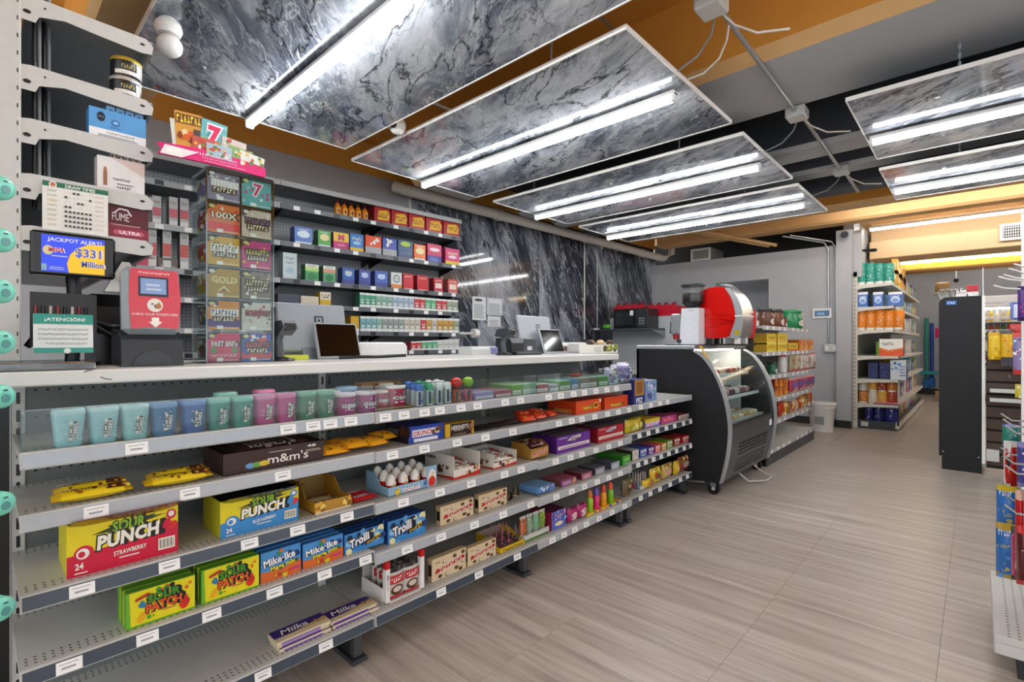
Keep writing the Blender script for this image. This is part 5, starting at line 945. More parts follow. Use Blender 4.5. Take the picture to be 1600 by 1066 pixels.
for i, (u, c, z1, a) in enumerate(((.14, '#e0e0d4', .1, -.1), (.17, '#d89a3a', .13, -.06), (.36, '#6ab8c0', .13, .08), (.30, '#c8584a', .06, 0), (.55, '#d8c8c0', .085, .1), (.62, '#8fb06a', .06, .1), (.74, '#e0e4d8', .05, .15), (.42, '#a8c0d0', .045, 0))):
    k = MB().box(-.002, 0, 0, w2 * .24, 0, z1, col(c, .35)).build('fanned_ticket', t, (-.006 - .002 * (8 - i) * .5 + i * .0012, w2 * u, .03), rot=(-a, 0, 0))
    p = PR(w2 * .24, z1)
    if i == 2: p.blobs(.05, .05, .95, .95, 12, ['#9ad0d8', '#4a98a8', '#8ac06a'], .12, 2).text('7', .5, .6, .5, .55, '#e01c60', '#f4f0f0', .05, .12)
    elif i == 1: p.squig(.5, .82, .9, .2, '#f4d83a', '#6a3a10', 7, 0, 2).blobs(.1, .1, .6, .5, 8, ['#d8601c', '#8a3a10', '#f0d8a0'], .14, 3).rect(.65, .1, .9, .6, '#4a4038')
    else: p.blobs(.05, .1, .95, .9, 14, ['#c8403a', '#f0e8e0', '#5a8a4a', '#e8c04a'], .1, i + 5)
    p.build(k, 'printed_ticket', (.0005, 0, 0))
# --- registers and card terminals
def register(label, px0, px1, pt, pb, X, tl=.35):
    y0, y1 = YX(px0, X), YX(px1, X); w = y1 - y0; h = ZX(px0 + 20, pt, X) - CT
    t = thing('tablet_register', label, 'cash register', (X, y0, CT), 0, 'cash registers on the counter')
    hd = MB().box(-.014, 0, 0, w, 0, h * .86, col('#9ba2a9', .3), .008).build('display_back', t, (0, 0, h * .14), rot=(0, -.2, 0))
    PR(.04, .04).rect(0, 0, 1, 1, '#2a2e36').rect(.17, .17, .83, .83, '#9aa0a6').rect(.36, .36, .64, .64, '#20242a').build(hd, 'logo_mark', (.0012, w * .52, h * .86 * .55))
    MB().ext([(-.1, 0), (.02, 0), (0, h * .2), (-.05, h * .3)], w * .3, w * .7, col('#8a9096', .3, .4), 'y').build('stand', t)
    cs = MB().box(-.012, 0, 0, w * .66, 0, h * .66, col('#aab0b6', .3, .3), .008).build('customer_display', t, (.075, w * .42, .004), rot=(0, -.32, 0))
    PR(w * .66, h * .66).poly([(.05, .06), (.95, .06), (.95, .95), (.05, .95)], '#050506', .08).build(cs, 'dark_screen', (.0012, 0, 0)); return t
register('silver tablet register beside the lottery dispenser', 437, 545, 470, 556, -2.12); register('silver tablet register at the far end of the counter', 815, 866, 492, 545, -2.12)
def scanner(label, px, X, rz=0.0, s=1.0):
    t = thing('barcode_scanner', label, 'barcode scanner', (X, YX(px, X), CT), rz); 
    MB().lathe([(.05 * s, 0), (.05 * s, .008), (.02 * s, .016)], 16, BLACK).build('base', t); MB().tube([(0, 0, .01), (-.01, .0, .07 * s), (.0, .01, .12 * s)], .017 * s, 10, col('#4a4e54', .35)).build('handle', t)
    MB().ext([(-.05, .11), (.03, .10), (.062, .13), (.05, .158), (-.03, .15)], -.03 * s, .03 * s, col('#3c4046', .3), 'y').build('head', t); MB().box(.045, .066, -.024 * s, .024 * s, .118, .148, BLACK, .006).build('window', t); return t
scanner('grey barcode scanner on a stand beside the lottery dispenser', 436, -2.0, .35, 1.15); scanner('grey barcode scanner on a stand before the far register', 788, -2.0, .1)
def lumpbox(name, label, cat, px0, px1, X, h, d, c, parts=(), rz=0.0):
    y0, y1 = YX(px0, X), YX(px1, X); t = thing(name, label, cat, (X, y0, CT), rz); w = y1 - y0
    MB().ext([(-d, 0), (0, 0), (0, h * .7), (-d * .15, h), (-d, h)], 0, w, col(c, .35), 'y').build('body', t)
    for q in parts: MB().box(*[v * f for v, f in zip(q[:6], (d, d, w, w, h, h))], col(q[6], .35), .003).build(q[7], t)
    return t
lumpbox('receipt_printer', 'black receipt printer beside the silver register', 'printer', 530, 560, -2.15, .07, .12, '#202226', [(-.7, -.3, .2, .8, 1, 1.05, '#3a3d42', 'lid'), (0, .01, .15, .85, .3, .4, '#8a8e94', 'slot')])
lumpbox('cash_drawer', 'white cash box on the counter with cables before it', 'cash box', 560, 636, -2.2, .075, .25, '#d4d5d4', [(0, .01, .03, .97, .1, .9, '#dcdddc', 'drawer_front')])
MB().tube([(-2.0, YX(530, -2), CT + .008), (-1.97, YX(560, -2), CT + .01), (-2.0, YX(590, -2), CT + .008), (-1.98, YX(630, -2), CT + .012)], .008, 6, BLACK).build('cable', None, (0, 0, 0), 0, None, 'black cable lying before the white cash box', 'cable')
MB().box(-.1, 0, 0, .12, 0, .02, col('#c8d040', .4), .003).build('sticky_pad', None, (-2.05, YX(440, -2.05), CT), .1, None, 'small yellow green pad beside the silver register', 'pad')
lumpbox('receipt_printer', 'black receipt printer before the far register', 'printer', 800, 838, -2.05, .1, .14, '#26292e', [(.0, .015, .45, .98, .15, .95, '#44484e', 'paper_door'), (.015, .03, .6, .8, .25, .5, '#c8ccd8', 'badge')])
lumpbox('scratched_notebook', 'white and violet booklet stack at the far half of the counter', 'booklets', 738, 778, -2.1, .05, .12, '#cfd2d0', [(-.2, .02, .7, 1, .1, .9, '#8a86b8', 'cover')])
lumpbox('keypad', 'black handset lying on the counter before the far register', 'handset', 808, 846, -1.92, .018, .06, '#1c1d20', [(-.9, -.1, .05, .95, 1, 1.1, '#2c2e32', 'key_area')])
lumpbox('scale', 'white and steel box beside the far register', 'box', 868, 915, -2.2, .075, .18, '#c8cccc', [(0, .01, .4, .95, .1, .9, '#dcdcd8', 'front_plate'), (.01, .02, .02, .35, .2, .6, '#6a4a48', 'label_patch')])
l = (-1.8, YX(925, -1.8), CT); w = YX(965, -1.8) - l[1]
o = opentray('snack_box', 'white printed snack box at the far end of the counter', 'box', l, w, .075, .1, '#e6e6dc', '#c8c4b0', .8, lambda p: p.rect(.42, .25, .72, .8, '#5a4a38').blobs(.45, .2, .95, .8, 9, ['#8aa03a', '#4a3a2a', '#d8d070'], .07, 3).bars(.08, .2, .36, .75, 4, '#b8b8b0'), back=1.0)
for i in range(5): MB().ell((0, 0, 0), (.022, .026, .02), col(['#3a2420', '#b8885a', '#d8b88a', '#c8d0a0', '#4a2a24'][i], .4), 12, 8).build('pastry', None, (l[0] - .03 - (i % 2) * .03, l[1] + .02 + i * w * .19, l[2] + .072), 0, None, ['dark bun', 'tan bun', 'pale bun', 'greenish bun', 'dark brown bun'][i] + ' heaped in the white snack box', 'pastry', 'buns in the snack box')
# --- teal lidded bottles at the frame edge
t0 = None
for i, py in enumerate((293, 375, 455, 535, 620, 788, 953)):
    X = -1.5; z = ZX(6, py, X); y = YX(9, X)
    t = thing('teal_bottle', 'mint teal bottle with round lid sticking out of the side rack, %s from the top' % ORD[i], 'bottle', (X, y, z), math.radians(38), 'mint teal bottles in the side rack')
    MB().lathe([(.012, .0), (.022, -.002), (.025, -.008), (.026, -.03)], 22, col('#7fdcc8', .3), ax='x').build('lid', t); MB().lathe([(.026, -.03), (.027, -.032), (.027, -.14), (.02, -.15)], 22, col('#63c4b4', .3), ax='x').build('bottle_body', t)
    MB().lathe([(.009, 0), (.009, .0012)], 16, col('#5a9a98', .35), (0, 0, -.004), ax='x').build('lid_emblem', t); MB().box(0, .001, -.004, .004, .012, .015, col('#2a5a58', .4)).build('lid_notch', t)
t = thing('side_rack', 'dark wire rack holding the teal bottles beside the counter', 'rack', (-1.62, -.16, 0))
MB().box(-.34, -.33, -.1, .225, 0, 1.035, BLACK).build('back_panel', t); MB().box(0, .014, .0, .03, 0, 1.62, WHITE).build('post', t); MB().box(-.3, 0, 0, .16, 0, .03, BLACK).build('base', t)
for py in (293, 375, 455, 535, 620, 788, 953): MB().tube([(.02, .1, ZX(6, py, -1.5)), (.006, .02, ZX(6, py, -1.5))], .008, 6, LGREY).build('peg', t)
for z in (.25, .55, .85): MB().tube([(-.28, .02, z), (-.1, .12, z + .06), (-.2, .2, z - .1), (-.28, .1, z - .2)], .01, 7, DGREY).build('cable_loop', t)
# ================================================================ TOBACCO SHELVING ON THE WALL BEHIND THE COUNTER (askew frame)
DF = 4.06; U0, U1 = .572, 3.314; TZ = [2.245, 1.951, 1.657, 1.462, 1.248, 1.075]
DSH = col('#3a3e44', .4); DSL = col('#5a5f66', .35)
def WO(u, z, D=DF): return WP(u, D, z)
for k in range(3):
    u0 = U0 + k * SECT
    g = thing('tobacco_shelving', ['tobacco shelving section behind the lottery dispenser', 'tobacco shelving section behind the silver register', 'tobacco shelving section next to the marble wall'][k], 'shelf unit', WO(u0, 0), -WA, 'tobacco shelving behind the counter')
    MB().box(-.36, -.345, 0, SECT, .1, 2.4, PEGD).build('back_panel', g)
    MB().box(-.37, -.33, 0, .03, 0, 2.42, MGREY).build('upright', g)
    if k == 2: MB().box(-.37, -.33, SECT - .03, SECT, 0, 2.42, MGREY).build('upright', g)
    cn = MB().box(-.36, 0, .002, SECT - .002, 2.40, 2.412, DSL).box(-.004, .006, .002, SECT - .002, 2.392, 2.432, col('#b9bcbe', .35)).build('canopy', g)
    for j, z in enumerate(TZ):
        sh = MB().box(-.345, 0, .002, SECT - .002, z - .02, z, DSH).box(-.003, .006, .002, SECT - .002, z - .034, z + .006, DSL if k else col('#a8acb0', .35)).build('shelf', g)
        for y in (.04, SECT - .04): MB().ext([(-.34, z - .02), (-.05, z - .02), (-.34, z - .09)], y - .002, y + .002, BLACK, 'y').build('bracket', sh)
        for i in range(5): MB().box(.006, .008, .1 + i * .17, .15 + i * .17, z - .03, z + .002, TAGW if (i + j + k) % 3 else BLACK).build('price_tag', sh)
def tob(name, label, cat, px0, px1, pt, z, fr, sd, tp, art, d=.1, group=None, D=DF + .03):
    a, b = UD(px0, D), UD(px1, D); h = ZD(px0, pt, D) - z
    return carton(name, label, cat, WP(a, D, z), b - a, h, d, fr, sd, tp, art, -WA, group)
# bottles
for i in range(5):
    D = DF + .06; u = UD(527 + i * 10.7, D); t = thing('syrup_bottle', 'amber bottle with dark red cap on the top tobacco shelf, %s from the lottery dispenser' % ORD[i], 'bottle', WP(u, D, TZ[0] + .001), -WA, 'amber bottles on the tobacco shelving')
    MB().lathe([(.026, 0), (.029, .004), (.029, .085), (.014, .105), (.012, .115)], 16, col('#d8801c', .2)).build('glass_body', t); MB().lathe([(.013, .112), (.013, .135), (.006, .14)], 12, col('#6a1422', .3)).build('cap', t)
    PR(.04, .05, lambda q, v, x: (.0293 * math.cos((q - .5) * 1.5) + x, .0293 * math.sin((q - .5) * 1.5), .015 + v * .055)).rect(.05, 0, .95, 1, '#f0b850').ell(.5, .5, .25, .35, '#7a3a10').build(t, 'printed_label')
for i in range(5):
    a_ = 585 + i * 27; o = tob('bottle_multipack', 'red multipack of small bottles on the top tobacco shelf, %s after the amber bottles' % ORD[i], 'multipack', a_, a_ + 25, 321 + i * 5.6, TZ[0] + .001, '#b01c22', '#8a141a', '#7a1018', lambda p: p.poly([(.2, .2), (.9, .25), (.95, .6), (.8, .85), (.25, .75)], '#e8b82a').squig(.56, .5, .6, .3, '#8a2a12', None, 6, 0, i).rect(0, 0, 1, .1, '#e8e0d8'), .12, 'bottle multipacks')
    for k in range(5):
        w = (UD(a_ + 25, DF + .03) - UD(a_, DF + .03)); 
        MB().lathe([(.012, 0), (.011, .022), (.008, .045)], 8, col('#d8a0a8' if k % 2 else '#5a1420', .3), (-.02, w * (k + .5) / 5, ZD(a_, 321 + i * 5.6, DF + .03) - TZ[0] - .002)).build('bottle_neck', o)
R3 = [(460, 488, 353, '#4a78c8', '#2a4a98', 'blue with white window', 0), (497, 517, 359, '#4aa848', '#1c7a30', 'green', 0), (521, 545, 362, '#c82878', '#a01c5a', 'yellow and magenta', 'M'), (547, 568, 364, '#3a80c8', '#1c5098', 'blue with yellow base', 0), (571, 596, 367, '#e0501c', '#a83410', 'orange over grey', 0),
      (598, 620, 371, '#2a48a8', '#1c2a70', 'royal blue over grey', 0), (622, 645, 374, '#1c4a78', '#10305a', 'navy with lime mark', 0), (647, 665, 381, '#e8701c', '#b84a10', 'orange', 0), (668, 690, 380, '#c81c5c', '#8a1444', 'crimson over violet', 0), (696, 718, 387, '#d83a78', '#a82458', 'rose with yellow base', 0)]
for i, (a_, c_, pt, fr, sd, nm, tx) in enumerate(R3):
    def art(p):
        if i == 2: p.rect(0, .48, 1, 1, '#f0c83a').text('M', .5, .72, .4, .34, '#c8286a', None, .08).squig(.5, .28, .5, .1, '#f0d8e4', None, 6, 0, 2)
        elif i in (4, 5): p.rect(0, 0, 1, .4, '#a8acb0').blobs(.2, .5, .8, .95, 6, ['#f4f0e8'], .12, i)
        elif i == 6: p.ell(.5, .8, .34, .14, '#a8c83a').rect(0, 0, 1, .35, '#14386a').squig(.5, .3, .7, .1, '#7a9ac8', None, 6, 0, 2)
        elif i in (3, 9): p.rect(0, 0, 1, .24, '#e8c02a').squig(.5, .72, .7, .16, '#f0f0d8', None, 6, 0, i).ell(.5, .5, .3, .1, '#a8d0f0' if i == 3 else '#f4d8e0')
        elif i == 8: p.rect(0, 0, 1, .38, '#2a3aa0').ell(.5, .7, .36, .1, '#f4e0e8').bars(.2, .12, .8, .3, 2, '#8a98d8')
        else: p.ell(.5, .6, .36, .2, '#d8ecf4' if i == 0 else '#f0e0a0').rect(.05, 0, .95, .16, '#e8f0f0').squig(.5, .86, .6, .1, '#f4f4f0', None, 6, 0, i)
    tob('cigar_carton', nm + ' tobacco carton on the second tobacco shelf', 'carton', a_, c_, pt, TZ[1] + .001, fr, sd, fr, art, .09, 'cartons on the second tobacco shelf')
R4 = [(442, 464, 394, '#c8d8dc', 'tall pale blue canister box', 0), (477, 498, 412, '#3a9a58', 'green and white', 1), (505, 524, 415, '#5aa878', 'sage green and rust', 1), (535, 554, 418, '#2a5aa8', 'mid blue with yellow mark', 2), (561, 579, 421, '#3a4aa0', 'indigo', 2), (586, 606, 423, '#3a60b8', 'cobalt with pale top', 2), (611, 628, 425, '#d8dcdc', 'white and orange round mark', 3), (630, 646, 427, '#c81c2c', 'red, first', 4), (652, 669, 430, '#c81424', 'plain red', 4), (678, 692, 434, '#b81c2c', 'red with white panel', 4), (700, 715, 436, '#c85a50', 'pale red and yellow', 4)]
for i, (a_, c_, pt, fr, nm, k) in enumerate(R4):
    def art(p):
        if k == 0: p.squig(.5, .8, .6, .1, '#4a5a6a', None, 5, 0, 1).squig(.5, .64, .6, .08, '#4a5a6a', None, 5, 0, 2).ell(.5, .35, .3, .12, '#a8c4d0')
        elif k == 1: p.rect(0, .6, 1, .82, '#b8d87a' if i == 1 else '#d89a80').rect(0, .82, 1, 1, '#e8ece4').squig(.5, .9, .6, .1, '#3a5a3a', None, 7, 0, i).ell(.5, .3, .35, .2, '#1c7a40')
        elif k == 2: p.rect(0, 0, 1, .3, '#2a3a90').ell(.5, .66, .3, .16, '#b8ccec').squig(.5, .78, .6, .1, '#f0e84a' if i == 3 else '#e8ecf4', None, 6, 0, i)
        elif k == 3: p.rect(0, 0, 1, .28, '#e0864a').ell(.5, .62, .3, .24, '#4a5458').ell(.5, .62, .22, .17, '#d8dcdc').squig(.5, .62, .3, .08, '#3a4448', None, 4, 0, 2)
        else: p.squig(.5, .82, .7, .1, '#f4e4e0', None, 6, 0, i).rect(.1, .0, .9, .1, '#e8d8d4').rect(.15, .3, .85, .65, '#f0d8d0' if i > 8 else fr)
    tob('rolling_carton', nm + ' tobacco carton on the third tobacco shelf', 'carton', a_, c_, pt, TZ[2] + .001, fr, tuple(x * .6 for x in lin(fr)), fr, art, .09, 'cartons on the third tobacco shelf')
    if i > 0: MB().box(-.01, .012, -.012, -.004, 0, .03, BLACK).build('pusher_clip', None, WP(UD(a_, DF + .03), DF + .03, TZ[2] + .001), -WA, None, 'black pusher clip beside the %s carton' % nm, 'shelf clip', 'pusher clips')
def packs(row, z, pxs, cs, pt0, pt1, wd=8.2):
    n = len(pxs)
    for i, px in enumerate(pxs):
        c = cs[i]; pt = pt0 + (pt1 - pt0) * (px - pxs[0]) / max(1, pxs[-1] - pxs[0])
        tob('cigarette_pack', '%s cigarette pack on the %s row, %s from its dispenser end' % (c[1], row, ORD[i]), 'cigarette pack', px, px + wd, pt, z + .001, c[0], tuple(x * .7 for x in lin(c[0])), '#e8e8e4', lambda p: p.rect(0, .0, 1, .22, '#e8eae8').rect(0, .86, 1, 1, '#eceeec').squig(.5, .55, .7, .12, '#f0f0ec' if c[2] else '#4a5450', None, 4, 0, i).ell(.5, .36, .3, .07, '#d8dcd8'), .09, 'cigarette packs on the %s row' % row)
T_ = ('#4a9c80', 'teal green', 1); S_ = ('#8fb8a8', 'sage', 0); B_ = ('#a8bcd0', 'pale blue', 0); R_ = ('#c83a44', 'red', 1); G_ = ('#5ab080', 'green', 1); O_ = ('#9aa890', 'olive grey', 0); A_ = ('#7ab0b8', 'aqua', 0); C_ = ('#c8beb0', 'cream', 0); Y_ = ('#c89a48', 'amber', 0); W_ = ('#d4d6d4', 'white', 0); D_ = ('#9aa4a0', 'grey green', 0)
packs('upper pack', TZ[3], [562 + i * 8.55 for i in range(18)], [T_, T_, T_, S_, S_, S_, B_, B_, B_, B_, R_, R_, G_, G_, R_, R_, O_, O_], 457, 469)
packs('middle pack', TZ[4], [563 + i * 8.6 for i in range(18)], [A_, A_, A_, S_, D_, D_, D_, D_, C_, C_, C_, R_, Y_, C_, Y_, Y_, Y_, O_], 494, 498)
packs('lower pack', TZ[5], [642 + i * 8.4 for i in range(9)], [R_, R_, G_, G_, G_, W_, W_, W_, W_], 534, 530)
tob('tobacco_pouch_box', 'golden yellow box at the start of the middle pack row', 'box', 548, 561, 494, TZ[4] + .001, '#d0a018', '#a87c10', '#e0b82a', lambda p: p.rect(0, .0, 1, .2, '#f0ece0')); tob('tobacco_pouch_box', 'yellow and white box above the silver register', 'box', 500, 517, 456, TZ[3] + .001, '#e8e0c8', '#d0a41c', '#e8d890', lambda p: p.squig(.5, .7, .8, .3, '#2a2420', None, 5, 0, 2).rect(0, 0, 1, .45, '#d8b02a'))
tob('tobacco_pouch_box', 'beige flat box above the silver register', 'box', 470, 498, 462, TZ[3] + .001, '#d8cdb8', '#b8a888', '#c8bca4', None); tob('tobacco_pouch_box', 'dark navy flat box above the silver register', 'box', 434, 468, 459, TZ[3] + .001, '#3a4258', '#2a3040', '#c8c0a0', None)
for r, (z, pxs, pt) in enumerate(((1.951, (238, 264, 281), 305), (1.657, (231, 254, 281), 352))):
    for i, px in enumerate(pxs): tob('cigarette_pack', 'grey pack with red band between cross shelf and dispenser, %s row, %s along' % (['upper', 'lower'][r], ORD[i]), 'cigarette pack', px, px + 14, pt + i * 2, z + .001, '#b8bab8', '#7a7c7a', '#d8d8d4', lambda p: p.rect(.05, .3, .95, .6, '#c8504a' if r else '#c0485a').rect(.05, .04, .95, .2, '#e8e4e0').squig(.5, .8, .7, .1, '#6a6a6a', None, 5, 0, i), .09, 'grey packs behind the dispenser')
tob('tobacco_pouch_box', 'pink box behind the red ticket checker', 'box', 214, 240, 400, 1.462, '#c83a5a', '#8a2a40', '#d89aa0', lambda p: p.squig(.5, .7, .8, .16, '#f4e8e4', None, 6, 0, 2).rect(0, 0, 1, .3, '#e8d0a8')); tob('tobacco_pouch_box', 'brown box behind the red ticket checker', 'box', 246, 278, 402, 1.462, '#6a5a58', '#4a3c3a', '#8a7a78', lambda p: p.squig(.5, .75, .7, .14, '#c8b8b0', None, 7, 0, 3).rect(0, .4, 1, .5, '#c85a64'))
# wall papers, socket
for i, (a_, c_, pt, pb) in enumerate(((738, 759, 463, 500), (761, 785, 465, 492), (762, 782, 494, 510))):
    D = 4.43; u0, u1 = UD(a_, D), UD(c_, D); z0, z1 = ZD(a_, pb, D), ZD(a_, pt, D)
    o = MB().box(-.001, .001, 0, u1 - u0, 0, z1 - z0, col('#e8ebec', .5)).build('wall_notice', None, WP(u0, D, z0), -WA, None, ['tall white notice with black crest taped to the marble wall', 'wide white notice with frame taped to the marble wall', 'small white notice under the framed one on the marble wall'][i], 'notice', 'notices on the marble wall')
    p = PR(u1 - u0, z1 - z0); p.bars(.12, .1, .88, .7, 9 if i < 2 else 5, '#8a9096')
    if i == 0: p.ell(.45, .86, .3, .06, '#3a3e44')
    if i == 1: p.rect(.05, .04, .07, .96, '#7a8aa0').rect(.93, .04, .95, .96, '#7a8aa0').rect(.05, .94, .95, .96, '#7a8aa0').rect(.05, .04, .95, .06, '#7a8aa0')
    p.build(o, 'printed_text', (.0012, 0, 0))
t = thing('wall_socket', 'white plug on an arm at the end of the tobacco shelving', 'socket', WP(UD(739, 4.05), 4.05, ZD(739, 521, 4.05)), -WA); MB().cyl((0, 0, 0), (.0, .06, 0), .05, .05, 14, WHITE).build('plug', t); MB().cyl((.02, .06, 0), (.02, .08, 0), .025, .025, 10, MGREY).build('face', t); MB().box(-.02, 0, -.18, .0, -.012, .012, LGREY).build('arm', t)
t = thing('wall_sensor', 'white motion sensor on the marble wall under the pipe', 'sensor', WP(UD(940, 4.42), 4.42, ZD(940, 383, 4.42)), -WA); MB().ell((0, 0, 0), (.035, .05, .07), WHITE, 14, 9).build('shell', t); MB().ell((.02, .01, -.025), (.02, .025, .025), col('#c8ccd0', .2), 10, 7).build('lens', t)
t = thing('hanging_bag', 'dark blue bag hanging by the microwave on a white clip', 'bag', WP(UD(932, 4.36), 4.36, 1.22), -WA); MB().pillow(.2, .26, .08, col('#1c2834', .5), (0, 0, 0), 'yz', .06).build('bag_body', t); MB().box(-.02, .02, -.06, .06, .12, .15, WHITE, .004).build('clip', t)
# ================================================================ MICROWAVE GONDOLA (faces the camera) AT THE END OF THE MARBLE WALL
YM = 6.15; x0, x1 = XY(936, YM), XY(1018, YM); zs = ZY(936, 514, YM)
g = thing('microwave_gondola', 'light grey pegboard gondola carrying the microwave', 'shelf unit', (x0, YM, 0)); wm = x1 - x0
MB().box(-.02, wm + .22, .4, .42, .05, ZY(958, 497, YM + .42), PEGX).build('back_panel', g)
MB().box(0, wm, 0, .4, zs - .03, zs, DSH).build('shelf', g); MB().ext([(0, zs - .03), (.4, zs - .03), (.4, zs - .14), (.25, zs - .08)], wm - .002, wm + .002, MGREY, 'x').build('bracket', g)
MB().box(wm + .2, wm + .25, .38, .44, 0, ZY(958, 497, YM + .42), LGREY).build('upright', g); MB().box(-.02, wm + .3, .42, .75, ZY(958, 497, YM + .42) - .02, ZY(958, 497, YM + .42), LGREY).build('rear_shelf', g); MB().box(-.02, wm + .2, .02, .4, .72, .78, LGREY).build('lower_shelf', g)
t = thing('microwave', 'black microwave oven on the grey gondola', 'microwave', (x0 + .22, YM + .03, zs)); ww, hh = .52, .27
MB().box(0, ww, 0, .33, 0, hh, col('#17191c', .25), .006).build('casing', t); d_ = MB().box(.01, ww * .72, -.012, 0, .01, hh - .01, col('#0d0e10', .15), .004).build('door', t); MB().box(.05, ww * .6, -.0135, -.012, .05, hh - .05, col('#22282c', .08)).build('window', d_); MB().box(ww * .74, ww * .98, -.006, 0, .01, hh - .01, col('#24282c', .3)).build('control_panel', t)
for i in range(9): MB().box(ww * (.78 + .06 * (i % 3)), ww * (.82 + .06 * (i % 3)), -.008, -.006, .05 + .035 * (i // 3), .072 + .035 * (i // 3), MGREY).build('button', t)
MB().box(ww * .52, ww * .62, -.0145, -.0135, hh * .65, hh * .9, WHITE).build('sticker', t)
for i, (a_, c_) in enumerate(((958, 1006), (1010, 1056))):
    xa, xb = XY(a_, YM + .45), XY(c_, YM + .45); z0, z1 = ZY(958, 497, YM + .42) + .001, ZY(a_, 478, YM + .45)
    t = thing('red_crate', ['red plastic crate with black bottle tops behind the microwave', 'red plastic crate with black bottle tops next to the gondola end'][i], 'crate', (xa, YM + .46, z0), 0, 'red crates'); w = xb - xa; h = z1 - z0
    MB().ext([(0, 0), (w, 0), (w, h * .85), (w * .9, h), (w * .1, h), (0, h * .8)], 0, .3, col('#c0142c', .3), 'y').build('crate_body', t)
    for k in range(7): MB().lathe([(.03, 0), (.03, .03), (.015, .05)], 10, col('#2a1418' if k % 2 else '#8a1428', .3), (w * (k + .7) / 7.6, .06 + .1 * (k % 2), h - .01)).build('bottle_top', t)
    MB().box(w * .1, w * .35, -.004, 0, h * .55, h * .68, WHITE).build('white_mark', t)
carton('small_box', 'grey and white packet beside the microwave', 'packet', (x0 + .15, YM + .06, zs + .001), .07, .14, .05, '#b8bcc0', '#8a8e94', '#d0d4d8', lambda p: p.bars(.1, .1, .9, .9, 5, '#4a4e54'), -math.pi / 2)
MB().ell((0, 0, .03), (.07, .05, .035), col('#5ab02a', .4), 14, 8).build('green_sponge', None, (x0 + .09, YM + .06, zs + .001), 0, None, 'bright green ball shaped pad on the microwave shelf', 'pad')
# ================================================================ REFRIGERATED DISPLAY CASE
YC0, YC1 = 3.77, 4.93; XCF, XCB = -1.34, -2.08; ZC = 1.13
g = thing('display_case', 'black refrigerated display case with curved glass front', 'display case', (0, 0, 0))
prof = [(-1.60, 1.085), (-1.53, 1.04), (-1.46, .95), (-1.40, .83), (-1.355, .68), (-1.335, .52), (-1.345, .36), (-1.37, .22), (-1.40, .10)]
CB = col('#0a0c12', .6); CF = col('#b4b8bb', .3, .5); CG = paint('case_graphite', '#3c3f44', .35)
side = [(XCB, .1), (-1.40, .1)] + curve(prof, 4, False)[::-1][1:] + [(-1.60, 1.10), (XCB, 1.10)]
for y in (YC0, YC1 - .025): MB().ext(side, y, y + .025, CB, 'y').build('side_panel', g)
pf = curve(prof, 4, False)
for y in (YC0 - .004, YC1 - .03): MB().ext(pf + [(x + .02, z + .008) for x, z in pf[::-1]], y, y + .034, CF, 'y').build('curved_trim', g)
pg_ = curve(prof[:6], 5, False); MB().add([(x, y, z) for y in (YC0 + .03, YC1 - .03) for x, z in pg_], [(i, i + 1, len(pg_) + i + 1, len(pg_) + i) for i in range(len(pg_) - 1)], GLASS, True).build('curved_glass', g)
MB().box(XCB, -1.585, YC0 - .003, YC1 + .003, 1.10, ZC, STEEL, .004).build('top_deck', g)
MB().ext([(-1.345, .50), (-1.335, .53), (-1.36, .53), (-1.37, .50)], YC0 + .02, YC1 - .02, BLACK, 'y').build('glass_rail', g)
MB().ext([(-1.345, .50), (-1.345, .36), (-1.37, .22), (-1.40, .1), (-1.5, .1), (-1.5, .5)], YC0 + .025, YC1 - .025, CG, 'y').build('front_panel', g)
for r in range(8):
    for k in range(18):
        z = .145 + r * .028 + (.02 if r > 3 else 0); x = -1.40 + (z - .1) / .26 * .055 + .001
        MB().box(x - .002, x + .006, 0, .028, z, z + .013, BLACK).build('vent_slot', g, (0, YC0 + .28 + k * .04, 0))
MB().box(XCB + .02, -1.42, YC0 + .03, YC1 - .03, .50, .52, LGREY).build('well_floor', g); MB().box(XCB, XCB + .02, YC0, YC1, .1, 1.1, WHITE).build('back_wall', g); MB().box(XCB + .02, -1.62, YC1 - .03, YC1 - .026, .52, 1.09, WHITE).build('inner_liner', g)
for z, xf in ((.87, -1.56), (.70, -1.47)): MB().box(XCB + .03, xf, YC0 + .04, YC1 - .04, z, z + .008, clear('#dfe8ea', .4)).box(xf, xf + .012, YC0 + .04, YC1 - .04, z - .006, z + .02, col('#d8dcdc', .25)).build('inner_shelf', g)
MB().box(-1.70, -1.66, YC0 + .1, YC1 - .1, 1.085, 1.098, emit('#fff8ec', 12)).build('inner_light', g)
MB().box(-1.3415, -1.339, YC1 - .14, YC1 - .07, .42, .47, WHITE).build('rating_label', g)
for y in (YC0 + .06, YC1 - .1):
    for x in (-1.46, XCB + .1):
        q = MB().cyl((x, y - .016, .045), (x, y + .016, .045), .045, .045, 16, BLACK).build('caster', g); MB().box(x - .02, x + .02, y - .022, y + .022, .06, .1, STEEL).cyl((x, y - .0175, .045), (x, y - .0165, .045), .015, .015, 10, LGREY).build('fork', q)
MB().tube([(-1.5, YC0 - .02, .1), (-1.6, YC0 - .03, .09), (-1.75, YC0 - .02, .075)], .006, 6, STEEL).build('brake_bar', g)
o = MB().box(-.003, 0, -.022, .022, 0, .22, col('#d8b03a', .4)).build('yellow_ticket', None, (-1.555, YC0 + .03, 1.128), 0, (0, 2.62, 0), 'yellow sticker strip over the near corner of the display case', 'sticker'); PR(.04, .2).squig(.5, .5, .5, .8, '#f4ecd0', None, 3, 0, 2).build(o, 'printed_strip', (-.0035, -.02, .01), rot=(0, 0, 0))
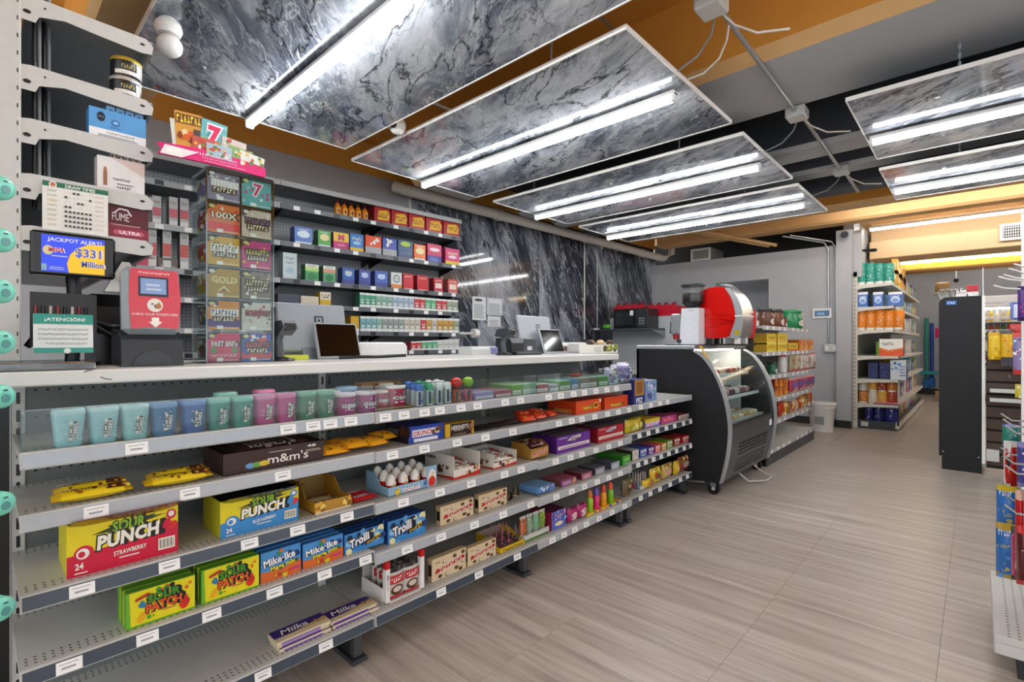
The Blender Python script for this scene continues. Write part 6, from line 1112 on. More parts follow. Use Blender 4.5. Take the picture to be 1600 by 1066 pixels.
for lev, (z, xf, cs) in enumerate(((.878, -1.60, ['#a85a4a', '#c8a898', '#8a4038']), (.708, -1.52, ['#6a4048', '#d8d0cc', '#8a5a58', '#c89a9a']), (.52, -1.45, ['#d8b888', '#e8dcc0', '#c8a060']))):
    for k in range(8):
        for q in range(2):
            MB().box(-.12, 0, 0, .1, 0, .045 if lev != 2 else .03, col(cs[(k + q) % len(cs)], .4), .008).box(-.1, -.02, .02, .08, .045 if lev != 2 else .03, .05 if lev != 2 else .034, col('#e8e4e0', .4)).build('chilled_packet', None, (xf - q * .16, YC0 + .08 + k * .128, z + .001), .05 * math.sin(k * 3), None, 'wrapped snack in the display case, %s shelf, %s, %s along' % (['upper', 'middle', 'lower'][lev], ['front row', 'back row'][q], ORD[k]), 'packaged snack', 'snacks in the display case')
MB().tube([(-1.42, 4.25, .09), (-1.36, 4.3, .02), (-1.27, 4.45, .012), (-1.27, 4.62, .012), (-1.36, 4.66, .03), (-1.44, 4.62, .1)], .006, 7, LGREY).build('power_cord', None, (0, 0, 0), 0, None, 'grey power cord looping on the floor under the display case', 'cord')
# --- coffee grinder and red slicer on the case
t = thing('coffee_grinder', 'white coffee grinder with clear bean hopper on the display case', 'coffee grinder', (XY(1080, YC0 + .2), YC0 + .2, ZC)); GW = col('#e4e8ee', .25)
MB().ext([(-.12, 0), (.085, 0), (.085, .30), (-.055, .30), (-.07, .06)], -.06, .06, GW, 'y').build('body', t); MB().box(-.19, .09, -.08, .08, 0, .008, BLACK).build('foot_plate', t)
MB().cyl((-.075, -.062, .035), (-.075, -.075, .035), .02, .018, 14, DGREY).build('dial', t); MB().lathe([(.045, 0), (.075, .035), (.088, .05)], 20, BLACK, (.015, 0, .30)).build('hopper_base', t)
MB().lathe([(.086, .35), (.086, .48)], 22, clear('#eceeee', .15), (.015, 0, 0)).build('clear_hopper', t); MB().lathe([(.05, .345), (.08, .36), (.08, .42), (.02, .425)], 18, col('#2a2624', .5), (.015, 0, 0)).build('beans', t); MB().lathe([(.092, .478), (.094, .485), (.092, .497), (.06, .5)], 22, DGREY, (.015, 0, 0)).build('hopper_lid', t)
MB().tube([(-.06, 0, .27), (-.13, 0, .24), (-.175, 0, .19), (-.18, 0, .1)], .006, 8, BLACK).build('spout_rail', t); MB().box(-.16, -.075, -.04, .04, .09, .26, STEEL, .01).build('doser', t); MB().lathe([(.03, .05), (.035, .09)], 14, col('#a81c24', .3), (-.12, 0, 0)).build('portafilter_cup', t)
PR(.04, .02, lambda u, v, x: (.0 + u * .05, -.0605 - x, .275 + v * .012)).ell(.5, .5, .5, .5, '#c8c8c4').build(t, 'badge')
t = thing('espresso_machine', 'big glossy red espresso machine with steel front on the display case', 'espresso machine', (XY(1126, YC0 + .38), YC0 + .38, ZC)); RD = col('#d4140f', .12)
MB().ext(curve([(-.25, .35), (-.2, .395), (-.1, .45), (.0, .47), (.08, .455), (.13, .38), (.165, .24), (.155, .17), (.12, .075), (-.08, .06), (-.15, .12), (-.17, .24), (-.2, .29), (-.25, .31)]), -.11, .11, RD, 'y').build('shell', t)
b = MB().ext([(-.12, .40), (.07, .435), (.13, .34), (.16, .24), (.12, .245), (.05, .25), (-.12, .27)], -.122, -.11, RD, 'y'); b.ext([(-.1, .23), (.12, .21), (.10, .09), (-.07, .085)], -.12, -.11, RD, 'y'); b.build('side_relief', t)
MB().tube([(-.1, -.124, .24), (.14, -.124, .19), (-.06, -.124, .15)], .006, 6, RD).build('crease', t)
MB().lathe([(.03, 0), (.028, .03)], 14, BLACK, (-.265, 0, .33), ax='x').build('rear_knob', t)
st = curve([(.08, .455), (.14, .42), (.19, .34), (.215, .23), (.21, .13), (.19, .065), (.12, .065), (.15, .17), (.16, .24), (.13, .37)])
MB().ext(st, -.13, .13, STEEL, 'y', False).build('steel_front', t)
MB().ext([(.212, .24), (.223, .3), (.232, .2), (.228, .12), (.208, .055), (.19, .06), (.21, .13)], .122, .14, RD, 'y').build('red_lip', t); MB().box(.155, .22, -.134, .134, .225, .235, WHITE).build('shelf_lip', t); MB().box(.155, .19, -.1335, -.13, .08, .12, col('#b8a81c', .3)).build('yellow_tag', t)
for x, y in ((-.06, -.08), (.16, -.08), (-.06, .08), (.16, .08)): MB().box(x - .02, x + .02, y - .02, y + .02, 0, .07, BLACK if x < 0 else WHITE, .004).build('leg', t)
MB().box(-.1, .24, -.11, .11, .0, .012, BLACK).build('drip_tray', t)
for k in range(3): MB().tube([(.03 + .02 * k, -.11, .465), (.04 + .02 * k, -.12, .485), (.1 + .02 * k, -.12, .465), (.14 + .02 * k, -.11, .43)], .004, 6, STEEL).build('cup_rail', t)
# ================================================================ SIDE GONDOLA BEYOND THE CASE
YG0, YG1 = 5.0, 6.83; XG = -1.42; LG = [1.31, 1.06, .83, .60, .38, .14]
g = thing('side_gondola', 'beige grey gondola beyond the display case facing the aisle', 'shelf unit', (0, YG0, 0)); wg = YG1 - YG0
MB().box(XG - .42, XG - .40, 0, wg, 0, 1.5, PEGL).build('back_panel', g)
for y in (0, wg - .03): MB().box(XG - .43, XG - .38, y, y + .03, 0, 1.5, LGREY).build('upright', g)
BG = col('#c2c0b8', .4)
for j, z in enumerate(LG):
    d0 = .40 if j > 4 else .36
    for k in range(2):
        s_ = MB().box(XG - .40, XG - (.4 - d0), .003, wg / 2 - .003, z - .02, z, BG).box(XG - (.4 - d0) - .002, XG - (.4 - d0) + .008, .003, wg / 2 - .003, z - .036, z + .004, col('#aeb0b2', .3)).build('shelf', g, (0, k * wg / 2, 0))
        for i in range(4): MB().box(XG - (.4 - d0) + .008, XG - (.4 - d0) + .01, .1 + i * .2, .15 + i * .2, z - .033, z, TAGW).build('price_tag', s_)
MB().box(XG - .02, XG - .0, 0, wg, 0, .1, DGREY).build('kick_plate', g)
XQ = XG - .07
def sg(name, label, cat, a_, c_, pt, z, fr, sd, tp, art, d=.15, group=None): l, w, h = pxbox(a_, c_, pt, XQ, z + .001); return carton(name, label, cat, l, w, max(h, .04), d, fr, sd, tp, art, 0, group)
def jarl(label, px, pt, z, c, lid, r, group=None):
    y = YX(px, XQ - .05); h = ZX(px, pt, XQ - .05) - z; t = thing('coffee_jar', label, 'jar', (XQ - .05, y, z + .001), 0, group)
    MB().lathe([(r * .9, 0), (r, .006), (r, h * .55), (r * .86, h * .72), (r * .86, h * .84)], 18, col(c, .2)).build('jar_body', t); MB().lathe([(r * .92, h * .84), (r * .95, h * .86), (r * .95, h), (r * .5, h + .001)], 18, col(lid, .3)).build('lid', t)
    PR(r * 1.4, h * .4, lambda u, v, x: (r * math.cos((u - .5) * 1.6) + x + .001, r * math.sin((u - .5) * 1.6), h * .08 + v * h * .42)).ell(.5, .5, .42, .42, '#d8ccc0').squig(.5, .5, .5, .2, '#8a3a2a', None, 5, 0, 2).build(t, 'printed_label'); return t
jarl('brown coffee jar with black lid on the top shelf, nearer the espresso machine', 1196, 483, LG[0], '#5a3420', '#17181c', .075, 'coffee jars'); jarl('brown coffee jar with black lid on the top shelf, beside the green can', 1213, 484, LG[0], '#6a3a1c', '#17181c', .07, 'coffee jars')
jarl('slim red jar before the green can', 1224, 495, LG[0], '#7a2a30', '#3a1c1c', .035); t = jarl('green coffee can on the top shelf', 1237, 485, LG[0], '#1f7a48', '#2a8a54', .11)
l, w, h = pxbox(1170, 1186, 500, XQ, LG[0]); carton('napkin_pack', 'white stack of packs behind the espresso machine', 'pack', l, w, h, .15, '#e4e2da', '#d4d2c8', '#ecece6', lambda p: p.bars(.0, .05, 1, .95, 6, '#b8b6b0'))
MB().box(-.004, 0, 0, .28, 0, .2, PEGL).build('peg_sheet', None, (XQ - .05, YX(1247, XQ - .05), LG[0] + .002), 0, None, 'small perforated back sheet at the end of the top shelf', 'panel')
for i in range(6):
    r, q = divmod(i, 3); sg('tea_box', 'yellow box on the second side shelf, %s row, %s along' % (['lower', 'upper'][r], ORD[q]), 'box', 1198 + q * 17, 1213 + q * 17, (536 if r == 0 else 521) , LG[1] + (.075 if r else 0), '#e0bc1c', '#b8941c', '#e8cc3a', lambda p: p.squig(.5, .6, .7, .25, '#6a4a10', None, 5, 0, i).rect(0, 0, 1, .2, '#c83a20' if q == 2 else '#e8d860'), .12, 'yellow boxes on the side gondola') if not (r == 1 and q == 2) else None
for i in range(3): sg('tea_box', 'orange patterned box on the second side shelf, %s after the yellow ones' % ORD[i], 'box', 1249 + i * 7.5, 1256 + i * 7.5, 531, LG[1], '#e08a2a', '#b8601c', '#e8b03a', lambda p: p.blobs(.1, .1, .9, .9, 6, ['#f0e0b0', '#c83a20'], .12, i), .12, 'orange boxes on the side gondola')
jarl('green tin on the third side shelf', 1206, 567, LG[2], '#2a6a48', '#1c4a34', .05); jarl('white and red shaker on the third side shelf', 1222, 553, LG[2], '#e0dcd8', '#c02424', .045)
for i in range(5): l, w, h = pxbox(1233 + i * 8, 1241 + i * 8, 551, XQ, LG[2]); pouch('seasoning_bag', 'clear seasoning bag on the third side shelf, %s along' % ORD[i], 'bag', l, w * 1.1, h, .05, ['#a89a78', '#c8b8a0', '#d8d0c8', '#d0c4bc', '#d8ccc8'][i], '#c03a3a', lambda p: p.blobs(.15, .1, .85, .7, 7, ['#8a7a50', '#f0ece4', '#a83a34'], .1, i), group='seasoning bags')
for i in range(6): r, q = divmod(i, 3); sg('snack_box', 'orange and brown packet on the fourth side shelf, %s row, %s along' % (['lower', 'upper'][r], ORD[q]), 'packet', 1211 + q * 7, 1217 + q * 7, 605 if r == 0 else 592, LG[3] + (.09 if r else 0), '#d8741c', '#8a2a18', '#e0902a', lambda p: p.blobs(.1, .1, .9, .9, 6, ['#f0c83a', '#8a2414'], .12, i), .12, 'orange packets')
for i in range(7): l, w, h = pxbox(1233 + i * 5.2, 1238.5 + i * 5.2, 592 - i, XQ, LG[3]); pouch('cookie_bag', 'pink and blue cookie bag on the fourth side shelf, %s along' % ORD[i], 'bag', l, w * 1.2, h, .06, ['#b83a50', '#c05060', '#a83048'][i % 3], '#d8a0a0', lambda p: p.ell(.5, .5, .28, .3, '#3a5aa8').blobs(.1, .05, .9, .3, 4, ['#e8d0a0', '#f0e4e0'], .12, i), group='cookie bags')
for i in range(9): X = XQ - .02; l, w, h = pxbox(1216 + i * 5.5, 1222 + i * 5.5, 634 - abs(i - 3) * 2 - i * 1.6, X, LG[4]); pouch('snack_bag', '%s snack bag on the fifth side shelf, %s along' % (['red', 'amber', 'dark gold', 'orange', 'tan'][i % 5], ORD[i]), 'bag', l, w * 1.2, max(h, .07), .06, ['#b83a1c', '#d89a2a', '#8a6a2a', '#d8641c', '#c8a878'][i % 5], None, lambda p: p.blobs(.1, .1, .9, .9, 5, ['#f0e0a0', '#7a1c10', '#f4f0e4'], .14, i), group='snack bags on the fifth side shelf')
t = thing('bucket', 'white plastic bucket with lid on the floor by the far wall', 'bucket', (XY(1284, 7.55), 7.55, 0)); MB().lathe([(.125, 0), (.15, .30), (.16, .31), (.16, .33), (.15, .34)], 24, WHITE).build('pail', t); MB().lathe([(.165, .34), (.168, .36), (.16, .375), (.12, .38)], 24, col('#d8d8d4', .35)).build('lid', t); MB().box(-.05, .05, -.146, -.135, .1, .2, col('#9a9a98', .5)).build('label_patch', t)
t = thing('wall_tablet', 'small white framed blue screen on the far wall', 'wall panel', (XY(1269, YF - .03), YF - .03, ZY(1269, 498, YF - .03))); MB().box(0, .24, 0, .025, 0, .14, WHITE, .006).build('frame', t); MB().box(.03, .21, -.002, 0, .03, .11, col('#3a6a98', .2)).box(.06, .15, -.003, -.002, .05, .08, col('#8ab0d0', .3)).build('screen', t)
# ================================================================ PAPER GOODS GONDOLA IN THE REAR ROOM
YP0, YP1 = 8.17, 12.3; XPB, XPF = -1.2, -.74
zpx = lambda py: ZY(1345, py, YP0)
LP = [zpx(445), zpx(480), zpx(516), zpx(556), zpx(592), zpx(630), zpx(662)]
g = thing('paper_gondola', 'beige gondola of paper goods standing past the column', 'shelf unit', (0, YP0, 0)); wp = YP1 - YP0; BE = col('#d6d2c6', .4)
u = MB().box(XPB - .04, XPB + .02, -.01, .03, 0, 2.12, BE, .003)
for q in range(36): u.box(XPB - .012, XPB - .004, -.011, -.0105, .1 + q * .055, .13 + q * .055, DGREY)
u.build('upright', g); MB().box(XPB - .03, XPB - .02, 0, wp, 0, 2.1, PEGL).build('back_panel', g)
MB().box(XPB, XPF - .03, -.005, 0, 0, .11, DGREY).box(XPF - .05, XPF - .03, 0, wp, 0, .11, DGREY).build('kick_plate', g)
MB().box(XPB + .06, XPB + .14, -.0065, -.005, .03, .09, LGREY).build('rating_label', g)
for j, z in enumerate(LP):
    xf = XPF - (.0 if j == 6 else .01 if j > 2 else .06)
    for k in range(4):
        s_ = MB().box(XPB - .02, xf, .002, wp / 4 - .002, z - .02, z, BE).box(xf - .002, xf + .008, .002, wp / 4 - .002, z - .036, z + .004, BE).build('shelf', g, (0, k * wp / 4, 0))
        if k == 0: MB().ext([(XPB - .02, z), (xf, z), (xf + .006, z - .03), (XPB + .1, z - .05), (XPB - .02, z - .075)], -.002, .002, BE, 'y').build('bracket', s_)
        for i in range(4): MB().box(xf + .008, xf + .01, .1 + i * .22, .16 + i * .22, z - .033, z, TAGW).build('price_tag', s_)
def pg(name, label, cat, a_, c_, pt, z, fr, sd, tp, art, group=None, dy=.0, d=.2):
    """goods on the near end, facing the camera (-Y)"""
    Y = YP0 + .04 + dy; xa, xb = XY(a_, Y), XY(c_, Y); h = ZY(a_, pt, Y) - z
    return carton(name, label, cat, (xa, Y, z + .001), xb - xa, h, d, fr, sd, tp, art, -math.pi / 2, group)
def roll(label, px, pt, z, c, r=.055, group=None, dy=0.06):
    Y = YP0 + dy + .04; x = XY(px, Y); h = ZY(px, pt, Y) - z; t = thing('paper_roll_pack', label, 'paper roll', (x, Y, z + .001), 0, group)
    MB().lathe([(r * .94, 0), (r, .01), (r, h - .012), (r * .9, h)], 18, col(c, .3)).build('wrapped_roll', t)
    PR(r * 1.6, h, lambda u, v, x_: (r * math.sin((u - .5) * 2.0), -r * math.cos((u - .5) * 2.0) - x_ - .001, v * h)).blobs(.05, .1, .95, .9, 10, ['#e8f4f0', '#cfe4e0', '#f4f4ec'], .07, int(px)).rect(.1, .0, .9, .12, '#e8e8e0').build(t, 'printed_wrap'); return t
for i, px in enumerate((1346, 1360, 1374, 1388)): roll('green wrapped paper roll on the top of the paper gondola, %s from the column' % ORD[i], px, 412, LP[0], '#2f9a86', .062, 'green rolls')
for i in range(3):
    for k in range(2): pg('towel_pack', 'yellow towel pack on the paper gondola top, %s stack, %s' % (ORD[i], ['lower', 'upper'][k]), 'pack', (1393, 1401, 1407)[i], (1402, 1408, 1413)[i], (423, 429, 434)[i] - k * (18, 15, 13)[i], LP[0] + (.125 if k else 0), '#e8b01c', '#d89a14', '#f0c84a', lambda p: p.ell(.5, .55, .32, .22, '#f4e8c8').blobs(.2, .1, .8, .4, 4, ['#d86a1c', '#f8f0d8'], .1, i), 'yellow packs', .12 + i * .75)
for i in range(3): pg('tissue_pack', 'blue tissue pack on the second shelf of the paper gondola, %s from the column' % ORD[i], 'pack', 1340 + i * 24, 1356 + i * 24 + (6 if i == 2 else 0), 457, LP[1], '#3a68b8', '#2a4a90', '#d8e0ec', lambda p: p.ell(.5, .45, .34, .24, '#c8dcf0').ell(.5, .4, .24, .14, '#7aa0d8').rect(0, .82, 1, 1, '#e8ecf4').squig(.5, .7, .7, .1, '#e8f0f8', None, 5, 0, i), 'blue tissue packs')
for i in range(5): roll('orange and cream paper towel roll on the third shelf, %s from the column' % ORD[i], 1346 + i * 14.5, 485, LP[2], '#e8871c', .062, 'orange rolls')
pg('napkin_pack', 'orange and white napkin pack on the fourth shelf', 'pack', 1374, 1411, 530, LP[3], '#e85a1c', '#c84a14', '#f0ece4', lambda p: p.poly([(0, .5), (.4, .35), (1, .5), (1, 1), (0, 1)], '#f4f0e8').squig(.35, .72, .5, .18, '#2a2420', None, 7, .05, 2).poly([(0, .5), (.4, .35), (1, .5), (1, .42), (.4, .26), (0, .42)], '#f0903a'))
for i in range(2): pg('bag_box', 'navy box on the fifth shelf, %s from the column' % ORD[i], 'box', 1356 + i * 18, 1372 + i * 18, 567, LP[4], '#1c2a68', '#14204c', '#2a3a7c', lambda p: p.blobs(.2, .2, .8, .8, 6, ['#3a5aa8', '#101a40'], .14, i), 'navy boxes', .1)
pg('bag_box', 'white and blue pack on the fifth shelf', 'pack', 1391, 1416, 563, LP[4], '#d8e0e8', '#5a7ab8', '#e8ecf0', lambda p: p.blobs(.05, .1, .6, .9, 7, ['#6a94c8', '#b8cce0', '#3a6aa8'], .12, 3).bars(.6, .2, .95, .8, 4, '#8aa0c0'))
for i in range(8): r, q = divmod(i, 4); roll('can with fruit label on the sixth shelf, %s layer, %s from the column' % (['lower', 'upper'][r], ORD[q]), 1349 + q * 15, 611 if r == 0 else 594, LP[5] + (ZY(1350, 611, YP0) - LP[5] if r else 0), ['#c87a2a', '#d8d0c0', '#e0a83a', '#a8402a'][(i + r) % 4], .055, 'fruit label cans')
MB().pillow(.3, .2, .03, col('#e0889a', .35), (0, 0, 0), 'xy', .05).build('pink_packet', None, (XY(1385, YP0 + .05), YP0 + .1, LP[5] + .016), .1, None, 'pink flat packet lying before the fruit cans', 'packet')
for i, px in enumerate((1358, 1373, 1394)): roll('blue and red can on the bottom shelf of the paper gondola, %s from the column' % ORD[i], px, 632, LP[6], '#2a2a78', .05 if i < 2 else .075, 'blue cans'); 
q = random.Random(5); cs = ['#e8a01c', '#3a68b8', '#8ac02a', '#d8dce4', '#c83a8a', '#e8e4dc', '#2a9a86', '#6a4ab0', '#d84a1c', '#7ab0d8']
for j in range(7):
    for i in range(8):
        c = cs[q.randrange(10)]; w = .28; hh = min(.24, (LP[j - 1] - LP[j] - .07) if j else .24) * q.uniform(.7, 1)
        carton('household_pack', '%s household pack on paper gondola, %s shelf down, %s pack from column' % ({'#e8a01c': 'amber', '#3a68b8': 'blue', '#8ac02a': 'lime', '#d8dce4': 'pale grey', '#c83a8a': 'magenta', '#e8e4dc': 'white', '#2a9a86': 'teal', '#6a4ab0': 'violet', '#d84a1c': 'red orange', '#7ab0d8': 'sky blue'}[c], ORD[j], ORD[i]), 'pack', (XPF - .09, YP0 + .45 + i * .44, LP[j] + .001), .36, hh, .2, c, c, c, lambda p: p.ell(.5, .55, .3, .26, '#f0f0e8').blobs(.1, .1, .9, .4, 4, [cs[(i + 3) % 10], '#f4f0e4'], .1, i), 0, 'household packs along the aisle')
# rear wall: brooms, mop, cooler
for i, (px, c, pb) in enumerate(((1448, '#3a9a8a', 585), (1456, '#2a4aa8', 583))):
    Y = 14.55; x = XY(px, Y); z0 = ZY(px, pb + 15, Y); z1 = ZY(px, 497 if i == 0 else 505, Y); t = thing('broom', ['teal handled broom hanging at the rear wall', 'blue handled broom hanging at the rear wall'][i], 'broom', (x, Y, 0)); MB().tube([(0, 0, z0 + .1), (0, 0, z1)], .035, 8, col(c, .4)).build('handle', t); MB().box(-.06, .06, -.05, .05, z0 - .1, z0 + .12, col('#2a6ac8' if i else '#2a7ac0', .5), .02).build('head', t)
t = thing('dustpan', 'teal dustpan set on the rear shelf', 'dustpan', (XY(1455, 14.4), 14.4, ZY(1455, 585, 14.4))); MB().ext([(-.2, 0), (.25, 0), (.2, .06), (-.15, .08)], -.1, .1, col('#2a98a8', .4), 'y').build('pan', t)
t = thing('rear_rack', 'slim beige shelf with bags between paper gondola and black panel', 'shelf unit', (XY(1458, 13), 13, 0)); MB().box(0, .3, 0, .3, ZY(1460, 458, 13) - .02, ZY(1460, 458, 13), BE).build('shelf', t); MB().box(.25, .3, .25, .3, 0, 1.9, BE).build('post', t); MB().tube([(.27, .25, 1.45), (.15, -.03, 1.45)], .008, 6, STEEL).build('hook', t)
for i in range(3): pouch('hanging_bag', ['tan bag on the slim rear shelf', 'pink bag hanging under the slim rear shelf', 'kraft bag hanging low on the slim rear rack'][i], 'bag', (XY(1461, 12.95), 12.95, (ZY(1460, 458, 13), 1.25, .001)[i]), .22, .2, .06, ['#b8986a', '#d83a7a', '#a8906a'][i], None, None, -math.pi / 2)
g = thing('drink_cooler', 'bright white drink cooler with stocked shelves at the rear', 'cooler', (-.05, 13.6, 0)); wc = 2.4
MB().box(0, wc, .55, .6, 0, 2.08, WHITE).build('back_wall', g); MB().box(0, wc, 0, .6, 1.85, 2.08, col('#f0f2f4', .3), .02).build('header', g); MB().box(0, wc, .06, .09, 1.81, 1.85, emit('#ffffff', 4)).build('light_strip', g)
for x in (0, .8, 1.6, wc - .04): MB().box(x, x + .04, 0, .6, 0, 1.85, LGREY).build('mullion', g)
for z in (.1, .4, .7, 1.0, 1.3, 1.57): MB().box(0, wc, .05, .55, z - .02, z, LGREY).build('shelf', g)
bt = None
for r, z in enumerate((.7, 1.0, 1.3, 1.57)):
    for i in range(14):
        cc = ['#a8402a', '#d8b03a', '#8a5a38', '#e8e0d0', '#4a6a3a', '#b8a080'][(i * 2 + r) % 6]
        t = thing('drink_bottle', '%s drink in the rear cooler, shelf %s up, %s along' % (['red', 'amber', 'brown', 'pale', 'green', 'tan'][(i * 2 + r) % 6], ORD[r], ORD[i]), 'bottle', (0.05 + i * .085, 13.72, z), 0, 'drinks in the rear cooler'); MB().lathe([(.033, 0), (.035, .01), (.035, .15), (.015, .2), (.015, .225)], 10, col(cc, .25)).build('bottle_body', t); MB().lathe([(.036, .05), (.036, .11)], 10, col('#e8e4dc', .4)).build('label_band', t)
# ================================================================ BLACK ENDED GONDOLA AND SLATWALL END (right of the aisle)
YB = 6.02; xa, xb = XY(1467, YB), XY(1534, YB); zt = ZY(1470, 465, YB)
g = thing('aisle_gondola', 'aisle gondola with tall black end panel', 'shelf unit', (0, YB, 0)); n = 6
arc = [(xa + .06 - .06 * math.sin(math.pi / 2 * i / n), zt - .06 + .06 * math.cos(math.pi / 2 * i / n)) for i in range(n + 1)]
MB().ext([(xa + .02, .0), (xb, 0.0), (xb, zt)] + arc + [(xa, .12), (xa + .02, .12)], 0, .03, CB, 'y').build('end_panel', g)
MB().box(xb, xb + .022, -.012, .04, .09, zt, WHITE, .002).build('upright', g); MB().box(xb, xb + .02, .03, 3.0, .05, zt, PEGL).build('back_panel', g)
for z in (.1, .5, .9, 1.3): MB().box(xa + .02, xb, .03, 3.0, z - .02, z, LGREY).build('shelf', g)
MB().ext([(0, zt), (.22, zt), (.26, zt + .27), (.2, zt + .27)], xb + .006, xb + .012, col('#dfe3e3', .25), 'x').build('fin', g)
for x, z in ((xa + .03, .16), (xb - .02, .14)): MB().ell((x, -.001, z), (.006, .002, .006), STEEL, 8, 5).build('screw', g)
PR(.06, .03, lambda u, v, x: (xa + .05 + u * .07, -x, zt - .07 + v * .035)).rect(0, 0, 1, 1, '#3a6ab8').squig(.5, .5, .7, .5, '#e8f0f8', None, 3, 0, 2).build(g, 'brand_sticker', (0, -.0008, 0))
for k in range(10): MB().tube([(xa + .02 + k * .015, .06 + .05 * (k % 3), zt - .02), (xa - .01 + k * .016, .05 + .05 * (k % 3), zt + .06 + .02 * (k % 2)), (xa + .02 + k * .016, .04 + .05 * (k % 3), zt + .075)], .006, 6, WHITE).build('plastic_cutlery', None, (0, YB, 0), 0, None, 'white plastic cutlery piece on the black ended gondola, %s of the bunch' % ORD[k], 'cutlery', 'white cutlery on the gondola top')
for k in range(2): carton('cup_pack', ['red and white pack on the gondola top by the clear fin', 'white and red pack before the cutlery on the gondola top'][k], 'pack', (xb - .1 - k * .07, YB + .05, zt + .001), .08, .06 + .04 * (1 - k), .1, ['#b81c2c', '#e0d8d4'][k], '#a8a4a0', '#d8d4d0', lambda p: p.rect(0, 0, 1, .4, '#e8e4e0').squig(.5, .6, .7, .2, '#8a1c28', None, 5, 0, k), -math.pi / 2)
BW = paint('brown_slatwall', '#4a382f', .5, 8, .15)
g = thing('slatwall_end', 'dark brown slatwall end display beside the black end panel', 'display stand', (xb + .03, YB + .03, 0)); ws = .9
MB().box(0, ws, .03, .05, .05, 1.02, col('#1c1614', .6)).build('backing', g); MB().tube([(-.01, .0, ZY(1550, 516, YB)), (ws, .0, ZY(1550, 516, YB))], .006, 6, STEEL).build('cross_rail', g); MB().tube([(-.01, .0, ZY(1578, 472, YB)), (ws, .0, ZY(1578, 472, YB))], .005, 6, STEEL).build('cross_rail', g); MB().box(ws - .03, ws, .0, .04, 0, ZY(1578, 468, YB), WHITE).build('post', g)
for k in range(9): MB().box(0, ws, 0, .03, .08 + k * .105, .08 + k * .105 + .09, BW, .004).build('slat', g)
for z in (.74, .66): MB().box(.02, .3, -.14, 0, z, z + .012, LGREY).box(.02, .3, -.145, -.14, z - .012, z + .02, LGREY).build('small_shelf', g)
MB().box(0, .08, -.03, 0, .12, .22, LGREY).build('bumper', g)
def hook(parent, x, z, L=.22, y=0): return MB().tube([(x, y, z), (x, y - L * .9, z - .005), (x - .005, y - L, z + .025)], .005, 6, STEEL).build('hook', parent)
for x, z in ((.14, .86), (.22, .84), (.12, .50), (.2, .47), (.3, .9), (.3, .5)): hook(g, x, z)
hkz = [ZY(1552, 450, 4.4), ZY(1560, 437, 4.4), ZY(1568, 434, 4.4), ZY(1576, 425, 4.4), ZY(1586, 418, 4.4)]
g2 = thing('hook_display', 'white peg hook display with bare hooks high at the picture edge', 'display stand', (XY(1596, 4.4), 4.4, 0)); MB().box(0, .05, 0, .04, 0, 1.95, WHITE).build('post', g2); MB().box(.05, .5, .01, .03, .2, 1.9, PEGX).build('peg_panel', g2)
for i, z in enumerate(hkz): x0_ = XY(1596, 4.4); MB().tube([(.02, .0, z - .02), (XY(1556 + i * 8, 4.2) - x0_ + .03, -.2, z - .02), (XY(1552 + i * 8, 4.2) - x0_, -.2, z)], .005, 6, WHITE).build('hook', g2)
def hang(label, name, px0, px1, pt, pb, Y, c, c2, art, t=.03, cat='bag', group=None):
    a_, c_ = XY(px0, Y), XY(px1, Y); z0, z1 = ZY(px0, pb, Y), ZY(px0, pt, Y)
    return pouch(name, label, cat, (a_, Y, z0), c_ - a_, z1 - z0, t, c, c2, art, -math.pi / 2, group)
hang('yellow rubber glove pack hanging before the slatwall', 'glove_pack', 1544, 1566, 520, 562, 5.98, '#e0b81c', '#c89a10', lambda p: p.blobs(.05, .05, .95, .95, 9, ['#f0d23a', '#c89414', '#e8c020'], .14, 1)); hang('second yellow rubber glove pack beside the first', 'glove_pack', 1564, 1584, 516, 572, 5.96, '#d8a818', '#3a3230', lambda p: p.rect(.0, .0, 1, .25, '#3a3440').blobs(.05, .3, .95, .95, 8, ['#f0cc2a', '#d86a1c', '#b8860c'], .14, 2))
hang('purple and white patterned bag hanging at the picture edge', 'toy_bag', 1583, 1612, 520, 585, 5.95, '#8a7aa8', '#c83a34', lambda p: p.blobs(.0, .0, 1, 1, 22, ['#f0ecf4', '#3a2a68', '#a83a5a', '#4a7ac0'], .12, 3)); hang('violet bag hanging from the hook post', 'toy_bag', 1590, 1615, 448, 502, 4.35, '#5a2a88', '#3a1c60', lambda p: p.blobs(.1, .0, .9, .5, 8, ['#c83a78', '#3a3a98'], .14, 3))
hang('blue and white box shaped pack on the hook display', 'pack_bag', 1578, 1592, 473, 500, 5.98, '#c8d0e0', '#3a4a98', lambda p: p.rect(.0, .0, .4, 1, '#6a78b8')); hang('red striped pack under the blue and white one', 'pack_bag', 1578, 1612, 506, 522, 5.98, '#b83a34', '#8a2a28', lambda p: p.bars(.1, .2, .9, .8, 2, '#e8c8c0'))
hang('yellow small bag on the brown slatwall', 'snack_bag', 1586, 1612, 600, 622, 5.7, '#d8c84a', '#a89a2a', lambda p: p.blobs(.1, .1, .9, .9, 6, ['#f0ecc0', '#8a9a3a'], .14, 1))
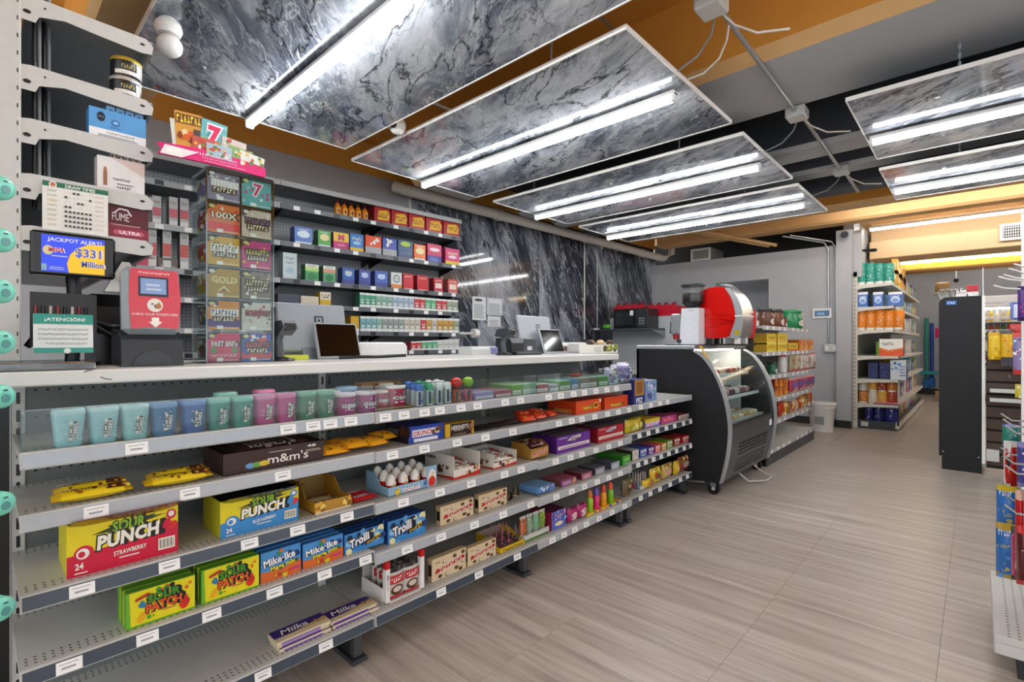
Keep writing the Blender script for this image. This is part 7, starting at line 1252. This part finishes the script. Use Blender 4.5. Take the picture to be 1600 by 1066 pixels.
# near end display at the picture edge
t = thing('near_end_display', 'white steel base deck of the near end display', 'display stand', (.045, 2.37, 0)); 
MB().box(0, 1.0, 0, .66, .13, .155, dots('perforated_deck', '#c9c8c3', '#3a3a3a', .025, .004, (0, 1), [(.03, .12)], .4), .003).box(0, 1.0, 0, .66, .09, .13, LGREY, .004).build('base_deck', t); MB().box(.06, .95, .06, .6, 0, .09, col('#2a2c2e', .6)).build('plinth', t)
MB().box(.30, .33, .02, .66, .155, 1.35, BW).build('back_panel', t)
for i in range(3): [MB().tube([(.3, .1 + .2 * i, z), (.06, .1 + .2 * i, z - .005), (.03, .1 + .2 * i, z + .02)], .004, 6, STEEL).build('hook', t) for z in (.56, .70, .84)]
bags = [('glossy blue toy bag hanging over the base deck, lower', 1556, 1590, 815, 900, 2.75, '#2f72c0', '#b89a3a', 1), ('glossy blue toy bag hanging over the base deck, upper', 1557, 1592, 757, 825, 2.85, '#2f72c0', '#c8b02a', 2), ('red and white striped bag above the blue ones', 1568, 1591, 688, 765, 2.95, '#c8281c', '#e8e4e0', 3), ('green and blue small bag at the top of the near display', 1566, 1596, 662, 700, 3.0, '#2a8a78', '#3a6ab0', 4),
        ('magenta thin pack beside the lower blue bag', 1580, 1592, 822, 905, 2.62, '#b03a68', '#3a2a2c', 5), ('long red pack hanging at the edge of the near display', 1586, 1600, 765, 890, 2.55, '#c01c1c', '#d8b0a0', 6), ('dark red and black pack at the edge of the near display', 1588, 1606, 820, 912, 2.5, '#5a1c20', '#c83a3a', 7), ('blue and violet pack high at the edge of the near display', 1590, 1612, 690, 760, 2.8, '#4a4a9a', '#8a8ac8', 8)]
for lb, a_, c_, pt, pb, Y, c, c2, k in bags:
    def art(p):
        if k in (1, 2): p.blobs(.05, .05, .6, .7, 8, ['#8a98a0', '#c8b86a', '#5a9ae0'], .16, k).squig(.4, .85, .6, .1, '#e8f0f8', None, 5, .1, k)
        elif k == 3: p.poly([(0, 0), (.5, .0), (.35, .5), (.55, 1), (0, 1)], '#e8e8e4').ell(.3, .6, .14, .1, '#2a2a30').ell(.3, .3, .1, .07, '#2a3a40')
        else: p.blobs(.1, .1, .9, .9, 6, [c2, '#f0e8e0', c], .14, k)
    hang(lb, 'toy_bag', a_, c_, pt, pb, Y, c, c2, art, .075)
bpy.context.view_layer.update()
